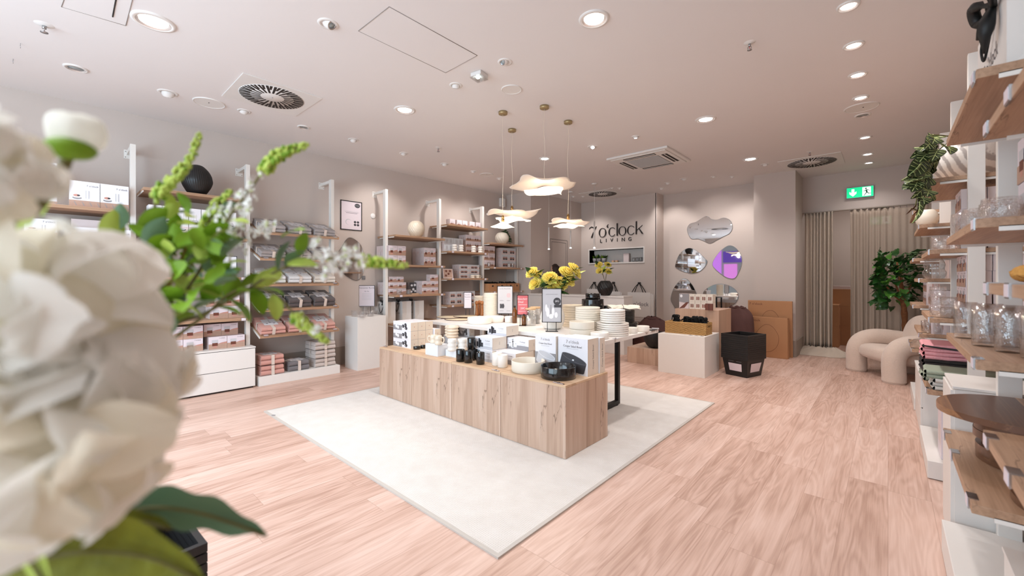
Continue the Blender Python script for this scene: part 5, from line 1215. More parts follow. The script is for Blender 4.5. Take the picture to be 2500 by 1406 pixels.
def d_photo(s, w, h):
    rect(s, -w*.3, w*.3, h*.82, h*.83, 'p_grey', Y_); oval(s, w*.27, h*.62, w*.19, h*.11, 'p_dark', Y_); txt(s, 'SPÜ', w*.12, 'p_white', w*.27, Y_-.0006, h*.62)
    rect(s, w*.12, w*.47, h*.44, h*.52, 'p_dark', Y_)
    for u, v, a_, b_ in ((-.3, .4, .1, .16), (-.22, .28, .14, .2), (.05, .3, .12, .18), (.2, .2, .14, .12), (-.05, .16, .2, .1)): oval(s, w*u, h*v, w*a_, h*b_, 'p_lgrey', Y_-.0004-.0002*u); oval(s, w*u+w*.02, h*v+h*.02, w*a_*.6, h*b_*.7, 'p_white', Y_-.0009-.0002*u)
    rect(s, -w*.06, -w*.03, h*.25, h*.52, 'p_grey', Y_-.0014)
def d_best(s, w, h): txt(s, 'Geschirr', w*.2, 'p_text', 0, Y_, h*.84); txt(s, 'Bestseller', w*.19, 'p_text', 0, Y_, h*.7); rect(s, -w*.36, w*.2, h*.56, h*.57, 'p_grey', Y_)
def signpix(label, x0, x1, y0, y1, yb, panel, draw, z=TZ):
    """frame spanning the given pixels, standing on plane z at pixel row yb, turned to the camera's side"""
    q = PZ((x0+x1)/2, yb, z); k = mpp(q); rz = TH*.93
    return sign(label, q, rz, (x1-x0)*k/math.cos(TH-rz), (y1-y0)*k, (yb-y1)*k, panel, draw)
signpix('small framed sign with two text lines at the left end of the white table', 1132, 1152, 713, 753, 773, 'boxlilac', d_best)
signpix('framed sign with four groups of product pictures on the white table', 1214, 1252, 698, 766, 779, 'p_lgrey', d_prod)
signpix('coral pink framed deal sign on the white table', 1262, 1290, 720, 769, 795, 'p_pink', d_red)
signpix('largest framed sign with grey crockery photo in front of the vase', 1323, 1371, 704, 787, 809, 'p_lgrey', d_photo)
M['mat'] = pmat('woven_placemat', (214, 196, 166), .9, noise=.1, nscale=90, bump=.5, bscale=200)
for i, (px, py, w) in enumerate(((1122, 784, 84), (1100, 779, 76), (1137, 778, 60))):
    c, r, k = circ(px, py, w, TZ); t = thing('placemat', 'round woven beige placemat with dark rim, %s of three overlapping' % ('front', 'left', 'right')[i], 'placemat', (c.x, c.y, TZ+.0002+i*.0075), 0, 'placemats at the left table end')
    r = min(r, .19); MB().cyl(r-.006, 0, .006, 'mat', 56).build('mat_body', t); MB().lathe([(r-.007, .0005), (r, .001), (r, .0055), (r-.007, .0065)], 'brownfab', 56, closed=False).build('rim', t)
bowl('low white cake tin shaped bowl left of the pepper mills, front', 1171, 792.5, 60, 15, TZ, 'ceramic', GT, 'low_bowl')
bowl('low white bowl just behind the front low white bowl', 1206, 788.5, 50, 14, TZ, 'ceramic', GT, 'low_bowl')
for i, px in enumerate((1164, 1170.5, 1177)):
    c, r, k = circ(px, 771-(i == 1)*1.5, 9.5, TZ); h = 36*k; t = thing('pepper_mill', 'turned acacia pepper mill, %s of three before the plate towers' % ('left', 'middle', 'right')[i], 'pepper mill', c, 0, 'wooden pepper mills')
    MB().lathe([(r*.95, 0), (r, .01), (r*.72, h*.35), (r*.6, h*.62), (r*.7, h*.7), (r*.6, h*.72)], 'acacia2', 20).build('mill_body', t); MB().ell((0, 0, h*.86), (r*.95, r*.95, h*.15), 'acacia2', 16, 10).build('mill_head', t)
plates('white side plate', 1169.5, 769, 24, 15, 46, TZ, 'ivory', 'left plate tower')
plates('white dinner plate', 1199, 779, 37, 20, 62, TZ, 'ivory', 'tall plate tower beside the picture sign')
for i, px in enumerate((1223.5, 1234.5)):
    q = PZ(px, 786, TZ); k = mpp(q); tag(MB().box(-5*k, 5*k, -5*k, 5*k, 0, 9*k, 'p_glass').build('salt_box', loc=q, rz=TH, bev=.001), 'small dark brown cube under the picture sign, '+('left', 'right')[i], 'box', 'small dark cubes on the table')
straight_cup('small white cup under the picture sign, right of the dark cubes', 1242.5, 788, 20, 15, TZ, 'ceramic', GT, 'white_cup')
for i, (px, py, w, h) in enumerate(((1256.5, 789, 12, 40), (1279, 795.5, 11, 27))):
    c, r, k = circ(px, py, w, TZ); t = thing('amber_bottle', 'amber brown bottle %s the coral sign' % ('left behind', 'under')[i], 'bottle', c, 0, 'amber bottles on the table')
    MB().lathe([(r*.9, 0), (r, .004), (r, h*k*.75), (r*.45, h*k*.88), (r*.4, h*k)], 'amber', 20).build('bottle_body', t); MB().cyl(r*.5, h*k*.96, h*k*1.06, 'black', 14).build('cap', t)
for i, (px, py, w, h) in enumerate(((1295, 796, 26, 43), (1307, 791, 24, 41))):
    c, r, k = circ(px, py, w, TZ); t = thing('storage_jar', 'square glass storage jar with wooden lid, %s of two' % ('front', 'rear')[i], 'jar', c, TH, 'storage jars with wooden lids')
    MB().lathe([(r*.97, 0), (r, .003), (r, h*k*.9), (r*.96, h*k*.9), (r*.96, .006), (.0006, .006)], 'glass', 32).build('jar_body', t); MB().cyl(r*1.04, h*k*.9, h*k, 'lightwood', 32).build('lid', t)
    s_ = MB(); rnd = random.Random(i)
    if i: s_.cyl(r*.88, .008, h*k*.5, 'p_grey', 24); s_.build('contents', t)
plates('cream plate', 1398, 799, 50, 9, 52, TZ, 'cream', 'rear tower right of the large sign')
plates('ivory plate', 1434.5, 815, 59, 12, 62, TZ, 'ivory', 'big tower before the black bowls')
c_, r_, z1 = plates('ivory low bowl', 1420, 824, 60, 2, 36, TZ, 'ivory', 'pair left of the small bowl', cat='bowl', name='low_bowl')
bowl('small white bowl at the near table edge beside the plates', 1464, 829, 44, 15, TZ, 'ceramic', GT, 'small_bowl')
c_, r_, z1 = plates('large white plate', 1495.5, 822, 77, 6, 30, TZ, 'ceramic', 'lower step of the round stack', straight=False)
plates('smaller white plate', 1496, 822, 60, 6, 29, z1, 'ceramic', 'upper step of the round stack') if 0 else None
hp_ = 5.2*mpp(c_)
for i in range(6):
    key = ('plate2',)
    if key not in _mesh: r2 = 30*mpp(c_); _mesh[key] = MB().lathe([(r2*.9, 0), (r2*.985, hp_*.12), (r2, hp_*.4), (r2, hp_*.9), (r2*.99, hp_*.98), (r2*.975, hp_*.9), (r2*.95, hp_*.3), (.0006, hp_*.25)], 'ceramic', 48).mesh('dinner_plate')
    o = bpy.data.objects.new('dinner_plate', _mesh[key]); C.objects.link(o); o.location = (c_.x, c_.y, z1+i*hp_); tag(o, 'smaller white plate on the round stack, %s' % (('lowest', 'second', 'third', 'fourth', 'fifth', 'topmost')[i]+' of six'), 'plate', 'smaller plates on the round stack')
bowl('small white bowl right of the round plate stack, left of two', 1544, 814.5, 24, 14, TZ, 'ceramic', GT, 'small_bowl')
bowl('white bowl at the far right table edge, right of two', 1570, 811, 30, 14, TZ, 'ceramic', GT, 'small_bowl')
c_, r_, z1 = plates('black glazed bowl', 1447.5, 803, 53, 4, 70, TZ, 'blackcer', 'tower behind the ivory plates', cat='bowl', name='black_bowl')
o, cc, rr, hh = bowl('smallest black glazed bowl on top of the black tower', 1447.5, 803, 36, 14, TZ, 'blackcer', GT, 'black_bowl'); o.location = (c_.x, c_.y, z1)
straight_cup('black glazed cup right of the black bowl tower', 1480.5, 799, 15, 52, TZ, 'blackcer', GT, 'black_cup')
cL, rL, zL = plates('large dark plate', 1522, 807, 68, 4, 17, TZ, 'blackcer', 'base of the dark stack')
kL = mpp(cL); c_, r_ = cL, 27*kL; z1 = zL
key = ('plate3',); r2 = r_; hp_ = 3.7*kL; _mesh[key] = MB().lathe([(r2*.9, 0), (r2*.985, hp_*.12), (r2, hp_*.4), (r2, hp_*.9), (r2*.99, hp_*.98), (r2*.975, hp_*.9), (r2*.95, hp_*.3), (.0006, hp_*.25)], 'blackcer', 48).mesh('dinner_plate')
for i in range(8): o = bpy.data.objects.new('dinner_plate', _mesh[key]); C.objects.link(o); o.location = (cL.x, cL.y, z1); z1 += hp_; tag(o, 'smaller dark plate under the linen napkins, %s' % (('lowest', 'second', 'third', 'fourth', 'fifth', 'sixth', 'seventh', 'topmost')[i]+' of eight'), 'plate', 'smaller dark plates under the napkins')
# linen napkins tied on top of the dark plates
M['napkin'] = pmat('natural_linen', (222, 210, 194), .9, noise=.06, nscale=50, bump=.4, bscale=200)
t = thing('linen_napkins', 'rolled natural linen napkins tied with dark string on the dark plates', 'napkin', (c_.x, c_.y, z1+.002), TH)
for q in range(2):
    g = []; rnd = random.Random(q+3)
    for j in range(9):
        g.append([(-.15+.30*i/18+.01*math.sin(j), (-.05+.1*j/8)*(1+.9*(abs(i-9)/9)**2)+.03*q, .012+.018*math.sin(PI*j/8)*(1-.35*math.cos((i-9)/9*PI*.5)*0)+.006*math.sin(i*.9+j+q*2)+.012*q) for i in range(19)])
    MB().sheet(g, 'napkin').build('napkin', t, solid=.004)
MB().tube([(.004*math.cos(a/6*PI)-.01, .058*math.cos(a/12*2*PI), .022+.028*math.sin(a/12*2*PI)) for a in range(13)], .002, 'blackfab', 6).build('string', t)
price_holder('silver price tag holder on the white table edge by the plates', PZ(1503, 827, TZ), R(20), .05)
for i, (px, py) in enumerate(((1590, 806), (1600, 803.5))):
    q = PZ(px, py, TZ); tag(MB().box(-.035, .035, -.05, .05, 0, .004, 'black' if i == 0 else 'p_grey').build('flat_card', loc=(q.x, q.y, TZ+.0003+i*.0045), rz=R(25*i)), 'flat dark card at the far right table corner, '+('lower', 'upper')[i], 'card', 'cards on the table corner')

# ---- peonies in the white ribbed vase
def leaf_poly(L, Wd, n=6, fold=.25):
    rows = []
    for i in range(n+1):
        u = i/n; w = Wd*math.sin(PI*u**.75)*.5; z = -.18*L*u*u
        rows.append([(L*u, -w, z+fold*w), (L*u, 0, z), (L*u, w, z+fold*w)])
    return rows
def add_leaf(s, p, d, L, Wd, m, roll=0, fold=.25):
    d = Vector(d).normalized(); q = Vector((1, 0, 0)).rotation_difference(d).to_matrix().to_4x4()
    o = s.T; s.T = o @ Matrix.Translation(Vector(p)) @ q @ Matrix.Rotation(roll, 4, 'X'); s.sheet(leaf_poly(L, Wd, fold=fold), m); s.T = o
def soft_petal(name, col, tf=.45):
    m, n, l, b = newmat(name); n.remove(b); d = N(n, 'ShaderNodeBsdfDiffuse'); tl = N(n, 'ShaderNodeBsdfTranslucent'); d.inputs[0].default_value = rgb(*col); tl.inputs[0].default_value = rgb(*col)
    mx = N(n, 'ShaderNodeMixShader'); mx.inputs[0].default_value = tf; l.new(d.outputs[0], mx.inputs[1]); l.new(tl.outputs[0], mx.inputs[2]); l.new(mx.outputs[0], n['Material Output'].inputs[0]); return m
M['yellow'] = soft_petal('yellow_silk_petal', (255, 242, 150)); M['yellowd'] = soft_petal('golden_silk_petal', (255, 228, 104))
def peony(name, r, seed, m='yellow', m2='yellowd', rows=6, squash=.8, loose=0.0):
    """many overlapping cupped petals around a heart"""
    key = (name, round(r, 4), seed, m)
    if key in _mesh: return _mesh[key]
    s = MB(); rnd = random.Random(seed)
    s.ell((0, 0, r*.1), (r*.42, r*.42, r*.4), m2, 12, 8)
    for k in range(rows):
        u = k/(rows-1); cnt = 6+2*k; tilt = R(80-78*u)
        for i in range(cnt):
            a = 2*PI*i/cnt+k*.7+rnd.uniform(-.2, .2); L = r*(.55+.5*u)*rnd.uniform(.9, 1.12); wd = r*(.5+.28*u)
            g = []
            for jj in range(6):
                v = jj/5; row = []
                bend = tilt+R(35)*v*(1-u)-R(20)*v*u*loose
                x = L*v*math.cos(bend)+r*.12; z = L*v*math.sin(bend)*squash-r*.25*u+r*.02*math.sin(jj)
                for ii in range(7):
                    t_ = (ii-3)/3; ww = wd*.5*math.sin(PI*min(1, .12+v*.62))
                    fr = .06*r*math.sin(ii*2.6+jj*1.9+i)*v
                    row.append((x-abs(t_)**2*wd*.18*math.sin(bend), t_*ww, z+abs(t_)**2*wd*.22*math.cos(bend)+fr))
                g.append(row)
            s.T = TR(rz=a); s.sheet(g, m if k > 1 else m2)
    s.T = I4; _mesh[key] = s.mesh(name); return _mesh[key]
c_, r_, k_ = circ(1349, 806, 57, TZ)
vase('ribbed_white_vase', 'white ribbed vase holding yellow peonies behind the largest sign', (c_.x, c_.y, TZ), [(r_*.55, 0), (r_*.8, .02), (r_*1.0, .10), (r_*.97, .16), (r_*.72, .23), (r_*.5, .27), (r_*.46, .265), (r_*.46, .24)], 'ceramic', swirl=.9, ribs=26, depth=.06, n=104)
def yellow_bunch(base, flowers, leaves, group, where, dref, fname='yellow_peony', lm='greend', dz=0):
    for i, (px, py, rp, off) in enumerate(flowers):
        p = PD(px, py, dref+off); k = (dref+off)/FPX
        t = thing(fname, 'yellow peony, %s' % where[i], 'flower', base, 0, group)
        v = p-base; mid = v*.5+Vector((0, 0, .04))
        o = bpy.data.objects.new('bloom', peony('bloom', rp*1.12*k, i % 3, 'yellow' if i % 2 else 'yellow')); C.objects.link(o); o.parent = t; o.location = v
        dv = Vector((v.x*1.2, v.y*1.2, .16+abs(v.z)*.3))-Vector((fx, fy, 0))*.22; o.rotation_euler = Vector((0, 0, 1)).rotation_difference(dv).to_euler()
        MB().tube(spline([(0, 0, -.01), tuple(mid), tuple(v)], 5), .0028, 'stem', 6).build('stem', t)
        s_ = MB(); rnd = random.Random(i+3)
        for q in range(leaves):
            u = rnd.uniform(.35, .95); pt = v*u+Vector((0, 0, .04*math.sin(PI*u))); d_ = Vector((rnd.uniform(-1, 1), rnd.uniform(-1, 1), rnd.uniform(-.5, .5)))+v.normalized()*.4
            add_leaf(s_, pt, d_, rnd.uniform(.10, .16), rnd.uniform(.045, .065), lm if q % 3 else 'greenl', rnd.uniform(-1, 1))
        s_.build('leaves', t)
base = Vector((c_.x, c_.y, TZ+.255)); dr = dep(c_)
yellow_bunch(base, [(1297, 664, 13, .03), (1312, 669, 9, .02), (1305, 691, 13, -.03), (1343, 677, 15, -.04), (1352, 700, 13, 0), (1371, 692, 14, -.03), (1368, 682, 9, .05), (1390, 684, 13, .02), (1384, 664, 15, 0), (1403, 655, 14, .04), (1410, 668, 10, .06), (1395, 676, 10, .08)],
    6, 'yellow peonies in the white vase', ['far left, high', 'small bud beside the far left bloom', 'lower left', 'round one just left of centre', 'low centre, above the sign', 'centre right, above the sign', 'half hidden centre one', 'right, low', 'large one right of centre', 'topmost at right', 'rightmost small one', 'right, tucked behind'], dr)

# ---------------------------------------------------------------- counter, lettering, niche and bags at the back
YL = 8.51
t = thing('service_counter', 'long white service counter under the three slim tube pendants', 'counter', (-4.39, 6.5, 0))
MB().box(-1.06, 1.06, .02, .34, 0, .97, 'white').build('counter_body', t); MB().box(-1.063, 1.063, 0, .36, .972, 1.0, 'white').build('countertop', t, bev=.002); MB().box(.48, .486, .018, .02, 0, .97, 'line').build('panel_joint', t)
p = PZ(1470.5, 722, 1.0); p.y += .02
vase('dark_vase', 'dark grey spiral-ribbed vase with yellow roses on the white counter', (p.x, p.y+.08, 1.0), [(.05, 0), (.085, .015), (.128, .10), (.135, .15), (.11, .215), (.075, .258), (.066, .255), (.066, .23)], 'black', swirl=1.1, ribs=20, depth=.10, n=100)
base = Vector((p.x, p.y+.08, 1.24)); dr = dep(base)
yellow_bunch(base, [(1461.8, 645.5, 7.5, 0), (1484, 645, 7, .03), (1463.5, 660, 7, -.04), (1485, 661.5, 7, -.02)], 4, 'yellow roses in the dark vase', ['upper left of four in the dark vase', 'upper right of four in the dark vase', 'lower left of four in the dark vase', 'lower right of four in the dark vase'], dr, 'yellow_rose')
# black wall lettering, drawn flat on the wall
t = thing('wall_lettering', 'black raised wall lettering reading 7 o\'clock LIVING above the niche', 'lettering', (0, YL, 0))
def LW(cx_, cy_): q = PY(1420+cx_/8.09, 520+cy_/8.09, YL); return q.x, q.z
def strip(pts_o, pts_i, s, y0=-.022, y1=-.006):
    n = len(pts_o)
    for a_ in range(n-1):
        o1, o2, i1, i2 = pts_o[a_], pts_o[a_+1], pts_i[a_], pts_i[a_+1]
        v = [(o1[0], y0, o1[1]), (o2[0], y0, o2[1]), (i2[0], y0, i2[1]), (i1[0], y0, i1[1]), (o1[0], y1, o1[1]), (o2[0], y1, o2[1]), (i2[0], y1, i2[1]), (i1[0], y1, i1[1])]
        s.add(v, [(0, 1, 2, 3), (0, 4, 5, 1), (2, 6, 7, 3), (0, 3, 7, 4), (1, 5, 6, 2)], 'letter')
def ring(c0, c1, c2, c3, a0=0, a1=360, name='letter_o'):
    (xa, za), (xb, zb) = LW(c0, (c1+c3)/2), LW(c2, (c1+c3)/2); zt = LW((c0+c2)/2, c1)[1]; zl = LW((c0+c2)/2, c3)[1]
    cx_, cz_ = (xa+xb)/2, (zt+zl)/2; rx_, rz_ = (xb-xa)/2, (zt-zl)/2; s = MB(); n = 40
    A = [R(a0+(a1-a0)*k/n) for k in range(n+1)]
    strip([(cx_+rx_*math.cos(q), cz_+rz_*math.sin(q)) for q in A], [(cx_+(rx_-.008-.020*abs(math.cos(q))**2*(1 if a1-a0 == 360 or math.cos(q) < 0 else .1))*math.cos(q), cz_+(rz_-.009)*math.sin(q)) for q in A], s); s.build(name, t)
def bar(a_, b_, w0, w1, name):
    (x0, z0), (x1, z1) = LW(*a_), LW(*b_); s = MB(); strip([(x0-w0/2, z0), (x1-w1/2, z1)], [(x0+w0/2, z0), (x1+w1/2, z1)], s); return s
ring(345, 298, 492, 478); ring(536, 284, 680, 462, 38, 322, 'letter_c'); bar((708, 203), (708, 450), .028, .028, '').build('letter_l', t)
ring(733, 265, 889, 445); ring(905, 250, 1060, 432, 38, 322, 'letter_c')
k_ = bar((1088, 163), (1085, 420), .028, .028, ''); (x0, z0), (x1, z1) = LW(1095, 335), LW(1205, 237); strip([(x0, z0), (x1, z1)], [(x0, z0-.012), (x1, z1-.010)], k_)
(x0, z0), (x1, z1) = LW(1128, 300), LW(1205, 410); strip([(x0-.004, z0), (x1-.012, z1)], [(x0+.018, z0), (x1+.022, z1)], k_); k_.build('letter_k', t)
q = [LW(*a_) for a_ in ((155, 322), (170, 285), (205, 268), (240, 282), (270, 292), (298, 262))]; q2 = [LW(*a_) for a_ in ((159, 324), (182, 292), (208, 286), (240, 300), (275, 305), (302, 268))]
k_ = MB(); strip(q, q2, k_); q = [LW(*a_) for a_ in ((290, 280), (250, 350), (222, 410), (192, 488))]; q2 = [LW(*a_) for a_ in ((296, 286), (262, 352), (238, 410), (218, 488))]; strip(q, q2, k_); k_.build('numeral_7', t)
q = [LW(*a_) for a_ in ((530, 222), (508, 248), (500, 275), (512, 292))]; q2 = [LW(*a_) for a_ in ((534, 224), (518, 252), (530, 278), (526, 296))]; k_ = MB(); strip(q, q2, k_); k_.build('apostrophe', t)
for ch, cx_, cy_ in (('L', 386, 556), ('I', 489, 547), ('V', 598, 541), ('I', 707, 534), ('N', 825, 526), ('G', 957, 517)):
    x, z = LW(cx_, cy_); text(ch, .115, 'letter', t, (x, -.006, z), ext=.008, name='letter_'+ch.lower())
# niche contents
NYf = 8.56
for k, (px, lb) in enumerate(((1449, 'left'), (1459, 'middle'), (1471, 'right'))):
    q = PY(px, 641, NYf); t = thing('potted_greenery', 'small pewter pot of greenery in the wall niche, %s of three' % lb, 'plant', (q.x, NYf+.06, NZ0), 0, 'pots in the wall niche')
    MB().lathe([(.04, 0), (.052, .11), (.046, .11), (.038, .02), (.0006, .02)], 'p_grey', 20).build('pot', t)
    s_ = MB(); rnd = random.Random(k)
    for q_ in range(14): add_leaf(s_, (0, 0, .10), (rnd.uniform(-1, 1), rnd.uniform(-1, .6), rnd.uniform(.3, 1.3)), rnd.uniform(.08, .13), .035, 'greend' if q_ % 2 else 'green', rnd.uniform(-1, 1))
    s_.build('leaves', t)
for k, px in enumerate((1494, 1503)):
    q = PY(px, 641, NYf); tag(MB().cyl(.036, 0, .035, 'lightwood', 20).cyl(.03, .035, .05, 'p_rose', 20).build('wooden_candle', loc=(q.x, NYf+.05, NZ0)), 'low wood-coloured candle pot in the wall niche, '+('left', 'right')[k], 'candle', 'candle pots in the niche')
q = PY(1527, 641, NYf); put('gift_box', 'plain', (.13, .06, .2), (q.x, NYf+.03, NZ0), 0, 'upright rose gift box in the wall niche')
for k, px in enumerate((1544, 1552, 1561)):
    q = PY(px, 641, NYf); tumbler('ribbed_tumbler', 'clear glass in the wall niche, %s of three' % ('left', 'middle', 'right')[k], (q.x, NYf+.07, NZ0), .035, .1, 'glasses in the niche', m='ribglass', cut=False)
# hanging carrier bags
def hanging_bag(label, px, top, bot, w, knob, n=1, zoff=0):
    a_, b_ = PY(px-w/2, top, YL-.12), PY(px+w/2, bot, YL-.12); k = PY(px, knob, YL-.12); wd = b_.x-a_.x; cx_ = (a_.x+b_.x)/2; h = a_.z-b_.z
    t = thing('hanging_bag', label, 'bag', (cx_, YL-.02, b_.z), 0, 'flat paper bags hanging on the back wall')
    for i in range(n): MB().box(-wd/2+.02*i, wd/2+.03*i, -.05+.012*i, -.045+.012*i, -.05*i, h-.02*i, 'bagpaper').build('bag_body', t)
    s_ = MB()
    for q_ in (-.3, -.18, .18, .3): s_.tube(spline([(q_*wd, -.05, h), (q_*wd*.5, -.045, h+(k.z-a_.z)*.6), (0, -.035, k.z-b_.z)], 4), .008, 'blackfab', 5)
    s_.build('handles', t); MB().tube([(0, 0.018, k.z-b_.z), (0, -.06, k.z-b_.z)], .02, 'black', 12).build('wall_knob', t)
    l = MB(); txt(l, "7 o'clock", .12, 'p_text', 0, -.0515, h*.52); l.build('logo_print', t)
hanging_bag('three flat cream paper bags hanging right of the counter', 1557.5, 713, 776, 56, 691, 3)
hanging_bag('cream paper bag hanging behind the counter, right of the dark vase', 1494, 711, 772, 36, 690, 2)
hanging_bag('cream paper bag hanging behind the counter, left of the dark vase', 1447, 705, 770, 34, 690, 2)

# ---------------------------------------------------------------- the person behind the counter
def person(loc, rz, H=1.60):
    t = thing('person', 'dark-haired person in a grey-blue shirt behind the counter, half hidden by peonies', 'person', loc, rz)
    def skin(name, V, E_, rad, mat_, root=0, sub=2):
        me = bpy.data.meshes.new(name); me.from_pydata(V, E_, []); me.materials.append(M[mat_]); o = bpy.data.objects.new(name, me); C.objects.link(o); o.parent = t
        sk = o.modifiers.new('skin', 'SKIN'); sk.use_smooth_shade = True
        for i, r_ in enumerate(rad): me.skin_vertices[0].data[i].radius = r_ if isinstance(r_, tuple) else (r_, r_)
        me.skin_vertices[0].data[root].use_root = True
        q = o.modifiers.new('sub', 'SUBSURF'); q.levels = sub; q.render_levels = sub; return o
    s = H/1.75
    V = [(0, 0, .95), (0, .0, 1.12), (0, -.01, 1.3), (0, -.01, 1.42), (0, -.02, 1.5), (0, -.03, 1.56),
         (.17, -.01, 1.42), (.23, .0, 1.17), (.22, -.10, .95), (-.17, -.01, 1.42), (-.23, .0, 1.17), (-.22, -.10, .95),
         (.09, 0, .88), (.10, -.01, .5), (.10, .01, .09), (.10, -.10, .04), (-.09, 0, .88), (-.10, .0, .5), (-.10, .01, .09), (-.10, -.10, .04)]
    V = [tuple(c*s for c in v) for v in V]
    me = bpy.data.meshes.new('m'); E_ = [(0, 1), (1, 2), (2, 3), (3, 4), (4, 5), (3, 6), (6, 7), (7, 8), (3, 9), (9, 10), (10, 11), (0, 12), (12, 13), (13, 14), (14, 15), (0, 16), (16, 17), (17, 18), (18, 19)]
    rad = [(.15, .11), (.125, .09), (.15, .105), (.12, .085), .05, .048, .062, .045, .034, .062, .045, .034, .085, .055, .042, .035, .085, .055, .042, .035]
    if not hasattr(me, 'skin_vertices'): pass
    bpy.data.meshes.remove(me)
    me = bpy.data.meshes.new('body'); me.from_pydata(V, E_, []); me.materials.append(M['shirt'])
    o = bpy.data.objects.new('body', me); C.objects.link(o); o.parent = t
    sk = o.modifiers.new('skin', 'SKIN'); sk.use_smooth_shade = True
    if not len(me.skin_vertices): 
        bpy.context.view_layer.objects.active = o; bpy.ops.mesh.customdata_skin_add()
    for i, r_ in enumerate(rad): me.skin_vertices[0].data[i].radius = tuple(q*s for q in (r_ if isinstance(r_, tuple) else (r_, r_)))
    me.skin_vertices[0].data[0].use_root = True
    q = o.modifiers.new('sub', 'SUBSURF'); q.levels = 2; q.render_levels = 2
    # hands with separate fingers resting on the worktop side
    for sx in (-1, 1):
        h = MB(); h.T = TR(.22*sx*s, -.115*s, .93*s, rx_=R(62))
        h.ell((0, -.02, 0), (.036, .045, .014), 'skin', 12, 8)
        for f, (dx, L) in enumerate(((-.027, .06), (-.01, .072), (.008, .068), (.025, .052))): h.tube(spline([(dx, -.05, .003), (dx*1.05, -.05-L*.5, .001), (dx*1.05, -.05-L, -.014)], 4), [.0085]*6+[.008, .007, .005], 'skin', 8)
        h.tube(spline([(-sx*.03, -.01, 0), (-sx*.05, -.035, -.002), (-sx*.052, -.065, -.008)], 3), .009, 'skin', 8); h.build('hand', t)
    hd = MB(); c = (0, -.045*s, 1.655*s)
    def face(d):
        q = 1.0
        if d.y < -.5: q += .02
        if d.z < -.3: q -= .12*abs(d.z)*(1 if d.y > -.4 else .3)
        return q
    hd.ell(c, (.074*s, .092*s, .112*s), 'skin', 24, 18, face); hd.ell((0, c[1]-.096*s, c[2]-.012), (.012, .018, .018), 'skin', 10, 8)
    for q in (-1, 1): hd.ell((q*.074*s, c[1]+.005, c[2]-.005), (.008, .018, .028), 'skin', 8, 8); hd.ell((q*.028, c[1]-.080*s, c[2]+.012), (.011, .008, .006), 'white', 8, 6); hd.ell((q*.028, c[1]-.087*s, c[2]+.012), (.005, .004, .005), 'black', 8, 6)
    hd.ell((0, c[1]-.085*s, c[2]-.05), (.022, .008, .006), 'p_rose', 8, 6); hd.build('head', t)
    hr = MB(); hr.ell((0, c[1]+.014, c[2]+.018), (.084*s, .098*s, .112*s), 'hair', 24, 16, lambda d: 1 if not (d.y < -.35 and d.z < .55) else .82)
    for i in range(18):
        a = PI*i/17; x = .078*s*math.cos(a); y = c[1]+.02+.085*s*math.sin(a)
        hr.tube(spline([(x*.8, y, c[2]+.06), (x*1.1, y+.01, c[2]-.05), (x*1.25, y+.02, c[2]-.16), (x*1.2, y-.0, c[2]-.30)], 4), [.022]*10+[.016, .010, .004], 'hair', 6)
    hr.build('hair', t)
    return t
q = PY(1374, 680, 7.12); person((-5.17, 7.10, 0), R(-90), 1.58)
q = PX(1272, 487, -5.52); tag(MB().box(-.0, .06, -.07, .07, -.09, .09, 'plastic').build('wall_box', loc=(-6.147+.0, 6.45, PY(1272, 487, 6.45).z), bev=.008), 'small white box high on the back left corner wall', 'sensor')

# ---------------------------------------------------------------- mirrors on the back wall
YM = 8.86
for nm, bb, pts in (
    ('large cloud-shaped mirror, highest of the group on the back wall', (1678, 1789, 527, 594), [(-.5, .03), (-.45, .25), (-.29, .33), (-.16, .44), (-.05, .5), (.05, .38), (.165, .34), (.32, .385), (.45, .27), (.5, .03), (.44, -.18), (.29, -.3), (.165, -.4), (.02, -.5), (-.12, -.4), (-.25, -.31), (-.41, -.28)]),
    ('pebble mirror in the middle row, left of two', (1649, 1727, 605, 667), [(-.5, -.18), (-.37, .25), (-.1, .49), (.15, .4), (.42, .08), (.5, -.08), (.36, -.35), (.1, -.5), (-.2, -.44), (-.44, -.3)]),
    ('tall pebble mirror in the middle row, right of two, reflecting shop signs', (1740, 1812, 599, 680), [(-.5, -.02), (-.27, .3), (.04, .49), (.27, .43), (.46, .2), (.49, -.06), (.36, -.37), (.22, -.5), (-.05, -.45), (-.4, -.21)]),
    ('pebble mirror in the lowest row, left, behind the white boxes', (1638, 1703, 680, 762), [(-.5, -.1), (-.35, .25), (-.02, .5), (.25, .38), (.45, .1), (.5, -.15), (.3, -.45), (-.2, -.5), (-.4, -.3)]),
    ('wide pebble mirror in the lowest row, right, above the brown beanbag', (1717, 1803, 693, 752), [(-.5, .1), (-.25, .42), (.05, .5), (.35, .36), (.5, .05), (.4, -.3), (.1, -.5), (-.3, -.4)])):
    a_, b_ = PY(bb[0], (bb[2]+bb[3])/2, YM), PY(bb[1], (bb[2]+bb[3])/2, YM); cxp = (bb[0]+bb[1])/2; zt, zl = PY(cxp, bb[2], YM).z, PY(cxp, bb[3], YM).z
    w = b_.x-a_.x; h = zt-zl
    organic_mirror(nm, ((a_.x+b_.x)/2, YM, (zt+zl)/2), 0, [(u*w, v*h) for u, v in pts])

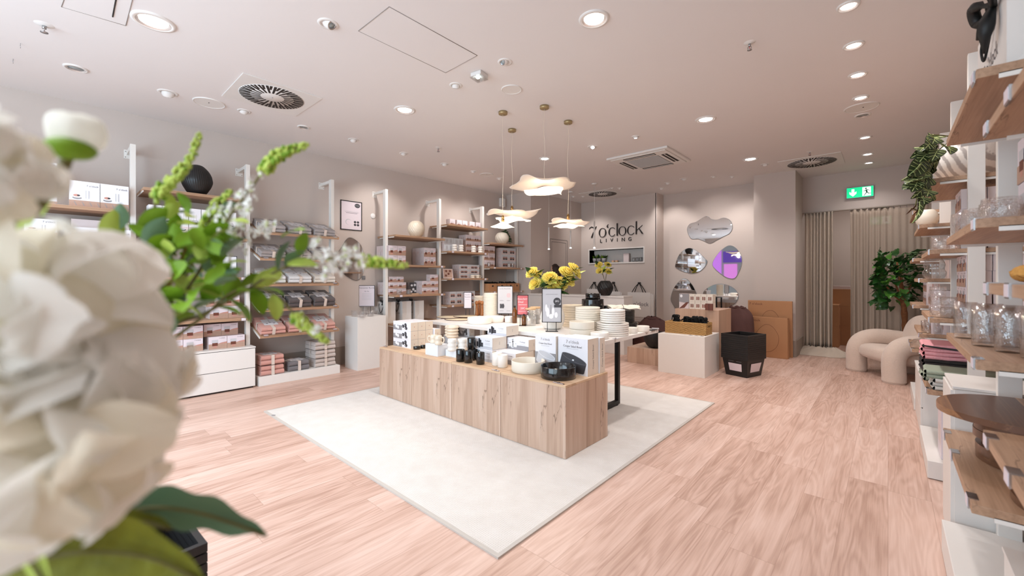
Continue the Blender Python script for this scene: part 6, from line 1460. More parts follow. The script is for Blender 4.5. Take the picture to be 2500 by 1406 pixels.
# ---------------------------------------------------------------- pedestals and goods by the mirrors
cube = MB().box(-.31, .31, 0, .62, 0, .537, 'white').build('white_plinth_cube', loc=(-2.078, 5.69, 0), bev=.002); tag(cube, 'white display cube carrying the wicker basket of black string bags', 'display cube')
tall = MB().box(-.31, .31, 0, .62, 0, .846, 'oakfine').build('oak_pedestal', loc=(-2.095, 6.36, 0), bev=.002); tag(tall, 'tall ribbed oak pedestal behind the white cube, under small white boxes', 'pedestal')
low = MB().box(-.3, .3, 0, .6, 0, .24, 'oakz').build('low_oak_block', loc=(-2.72, 6.02, 0), bev=.002); tag(low, 'low oak block on the floor left of the white cube, under a ribbed bowl', 'display block')
p = PZ(1589, 850, .24); vase('ribbed_bowl', 'dark ribbed egg-shaped bowl on the low oak block under the table corner', (p.x+.02, p.y+.08, .24), [(.055, 0), (.10, .03), (.142, .10), (.155, .17), (.150, .235), (.14, .235), (.145, .17), (.09, .04), (.001, .03)], 'black', swirl=.15, ribs=46, depth=.05, n=138, cat='bowl')
# wicker basket
M['wicker'] = pmat('woven_wicker', (206, 160, 100), .7, noise=.3, nscale=60, bump=1.2, bscale=90, stretch=(1, 1, 3))
t = thing('wicker_basket', 'long woven wicker basket full of black string bags on the white cube', 'basket', (-2.07, 5.96, .5375), 0)
b = MB(); w, d_, h = .275, .13, .155
for (x0, x1, y0, y1) in ((-w, w, -d_, -d_+.012), (-w, w, d_-.012, d_), (-w, -w+.012, -d_, d_), (w-.012, w, -d_, d_)):
    n = 16 if x1-x0 > .1 else 8
    for r_ in range(11):
        for k in range(n):
            u0, u1 = k/n, (k+1)/n; off = .002*(1 if (k+r_) % 2 else -1)
            if x1-x0 > .1:
                if abs(k-n/2+.5) > n/2-3 and False: continue
                b.box(x0+(x1-x0)*u0, x0+(x1-x0)*u1, y0+off, y1+off, h*r_/11+.001, h*(r_+1)/11-.001, 'wicker')
            else:
                if 2 <= k <= 5 and 7 <= r_ <= 8: continue
                b.box(x0+off, x1+off, y0+(y1-y0)*u0, y0+(y1-y0)*u1, h*r_/11+.001, h*(r_+1)/11-.001, 'wicker')
b.box(-w, w, -d_, d_, 0, .01, 'wicker'); b.build('basket_body', t); r_ = MB()
r_.tube([(-w+.005, -d_+.005, h), (w-.005, -d_+.005, h), (w-.005, d_-.005, h), (-w+.005, d_-.005, h), (-w+.005, -d_+.005, h)], .009, 'wicker', 8); r_.build('rim', t)
for k, (x, hh, r0) in enumerate(((-.17, .125, .045), (-.02, .10, .05), (.06, .085, .05), (.13, .115, .06), (.2, .10, .05))):
    t = thing('string_bag', 'crumpled black string bag in the wicker basket, %s from left' % ORD[k], 'bag', (-2.07+x, 5.97, .55), 0, 'black string bags in the wicker basket')
    s_ = MB(); rnd = random.Random(k+40); s_.ell((0, 0, .10), (r0, r0, .09), 'blackfab', 12, 8, lambda d: 1+.25*math.sin(5*d.x+9*d.y+7*d.z))
    for q_ in range(14):
        pt = Vector((rnd.uniform(-r0, r0), rnd.uniform(-r0, r0), .14)); s_.tube(spline([pt, pt+Vector((rnd.uniform(-.02, .02), rnd.uniform(-.02, .02), hh*.7)), pt+Vector((rnd.uniform(-.04, .04), rnd.uniform(-.03, .03), hh*.6)), pt+Vector((rnd.uniform(-.05, .05), 0, .02))], 4), .007, 'blackfab', 6)
    s_.build('crumpled_cloth', t)
for k, (px, py) in enumerate(((1640, 812), (1668, 813), (1697, 816))):
    c_, r_, kk = circ(px, py, 15, .5375); g = thing('straw_glass', 'clear glass of glass straws on the white cube, %s of three' % ('left', 'middle', 'right')[k], 'glass', (c_.x, c_.y, .5375), 0, 'glasses of straws on the white cube')
    MB().lathe([(r_*.8, 0), (r_*.85, .004), (r_, .085), (r_-.002, .085), (r_*.8, .008), (.0006, .007)], 'glass', 24).build('tumbler', g)
    s_ = MB(); rnd = random.Random(k)
    for q_ in range(5): a_ = rnd.uniform(0, 6.28); s_.tube([(-.012*math.cos(a_), -.012*math.sin(a_), .01), (.03*math.cos(a_), .03*math.sin(a_), .13+rnd.uniform(0, .025))], .003, 'ribglass', 6)
    s_.build('straws', g)
for k, (px, py) in enumerate(((1686, 818.5), (1700, 820), (1713, 821))): price_holder('flat price label on the white cube edge, %s of three' % ('left', 'middle', 'right')[k], PZ(px, py, .5375), 0, .045)
# small boxes on the oak pedestal
yb = 6.42; a_ = PY(1658, 752, yb); b_ = PY(1682, 752, yb); e_ = PY(1740, 756, yb)
put('picture_box', 'toy', (b_.x-a_.x, .12, .225), ((a_.x+b_.x)/2, yb, .847), 0, 'brown picture box with round sticker, left end of the pedestal top')
w = (e_.x-b_.x)/4
for r_ in range(2):
    for k in range(4): put('small_white_box', 'windows', (w-.001, .13, .11), (b_.x+.002+w*(k+.5), yb, .847+r_*.1105), 0, 'small cream box with two dark windows, %s row, %s from left' % (('lower', 'upper')[r_], ORD[k]), 'cream boxes with dark windows')
q = PZ(1730.5, 757.5, .847); tag(MB().box(-.05, .05, 0, .03, 0, .095, 'p_glass').box(-.002, .002, -.001, 0, 0, .095, 'black').build('dark_box', loc=(q.x, q.y, .847)), 'small dark brown box leaning in front of the cream boxes', 'box')
# beanbags
def cushion(name, label, loc, r, seed, cat='beanbag', rz=0, m='brownfab', pinch=.25):
    rnd = random.Random(seed); ph = [rnd.uniform(0, 6) for _ in range(6)]
    def f(d): return 1+.10*math.sin(4*d.x+ph[0])+.08*math.sin(5*d.y+ph[1]+3*d.z)+.035*math.sin(11*d.z+7*d.x+ph[2])+.025*math.sin(17*d.x+13*d.y+ph[3])-(.12*(1-abs(d.z))*0)
    o = MB().ell((0, 0, r[2]), r, m, 48, 32, f).build(name, loc=loc, rz=rz); return tag(o, label, cat, 'dark brown beanbags at the back wall')
q = PZ(1806, 868, 0)
def beanbag(label, loc, pts, seed):
    t = thing('beanbag', label, 'beanbag', loc, 0, 'dark brown beanbags at the back wall'); s = MB(); rnd = random.Random(seed); ph = [rnd.uniform(0, 6) for _ in range(8)]
    n = 56; rows = []
    for z, rx_, ry_, ox, oy in pts:
        rows.append([(ox+rx_*math.cos(2*PI*(i % n)/n)*(1+.05*math.sin(3*2*PI*i/n+z*9+ph[0])+.03*math.sin(9*2*PI*(i % n)/n+z*25+ph[1])), oy+ry_*math.sin(2*PI*(i % n)/n)*(1+.04*math.sin(7*2*PI*(i % n)/n+z*15+ph[2])), z+.012*math.sin(5*2*PI*(i % n)/n+ph[3])*(z > .02)) for i in range(n+1)])
    s.sheet(rows, 'brownfab'); s.build('cover', t, sub=1)
    sm = MB(); sm.tube([rows[-2][k] for k in range(0, n+1, 4)], .006, 'brownfab', 6); sm.build('seam', t)
beanbag('tall dark brown beanbag between the oak pedestal and the cardboard boxes', (-1.83, 7.55, 0), [(0, .2, .2, 0, 0), (.03, .25, .26, 0, 0), (.25, .24, .28, 0, 0), (.48, .23, .25, 0, .02), (.65, .20, .20, .02, .03), (.74, .16, .12, .03, .04), (.82, .12, .05, -.02, .05), (.845, .08, .01, -.05, .05)], 1)
beanbag('slumped dark brown beanbag at the recess, behind the white table corner', (-3.35, 7.75, 0), [(0, .3, .3, 0, 0), (.03, .42, .38, 0, 0), (.2, .42, .36, 0, 0), (.36, .34, .28, 0, 0), (.46, .26, .18, 0, 0), (.53, .16, .09, -.02, 0), (.57, .07, .02, -.03, 0)], 5)
# flat cardboard boxes leaning on the pillar
def carton(name, label, x0, x1, y, h, th, lean, n, pts):
    for i in range(n):
        t = thing(name, label[i], 'cardboard box', ((x0+x1)/2+.006*i, y+i*(th+.004)+.0, 0), 0, 'flat cardboard mirror boxes'); t.rotation_euler = (-lean, 0, 0)
        w = (x1-x0)/2; MB().box(-w, w, 0, th, 0, h, 'card').build('carton_body', t, bev=.002)
        if i == 0:
            s_ = MB(); txt(s_, "7 o'clock", .055, 'p_glass', -w+.12, -.001, h-.055); ol = blob_outline(pts, 8)
            s_.tube([(a_*w*2, -.001, h*.47+b_*h) for a_, b_ in ol]+[(ol[0][0]*w*2, -.001, h*.47+ol[0][1]*h)], .0016, 'p_glass', 5); s_.build('printed_outline', t)
        MB().box(-w-.0008, w+.0008, th*.35, th*.65, h-.02, h+.001, 'carddark').build('tape_strip', t)
carton('cardboard_box', ['front low brown cardboard box with mirror outline, in front of the pillar', 'second low cardboard box right behind the front one'], -1.80, -1.195, 7.93, .66, .055, R(-2), 2, [(-.28, -.05), (-.2, .18), (-.02, .35), (.16, .3), (.3, .05), (.24, -.2), (.05, -.33), (-.16, -.25)])
carton('cardboard_box', ['taller brown cardboard box leaning on the pillar, with mirror outline'], -1.80, -1.16, 8.13, .925, .06, R(-3), 1, [(-.2, .1), (-.12, .3), (.05, .36), (.2, .25), (.26, 0), (.2, -.25), (-.1, -.3)])
# stacked shopping baskets
def basket_stack(nm, label_f, corner, ax, ay, w, d_, n, h0, step, group, label_card=True):
    """baskets nested on one another; the lowest shows its slotted body"""
    ang = math.atan2(ax[1], ax[0])
    for k in range(n):
        t = thing('shopping_basket', label_f(k), 'shopping basket', (corner.x, corner.y, k*step), ang, group)
        if nm not in _mesh or k in (0, 1, n-1):
            b = MB(); tp = .13 if k == 0 else .0
            zt = h0; zb = 0 if k == 0 else h0-step*1.3
            def wall(ax0, ax1, outz0, outz1, inset0, inset1):
                pass
            i0 = .03 if k == 0 else .004
            # outer skin as tapered frame
            for (c0, c1) in (((-w/2, -d_/2), (w/2, -d_/2)), ((w/2, -d_/2), (w/2, d_/2)), ((w/2, d_/2), (-w/2, d_/2)), ((-w/2, d_/2), (-w/2, -d_/2))):
                sx0, sy0 = c0; sx1, sy1 = c1; f = 1-i0*2/min(w, d_)
                b.add([(sx0*f, sy0*f, zb), (sx1*f, sy1*f, zb), (sx1, sy1, zt-.02), (sx0, sy0, zt-.02)], [(0, 1, 2, 3)], 'black')
                b.add([(sx0*f*.97, sy0*f*.97, zb), (sx1*f*.97, sy1*f*.97, zb), (sx1*.95, sy1*.95, zt-.02), (sx0*.95, sy0*.95, zt-.02)], [(0, 3, 2, 1)], 'black')
            body = b.mesh('basket_body')
            if k not in (0, 1): _mesh[nm] = body
        else: body = _mesh[nm]
        o = bpy.data.objects.new('basket_body', body); C.objects.link(o); o.parent = t
        if (nm, 'rim') not in _mesh:
            r_ = MB(); e = .012
            for x0, x1, y0, y1 in ((-w/2-e, w/2+e, -d_/2-e, -d_/2+.006), (-w/2-e, w/2+e, d_/2-.006, d_/2+e), (-w/2-e, -w/2+.006, -d_/2+.006, d_/2-.006), (w/2-.006, w/2+e, -d_/2+.006, d_/2-.006)): r_.box(x0, x1, y0, y1, h0-.026, h0, 'black')
            _mesh[(nm, 'rim')] = r_.mesh('rim')
        o = bpy.data.objects.new('rim', _mesh[(nm, 'rim')]); C.objects.link(o); o.parent = t
        if k == 0:
            MB().box(-w*.36, w*.36, -d_*.36, d_*.36, 0, .004, 'black').build('base_panel', t)
            s_ = MB()
            for q in range(4):
                for sg in (-1, 1): x = sg*(w*.08+q*.018); s_.box(x-.005, x+.005, -d_/2+.005, -d_/2+.008, h0*.78, h0*.86, 'p_white')
            s_.build('slots', t)
            if label_card:
                f = .72; c1 = MB(); c1.add([(-w*.24, -d_/2+.022, h0*.28), (w*.24, -d_/2+.022, h0*.28), (w*.26, -d_/2+.002, h0*.68), (-w*.26, -d_/2+.002, h0*.68)], [(0, 1, 2, 3)], 'boxlilac'); c1.add([(w/2-.022, -d_*.26, h0*.25), (w/2-.022, d_*.26, h0*.25), (w/2+.001, d_*.3, h0*.72), (w/2+.001, -d_*.3, h0*.72)], [(0, 1, 2, 3)], 'boxlilac'); c1.build('info_card', t)
                for q in range(3):
                    pass
rimN, rimL, rimR = PZ(1828, 820, .56), PZ(1761, 812, .56), PZ(1848, 808, .56)
ex = (rimN-rimL); wB = ex.length; ex.normalize(); ey = Vector((-ex.y, ex.x, 0)); dB = .40
cN = rimN - ex*wB/2 + ey*dB/2
basket_stack('bk', lambda k: 'black shopping basket by the white cube, %s' % ('lowest, with white info card' if k == 0 else 'topmost of the stack' if k == 11 else ORD[k]+' from the floor'), Vector((cN.x, cN.y, 0)), ex, ey, wB-.03, dB, 12, .255, .0275, 'stacked black shopping baskets by the cube')

# ---------------------------------------------------------------- curtains, exit sign, store room
M['sheer'] = pmat('sheer_linen', (186, 168, 152), .9, noise=.05, nscale=50, bump=.15, bscale=300)
def make_sheer():
    m = M['sheer']; n, l = m.node_tree.nodes, m.node_tree.links; b = n['Principled BSDF']; tr = N(n, 'ShaderNodeBsdfTransparent'); mx = N(n, 'ShaderNodeMixShader'); mx.inputs[0].default_value = .22
    l.new(b.outputs[0], mx.inputs[1]); l.new(tr.outputs[0], mx.inputs[2]); l.new(mx.outputs[0], n['Material Output'].inputs[0])
make_sheer()
def curtain(label, x0, x1, y, z0, z1, folds, m, seed, amp=.035, flare=0, loose=0):
    t = thing('curtain', label, 'curtain', (x0, y, z0), 0, 'linen curtains of the back opening'); rnd = random.Random(seed); ph = [rnd.uniform(0, 6) for _ in range(5)]
    w = x1-x0; n = folds*10; g = []
    for j in range(25):
        v = j/24; row = []
        for i in range(n+1):
            u = i/n; a = 2*PI*folds*u+.8*math.sin(2*PI*u*1.7+ph[0]+v*.6)
            am = amp*(.55+.45*v)*(1+.3*math.sin(6*u+ph[1]))*(1-loose*.7*(u > .45))
            row.append((w*u+flare*(u-.5)*v+.012*math.sin(a*.5+v*2+ph[2])*v, am*math.sin(a)+.01*math.sin(9*v+u*5), (z1-z0)*(1-v)-(.05*loose*abs(math.sin(PI*2.2*u)) if j == 0 and u > .35 else 0)))
        g.append(row)
    MB().sheet(g, m).build('drape', t, solid=.003)
    hk = MB().tube([(0, 0, -.03), (0, -.005, .012)], .004, 'chrome', 6).mesh('curtain_hook')
    for k in range(folds+1): o = bpy.data.objects.new('curtain_hook', hk); C.objects.link(o); o.parent = t; o.location = (w*k/folds, 0, z1-z0)
    return t
c1 = curtain('left taupe linen curtain gathered by the pillar, pooling on the floor', -1.10, -.70, 8.97, .10, RAILZ-.02, 8, 'linen', 3, .045)
rnd = random.Random(8); g = []
for j in range(15):
    v = j/14; g.append([(.22+(.16+.24*v+.03*math.sin(3*a_+1))*math.cos(a_)*1.15, -.03-(.12*v)+(.06+.2*v+.03*math.sin(5*a_))*math.sin(a_), .0+.11*(1-v)**1.2+.018*abs(math.sin(7*a_+6*v))*(v < .98)-.098) for a_ in [2*PI*i/56 for i in range(57)]])
MB().sheet(g, 'linen').build('pooled_hem', c1, solid=.004)
curtain('right sheer linen curtain behind the fig tree and armchair', -.47, .60, 8.97, .02, RAILZ-.02, 14, 'sheer', 9, .028, loose=.8)
tag(MB().box(-1.13, .62, -.012, .012, 0, .016, 'skirt').build('curtain_rail', loc=(0, 8.97, RAILZ-.018)), 'thin curtain rail along the top of the back opening', 'curtain rail')
def exit_sign(label, x0, x1, z0, z1, y, g='exit signs'):
    t = thing('exit_sign', label, 'exit sign', ((x0+x1)/2, y, z0), 0, g); w = (x1-x0)/2; h = z1-z0
    MB().box(-w, w, -.045, 0, 0, h, 'alu').build('housing', t, bev=.003); MB().box(-w+.008, w-.008, -.048, -.045, .008, h-.008, 'exitgreen').build('lit_panel', t)
    f = MB(); s_ = h
    f.prism([(w*-.5-.018, h*.82), (w*-.5+.018, h*.82), (w*-.5+.018, h*.48), (w*-.5+.045, h*.6), (w*-.5+.045, h*.40), (w*-.5, h*.16), (w*-.5-.045, h*.40), (w*-.5-.045, h*.6), (w*-.5-.018, h*.48)], -.0495, -.048, 'exitwhite').build('arrow', t)
    MB().box(w*.18, w*.78, -.0495, -.048, h*.12, h*.9, 'exitwhite').build('door_symbol', t)
    c = w*.5; r = MB(); r.prism([(c-.012+.012*math.cos(q*PI/6), h*.78+.012*math.sin(q*PI/6)) for q in range(12)], -.051, -.0495, 'exitink')
    for a_, b_, ww in (((c-.008, h*.68), (c+.0, h*.42), .022), ((c-.008, h*.66), (c-.042, h*.52), .009), ((c-.0, h*.68), (c+.035, h*.56), .009), ((c+.0, h*.44), (c-.02, h*.28), .012), ((c-.02, h*.28), (c-.038, h*.14), .010), ((c+.002, h*.44), (c+.025, h*.30), .012), ((c+.025, h*.30), (c+.052, h*.32), .009)):
        a_, b_ = Vector(a_), Vector(b_); dd = (b_-a_).normalized(); nn = Vector((-dd.y, dd.x))*ww/2; r.prism([tuple(a_+nn), tuple(b_+nn), tuple(b_-nn), tuple(a_-nn)], -.051, -.0495, 'exitink')
    r.build('running_figure', t); return t
exit_sign('lit green exit sign with arrow and running figure above the curtains', -.524, -.169, 2.643, 2.825, 9.03)
exit_sign('second green exit sign glowing behind the sheer curtain', -.24, .05, 2.2, 2.35, 9.6); bpy.data.objects[[o.name for o in bpy.data.objects if o.name.startswith('exit_sign')][-1]].location.y = 9.35
tag(MB().box(-.1, .1, 0, .10, 0, .74, 'skirt').build('sign_bracket', loc=(-.095, 9.35, 2.36)), 'dark bracket carrying the second exit sign behind the curtain', 'bracket')
sr = [(-.90, 9.95, .42, .42, .40), (-.90, 9.95, .42, .42, .40), (-.62, 10.35, .4, .4, .38), (-.62, 10.35, .4, .4, .38), (-.62, 10.35, .4, .4, .33)]
zacc = {}
for k, (x, y, w, d_, h) in enumerate(sr):
    z = zacc.get(x, 0); zacc[x] = z+h+.001; t = thing('storage_carton', 'brown carton in the store room seen between curtains, %s, level %s' % ('left pile' if x < -.8 else 'right pile', ('one', 'two', 'three')[int(z/.36)]), 'cardboard box', (x, y, z), 0, 'cartons in the store room')
    MB().box(-w/2, w/2, 0, d_, 0, h, 'card').build('carton_body', t, bev=.003); MB().box(-w/2-.0005, w/2+.0005, d_/2-.03, d_/2+.03, h*.85, h+.0008, 'carddark').build('tape_strip', t)
put('pink_packet', 'plain', (.38, .3, .06), (-.62, 10.38, zacc[-.62]), 0, 'flat pink packet on top of the store room cartons', None, 'packet')
l = bpy.data.lights.new('store_room_lamp', 'AREA'); l.energy = 14; l.size = .6; l.color = (1, .94, .9); o = bpy.data.objects.new('store_room_lamp', l); C.objects.link(o); o.location = (-.2, 10.4, 3.0)

# ---------------------------------------------------------------- boucle armchair and fig tree
PA, PB_ = Vector((-.33, 7.66, 0)), Vector((.055, 7.03, 0))
ux = (PB_-PA).normalized(); uy = Vector((-ux.y, ux.x, 0)); mid = (PA+PB_)/2; ang = math.atan2(ux.y, ux.x); W2 = (PB_-PA).length/2
t = thing('armchair', 'cream boucle armchair with fat rounded arms beside the right-hand shelving', 'armchair', mid, ang)
for sg in (-1, 1):
    rr = .118; pts = spline([(sg*W2, 0, 0.0), (sg*W2, 0, .06), (sg*W2, .0, .30), (sg*W2, .07, .425), (sg*W2*.99, .22, .475), (sg*W2*.97, .42, .465), (sg*W2*.9, .60, .42), (sg*W2*.86, .64, .25), (sg*W2*.86, .63, .0)], 6)
    MB().tube(pts, [rr*(.93 if i < 3 else 1) for i in range(len(pts))], 'boucle', 24).build('arm', t, bev=0)
def rbox(x0, x1, y0, y1, z0, z1, e, n=5, tiltk=0):
    s = MB(); s.box(x0, x1, y0, y1, z0, z1, 'boucle'); return s
s = MB(); s.T = TR(z=.315, rx_=R(-5)); s.ell((0, .30, 0), (W2*.98, .37, .115), 'boucle', 40, 20, lambda d: 1/(max(abs(d.x)**3.5+abs(d.y)**3.5, 1e-6)+abs(d.z)**3.5)**(1/3.5)); s.build('seat', t)
s = MB(); s.T = TR(y=.57, z=.54, rx_=R(-14)); s.ell((0, 0, 0), (W2*.88, .10, .285), 'boucle', 40, 24, lambda d: 1/(abs(d.x)**2.6+abs(d.y)**2.6+abs(d.z)**2.6+1e-6)**(1/2.6)); s.build('backrest', t)
# fiddle leaf fig
fd = 6.15; q = PD(2208, 790, fd)
t = thing('fiddle_leaf_fig', 'fiddle-leaf fig tree with big glossy leaves behind the armchair', 'plant', (q.x, q.y, 0))
MB().lathe([(.10, 0), (.14, .26), (.13, .26), (.12, .22), (.0006, .22)], 'ivory', 28).build('pot', t)
br = [(2208, 742), (2185, 690), (2165, 700), (2200, 660), (2225, 690), (2190, 640)]
tr_ = MB(); top = PD(2206, 735, fd)-q; top.z += q.z
tr_.tube(spline([(0, 0, .15), (.01, 0, .5), tuple(Vector((top.x, top.y, PD(2206, 735, fd).z)))], 8), [.036+.004*math.sin(i*2.1) for i in range(17)], 'bark', 14)
for bx_, by_ in br[1:]: e_ = PD(bx_, by_, fd); tr_.tube(spline([tuple(Vector((top.x, top.y, PD(2206, 738, fd).z))), ((e_.x-q.x)*.5+top.x*.5, (e_.y-q.y)*.5, (e_.z+PD(2206, 738, fd).z)/2-.02), (e_.x-q.x, e_.y-q.y, e_.z)], 4), [.018]*5+[.012]*4, 'bark', 8)
tr_.build('trunk', t)
M['figleaf'] = pmat('fig_leaf', (40, 84, 34), .3, noise=.3, nscale=9, coat=.3); M['figleaf2'] = pmat('fig_leaf_young', (78, 132, 50), .35, noise=.2, nscale=9, coat=.2)
rnd = random.Random(12); lv = MB()
def figleaf(s, p, d, L, Wd, m, roll):
    d = Vector(d).normalized(); q_ = Vector((1, 0, 0)).rotation_difference(d).to_matrix().to_4x4(); s.T = Matrix.Translation(Vector(p)) @ q_ @ Matrix.Rotation(roll, 4, 'X'); rows = []
    for i in range(9):
        u = i/8; w = Wd*.5*(.35+.65*math.sin(PI*min(1, u*.62+.35)))*math.sin(PI*min(.97, max(.03, u)))**.55; z = .12*L*math.sin(PI*u)-.22*L*u*u
        rows.append([(L*u, w*k, z+.18*w*abs(k)+.01*math.sin(u*18)*k) for k in (-1, -.5, 0, .5, 1)])
    s.sheet(rows, m); s.T = I4
for i in range(150):
    a_ = rnd.uniform(0, 2*PI); b_ = rnd.uniform(-1, 1); rr = rnd.uniform(.35, 1)**.5
    px = 2190+60*rr*math.cos(a_)*math.sqrt(1-b_*b_*.5); py = 680-74*b_*rr+(px-2190)*-.22; off = .34*rr*math.sin(a_)
    e_ = PD(px, py, fd+off*.8)-Vector((q.x, q.y, 0)); cc = PD(2190, 690, fd)-Vector((q.x, q.y, 0)); dd = (e_-cc); dd.z = dd.z*.4+.02; 
    if dd.length < .02: dd = Vector((1, 0, 0))
    dd.normalize(); dd += Vector((rnd.uniform(-.4, .4), rnd.uniform(-.4, .4), rnd.uniform(-.3, .3)))
    figleaf(lv, e_-dd.normalized()*.06, dd, rnd.uniform(.14, .20), rnd.uniform(.10, .15), 'figleaf2' if rnd.random() < .18 else 'figleaf', rnd.uniform(-.6, .6))
lv.build('leaves', t)

# ---------------------------------------------------------------- the mall outside the shopfront, seen in the mirrors
wallbox('wall_mall', -12, 6, -9.1, -9.0, 0, 5.2, 'white')
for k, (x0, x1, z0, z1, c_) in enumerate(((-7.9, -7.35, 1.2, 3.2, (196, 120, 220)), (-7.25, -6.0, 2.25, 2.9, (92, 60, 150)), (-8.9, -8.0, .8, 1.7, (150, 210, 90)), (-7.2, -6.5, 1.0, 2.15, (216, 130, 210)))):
    M['mall%d' % k] = emat('poster_glow_%s' % ('violet', 'purple', 'lime', 'pink')[k], c_, .8)  # glow put into the poster colours, so the mirrors show lit signage
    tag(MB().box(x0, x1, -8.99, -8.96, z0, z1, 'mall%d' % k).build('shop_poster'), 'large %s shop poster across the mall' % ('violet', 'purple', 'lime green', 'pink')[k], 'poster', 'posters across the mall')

# ---------------------------------------------------------------- right-hand wall shelving
RG = 'oak shelves on the right wall'
for y, w in ((1.9, 'nearest, mostly outside the picture'), (2.86, 'between the tall glasses and the white cabinet'), (3.79, 'beside the striped vase and cloth stacks'), (4.73, 'beyond the striped vase'), (5.68, 'in front of the fig tree'), (6.63, 'farthest, beside the armchair')):
    post('white shelf upright on the right wall, '+w, .40, y, RXW, 2.68, 'white uprights on the right wall', .336 if y < 2.8 else 0)
z0_ = PY(2418, 318, 1.88).z
RB = [('near', .21, .96, 1.86, [z0_, 1.287, .851]), ('tall glass', .205, 1.94, 2.84, [1.955, 1.488, 1.045, .592]), ('striped vase', .20, 3.81, 4.71, [1.945, 1.488, 1.045, .578]), ('ribbed jug', .19, 4.75, 5.66, [1.742, 1.30, .85]), ('farthest', .185, 5.70, 6.61, [1.965, 1.50, 1.037, .604])]
for nm, xf, y0, y1, zs in RB:
    for i, z in enumerate(zs):
        shelf('oak shelf, %s from top, right-wall %s bay' % (ORD[i], nm), RXW-.02, xf-.0-.01*(i > 2), y0, y1, z, RG, clips=(-.85, .2, .85) if nm == 'near' or z < .7 else (-.9,))
def plinth(label, y0, y1, h, x=.19): tag(MB().box(x, RXW-.012, y0, y1, .004, h, 'white').build('low_plinth', bev=.003), label, 'plinth', 'low white plinths on the right wall')
plinth('long low white plinth at the bottom right, nearest the camera', .9, 2.855, .15)
plinth('low white plinth on the right wall before the drawer cabinet', 3.82, 4.70, .118)
plinth('low white plinth beside the armchair', 5.71, 6.60, .118)
t = thing('white_cabinet', 'white panel cabinet on the right wall behind the wooden boards', 'cabinet', (.485, 3.085, 0)); MB().box(-.25, .24, -.19, .19, .0, .77, 'white').box(-.256, .24, -.195, .195, .772, .785, 'white').build('cabinet_body', t, bev=.002); MB().box(-.262, -.25, -.185, .185, .01, .765, 'white').build('door', t, bev=.001)
t = thing('drawer_cabinet', 'white drawer cabinet on the right wall beyond the cloth stacks', 'cabinet', (.46, 5.205, 0))
MB().box(-.25, .27, -.44, .44, .0, .49, 'white').build('cabinet_body', t); MB().box(-.268, .27, -.448, .448, .49, .505, 'white').build('cabinet_top', t)
for a_, b_ in ((.02, .24), (.247, .484)): MB().box(-.263, -.25, -.44, .44, a_, b_, 'white').build('drawer', t, bev=.001)
MB().box(-.252, -.249, -.44, .44, .238, .249, 'gap').build('drawer_gap', t)
GR = 'glassware boxes on the right wall'
stack('lilac glassware box', 'drink', .15, .11, .101, .36, 3.83, 1.045, 3, 3, 4, 'right wall, behind the crystal tumblers', GR, side=-1)
stack('lilac glassware box', 'drink', .14, .11, .125, .34, 3.84, 1.488, 2, 3, 3, 'right wall, under the striped vase', GR, side=-1)
stack('lilac glassware box', 'drink', .14, .11, .118, .26, 4.80, .85, 2, 3, 3, 'right wall, below the ribbed jug', GR, side=-1)
stack('lilac glassware box', 'plain', .16, .12, .15, .36, 4.80, 1.30, 2, 2, 2, 'right wall, behind the ribbed jug', GR, side=-1)
stack('lilac glassware box', 'drink', .16, .14, .13, .28, 5.78, 1.037, 3, 1, 2, 'right wall, farthest bay', GR, side=-1)
stack('lilac glassware box', 'plain', .16, .14, .12, .27, 5.74, .604, 3, 1, 1, 'right wall, farthest bay low shelf', GR, side=-1)
stack('rose glass box with drink photo', 'drink', .2, .15, .16, .36, 2.02, 1.488, 2, 1, 2, 'behind the near crystal bowls', GR, side=-1)
stack('lilac tall glass box with drink photo', 'espresso', .2, .15, .165, .40, 2.0, 1.045, 3, 1, 2, 'behind the tall glasses', GR, side=-1)
stack('white box with drink photo', 'espresso', .14, .12, .2, .30, 1.55, 1.287, 2, 1, 1, 'on the nearest right shelf at eye level', GR, side=-1)
carrier('big white paper bag with black bow on the top right shelf', (.275, 2.28, 1.956), RFc, .56, .2, .30, 'bag on the right shelf')
bpy.data.objects[[o.name for o in bpy.data.objects if o.name.startswith('paper_bag')][-1]]['group'] = 'paper bags'
# big ribbon on the bag
lb_ = [o for o in bpy.data.objects if o.name.startswith('paper_bag')][-1]
s_ = MB(); c0 = Vector((.16, -.012, .26))
for sg in (-1, 1): s_.tube(spline([c0, c0+Vector((sg*.09, -.035, .05)), c0+Vector((sg*.12, -.02, .0)), c0], 6), [.008]*4+[.017]*10+[.01]*5, 'ribbon', 6)
s_.tube(spline([c0, c0+Vector((.02, -.02, -.08)), c0+Vector((-.01, -.02, -.15))], 4), [.008, .012, .018, .022, .022, .018, .012, .008, .004], 'ribbon', 6); s_.tube(spline([c0, c0+Vector((-.08, -.02, -.02)), c0+Vector((-.13, -.02, -.05))], 4), .007, 'ribbon', 6)
s_.build('large_ribbon', lb_)
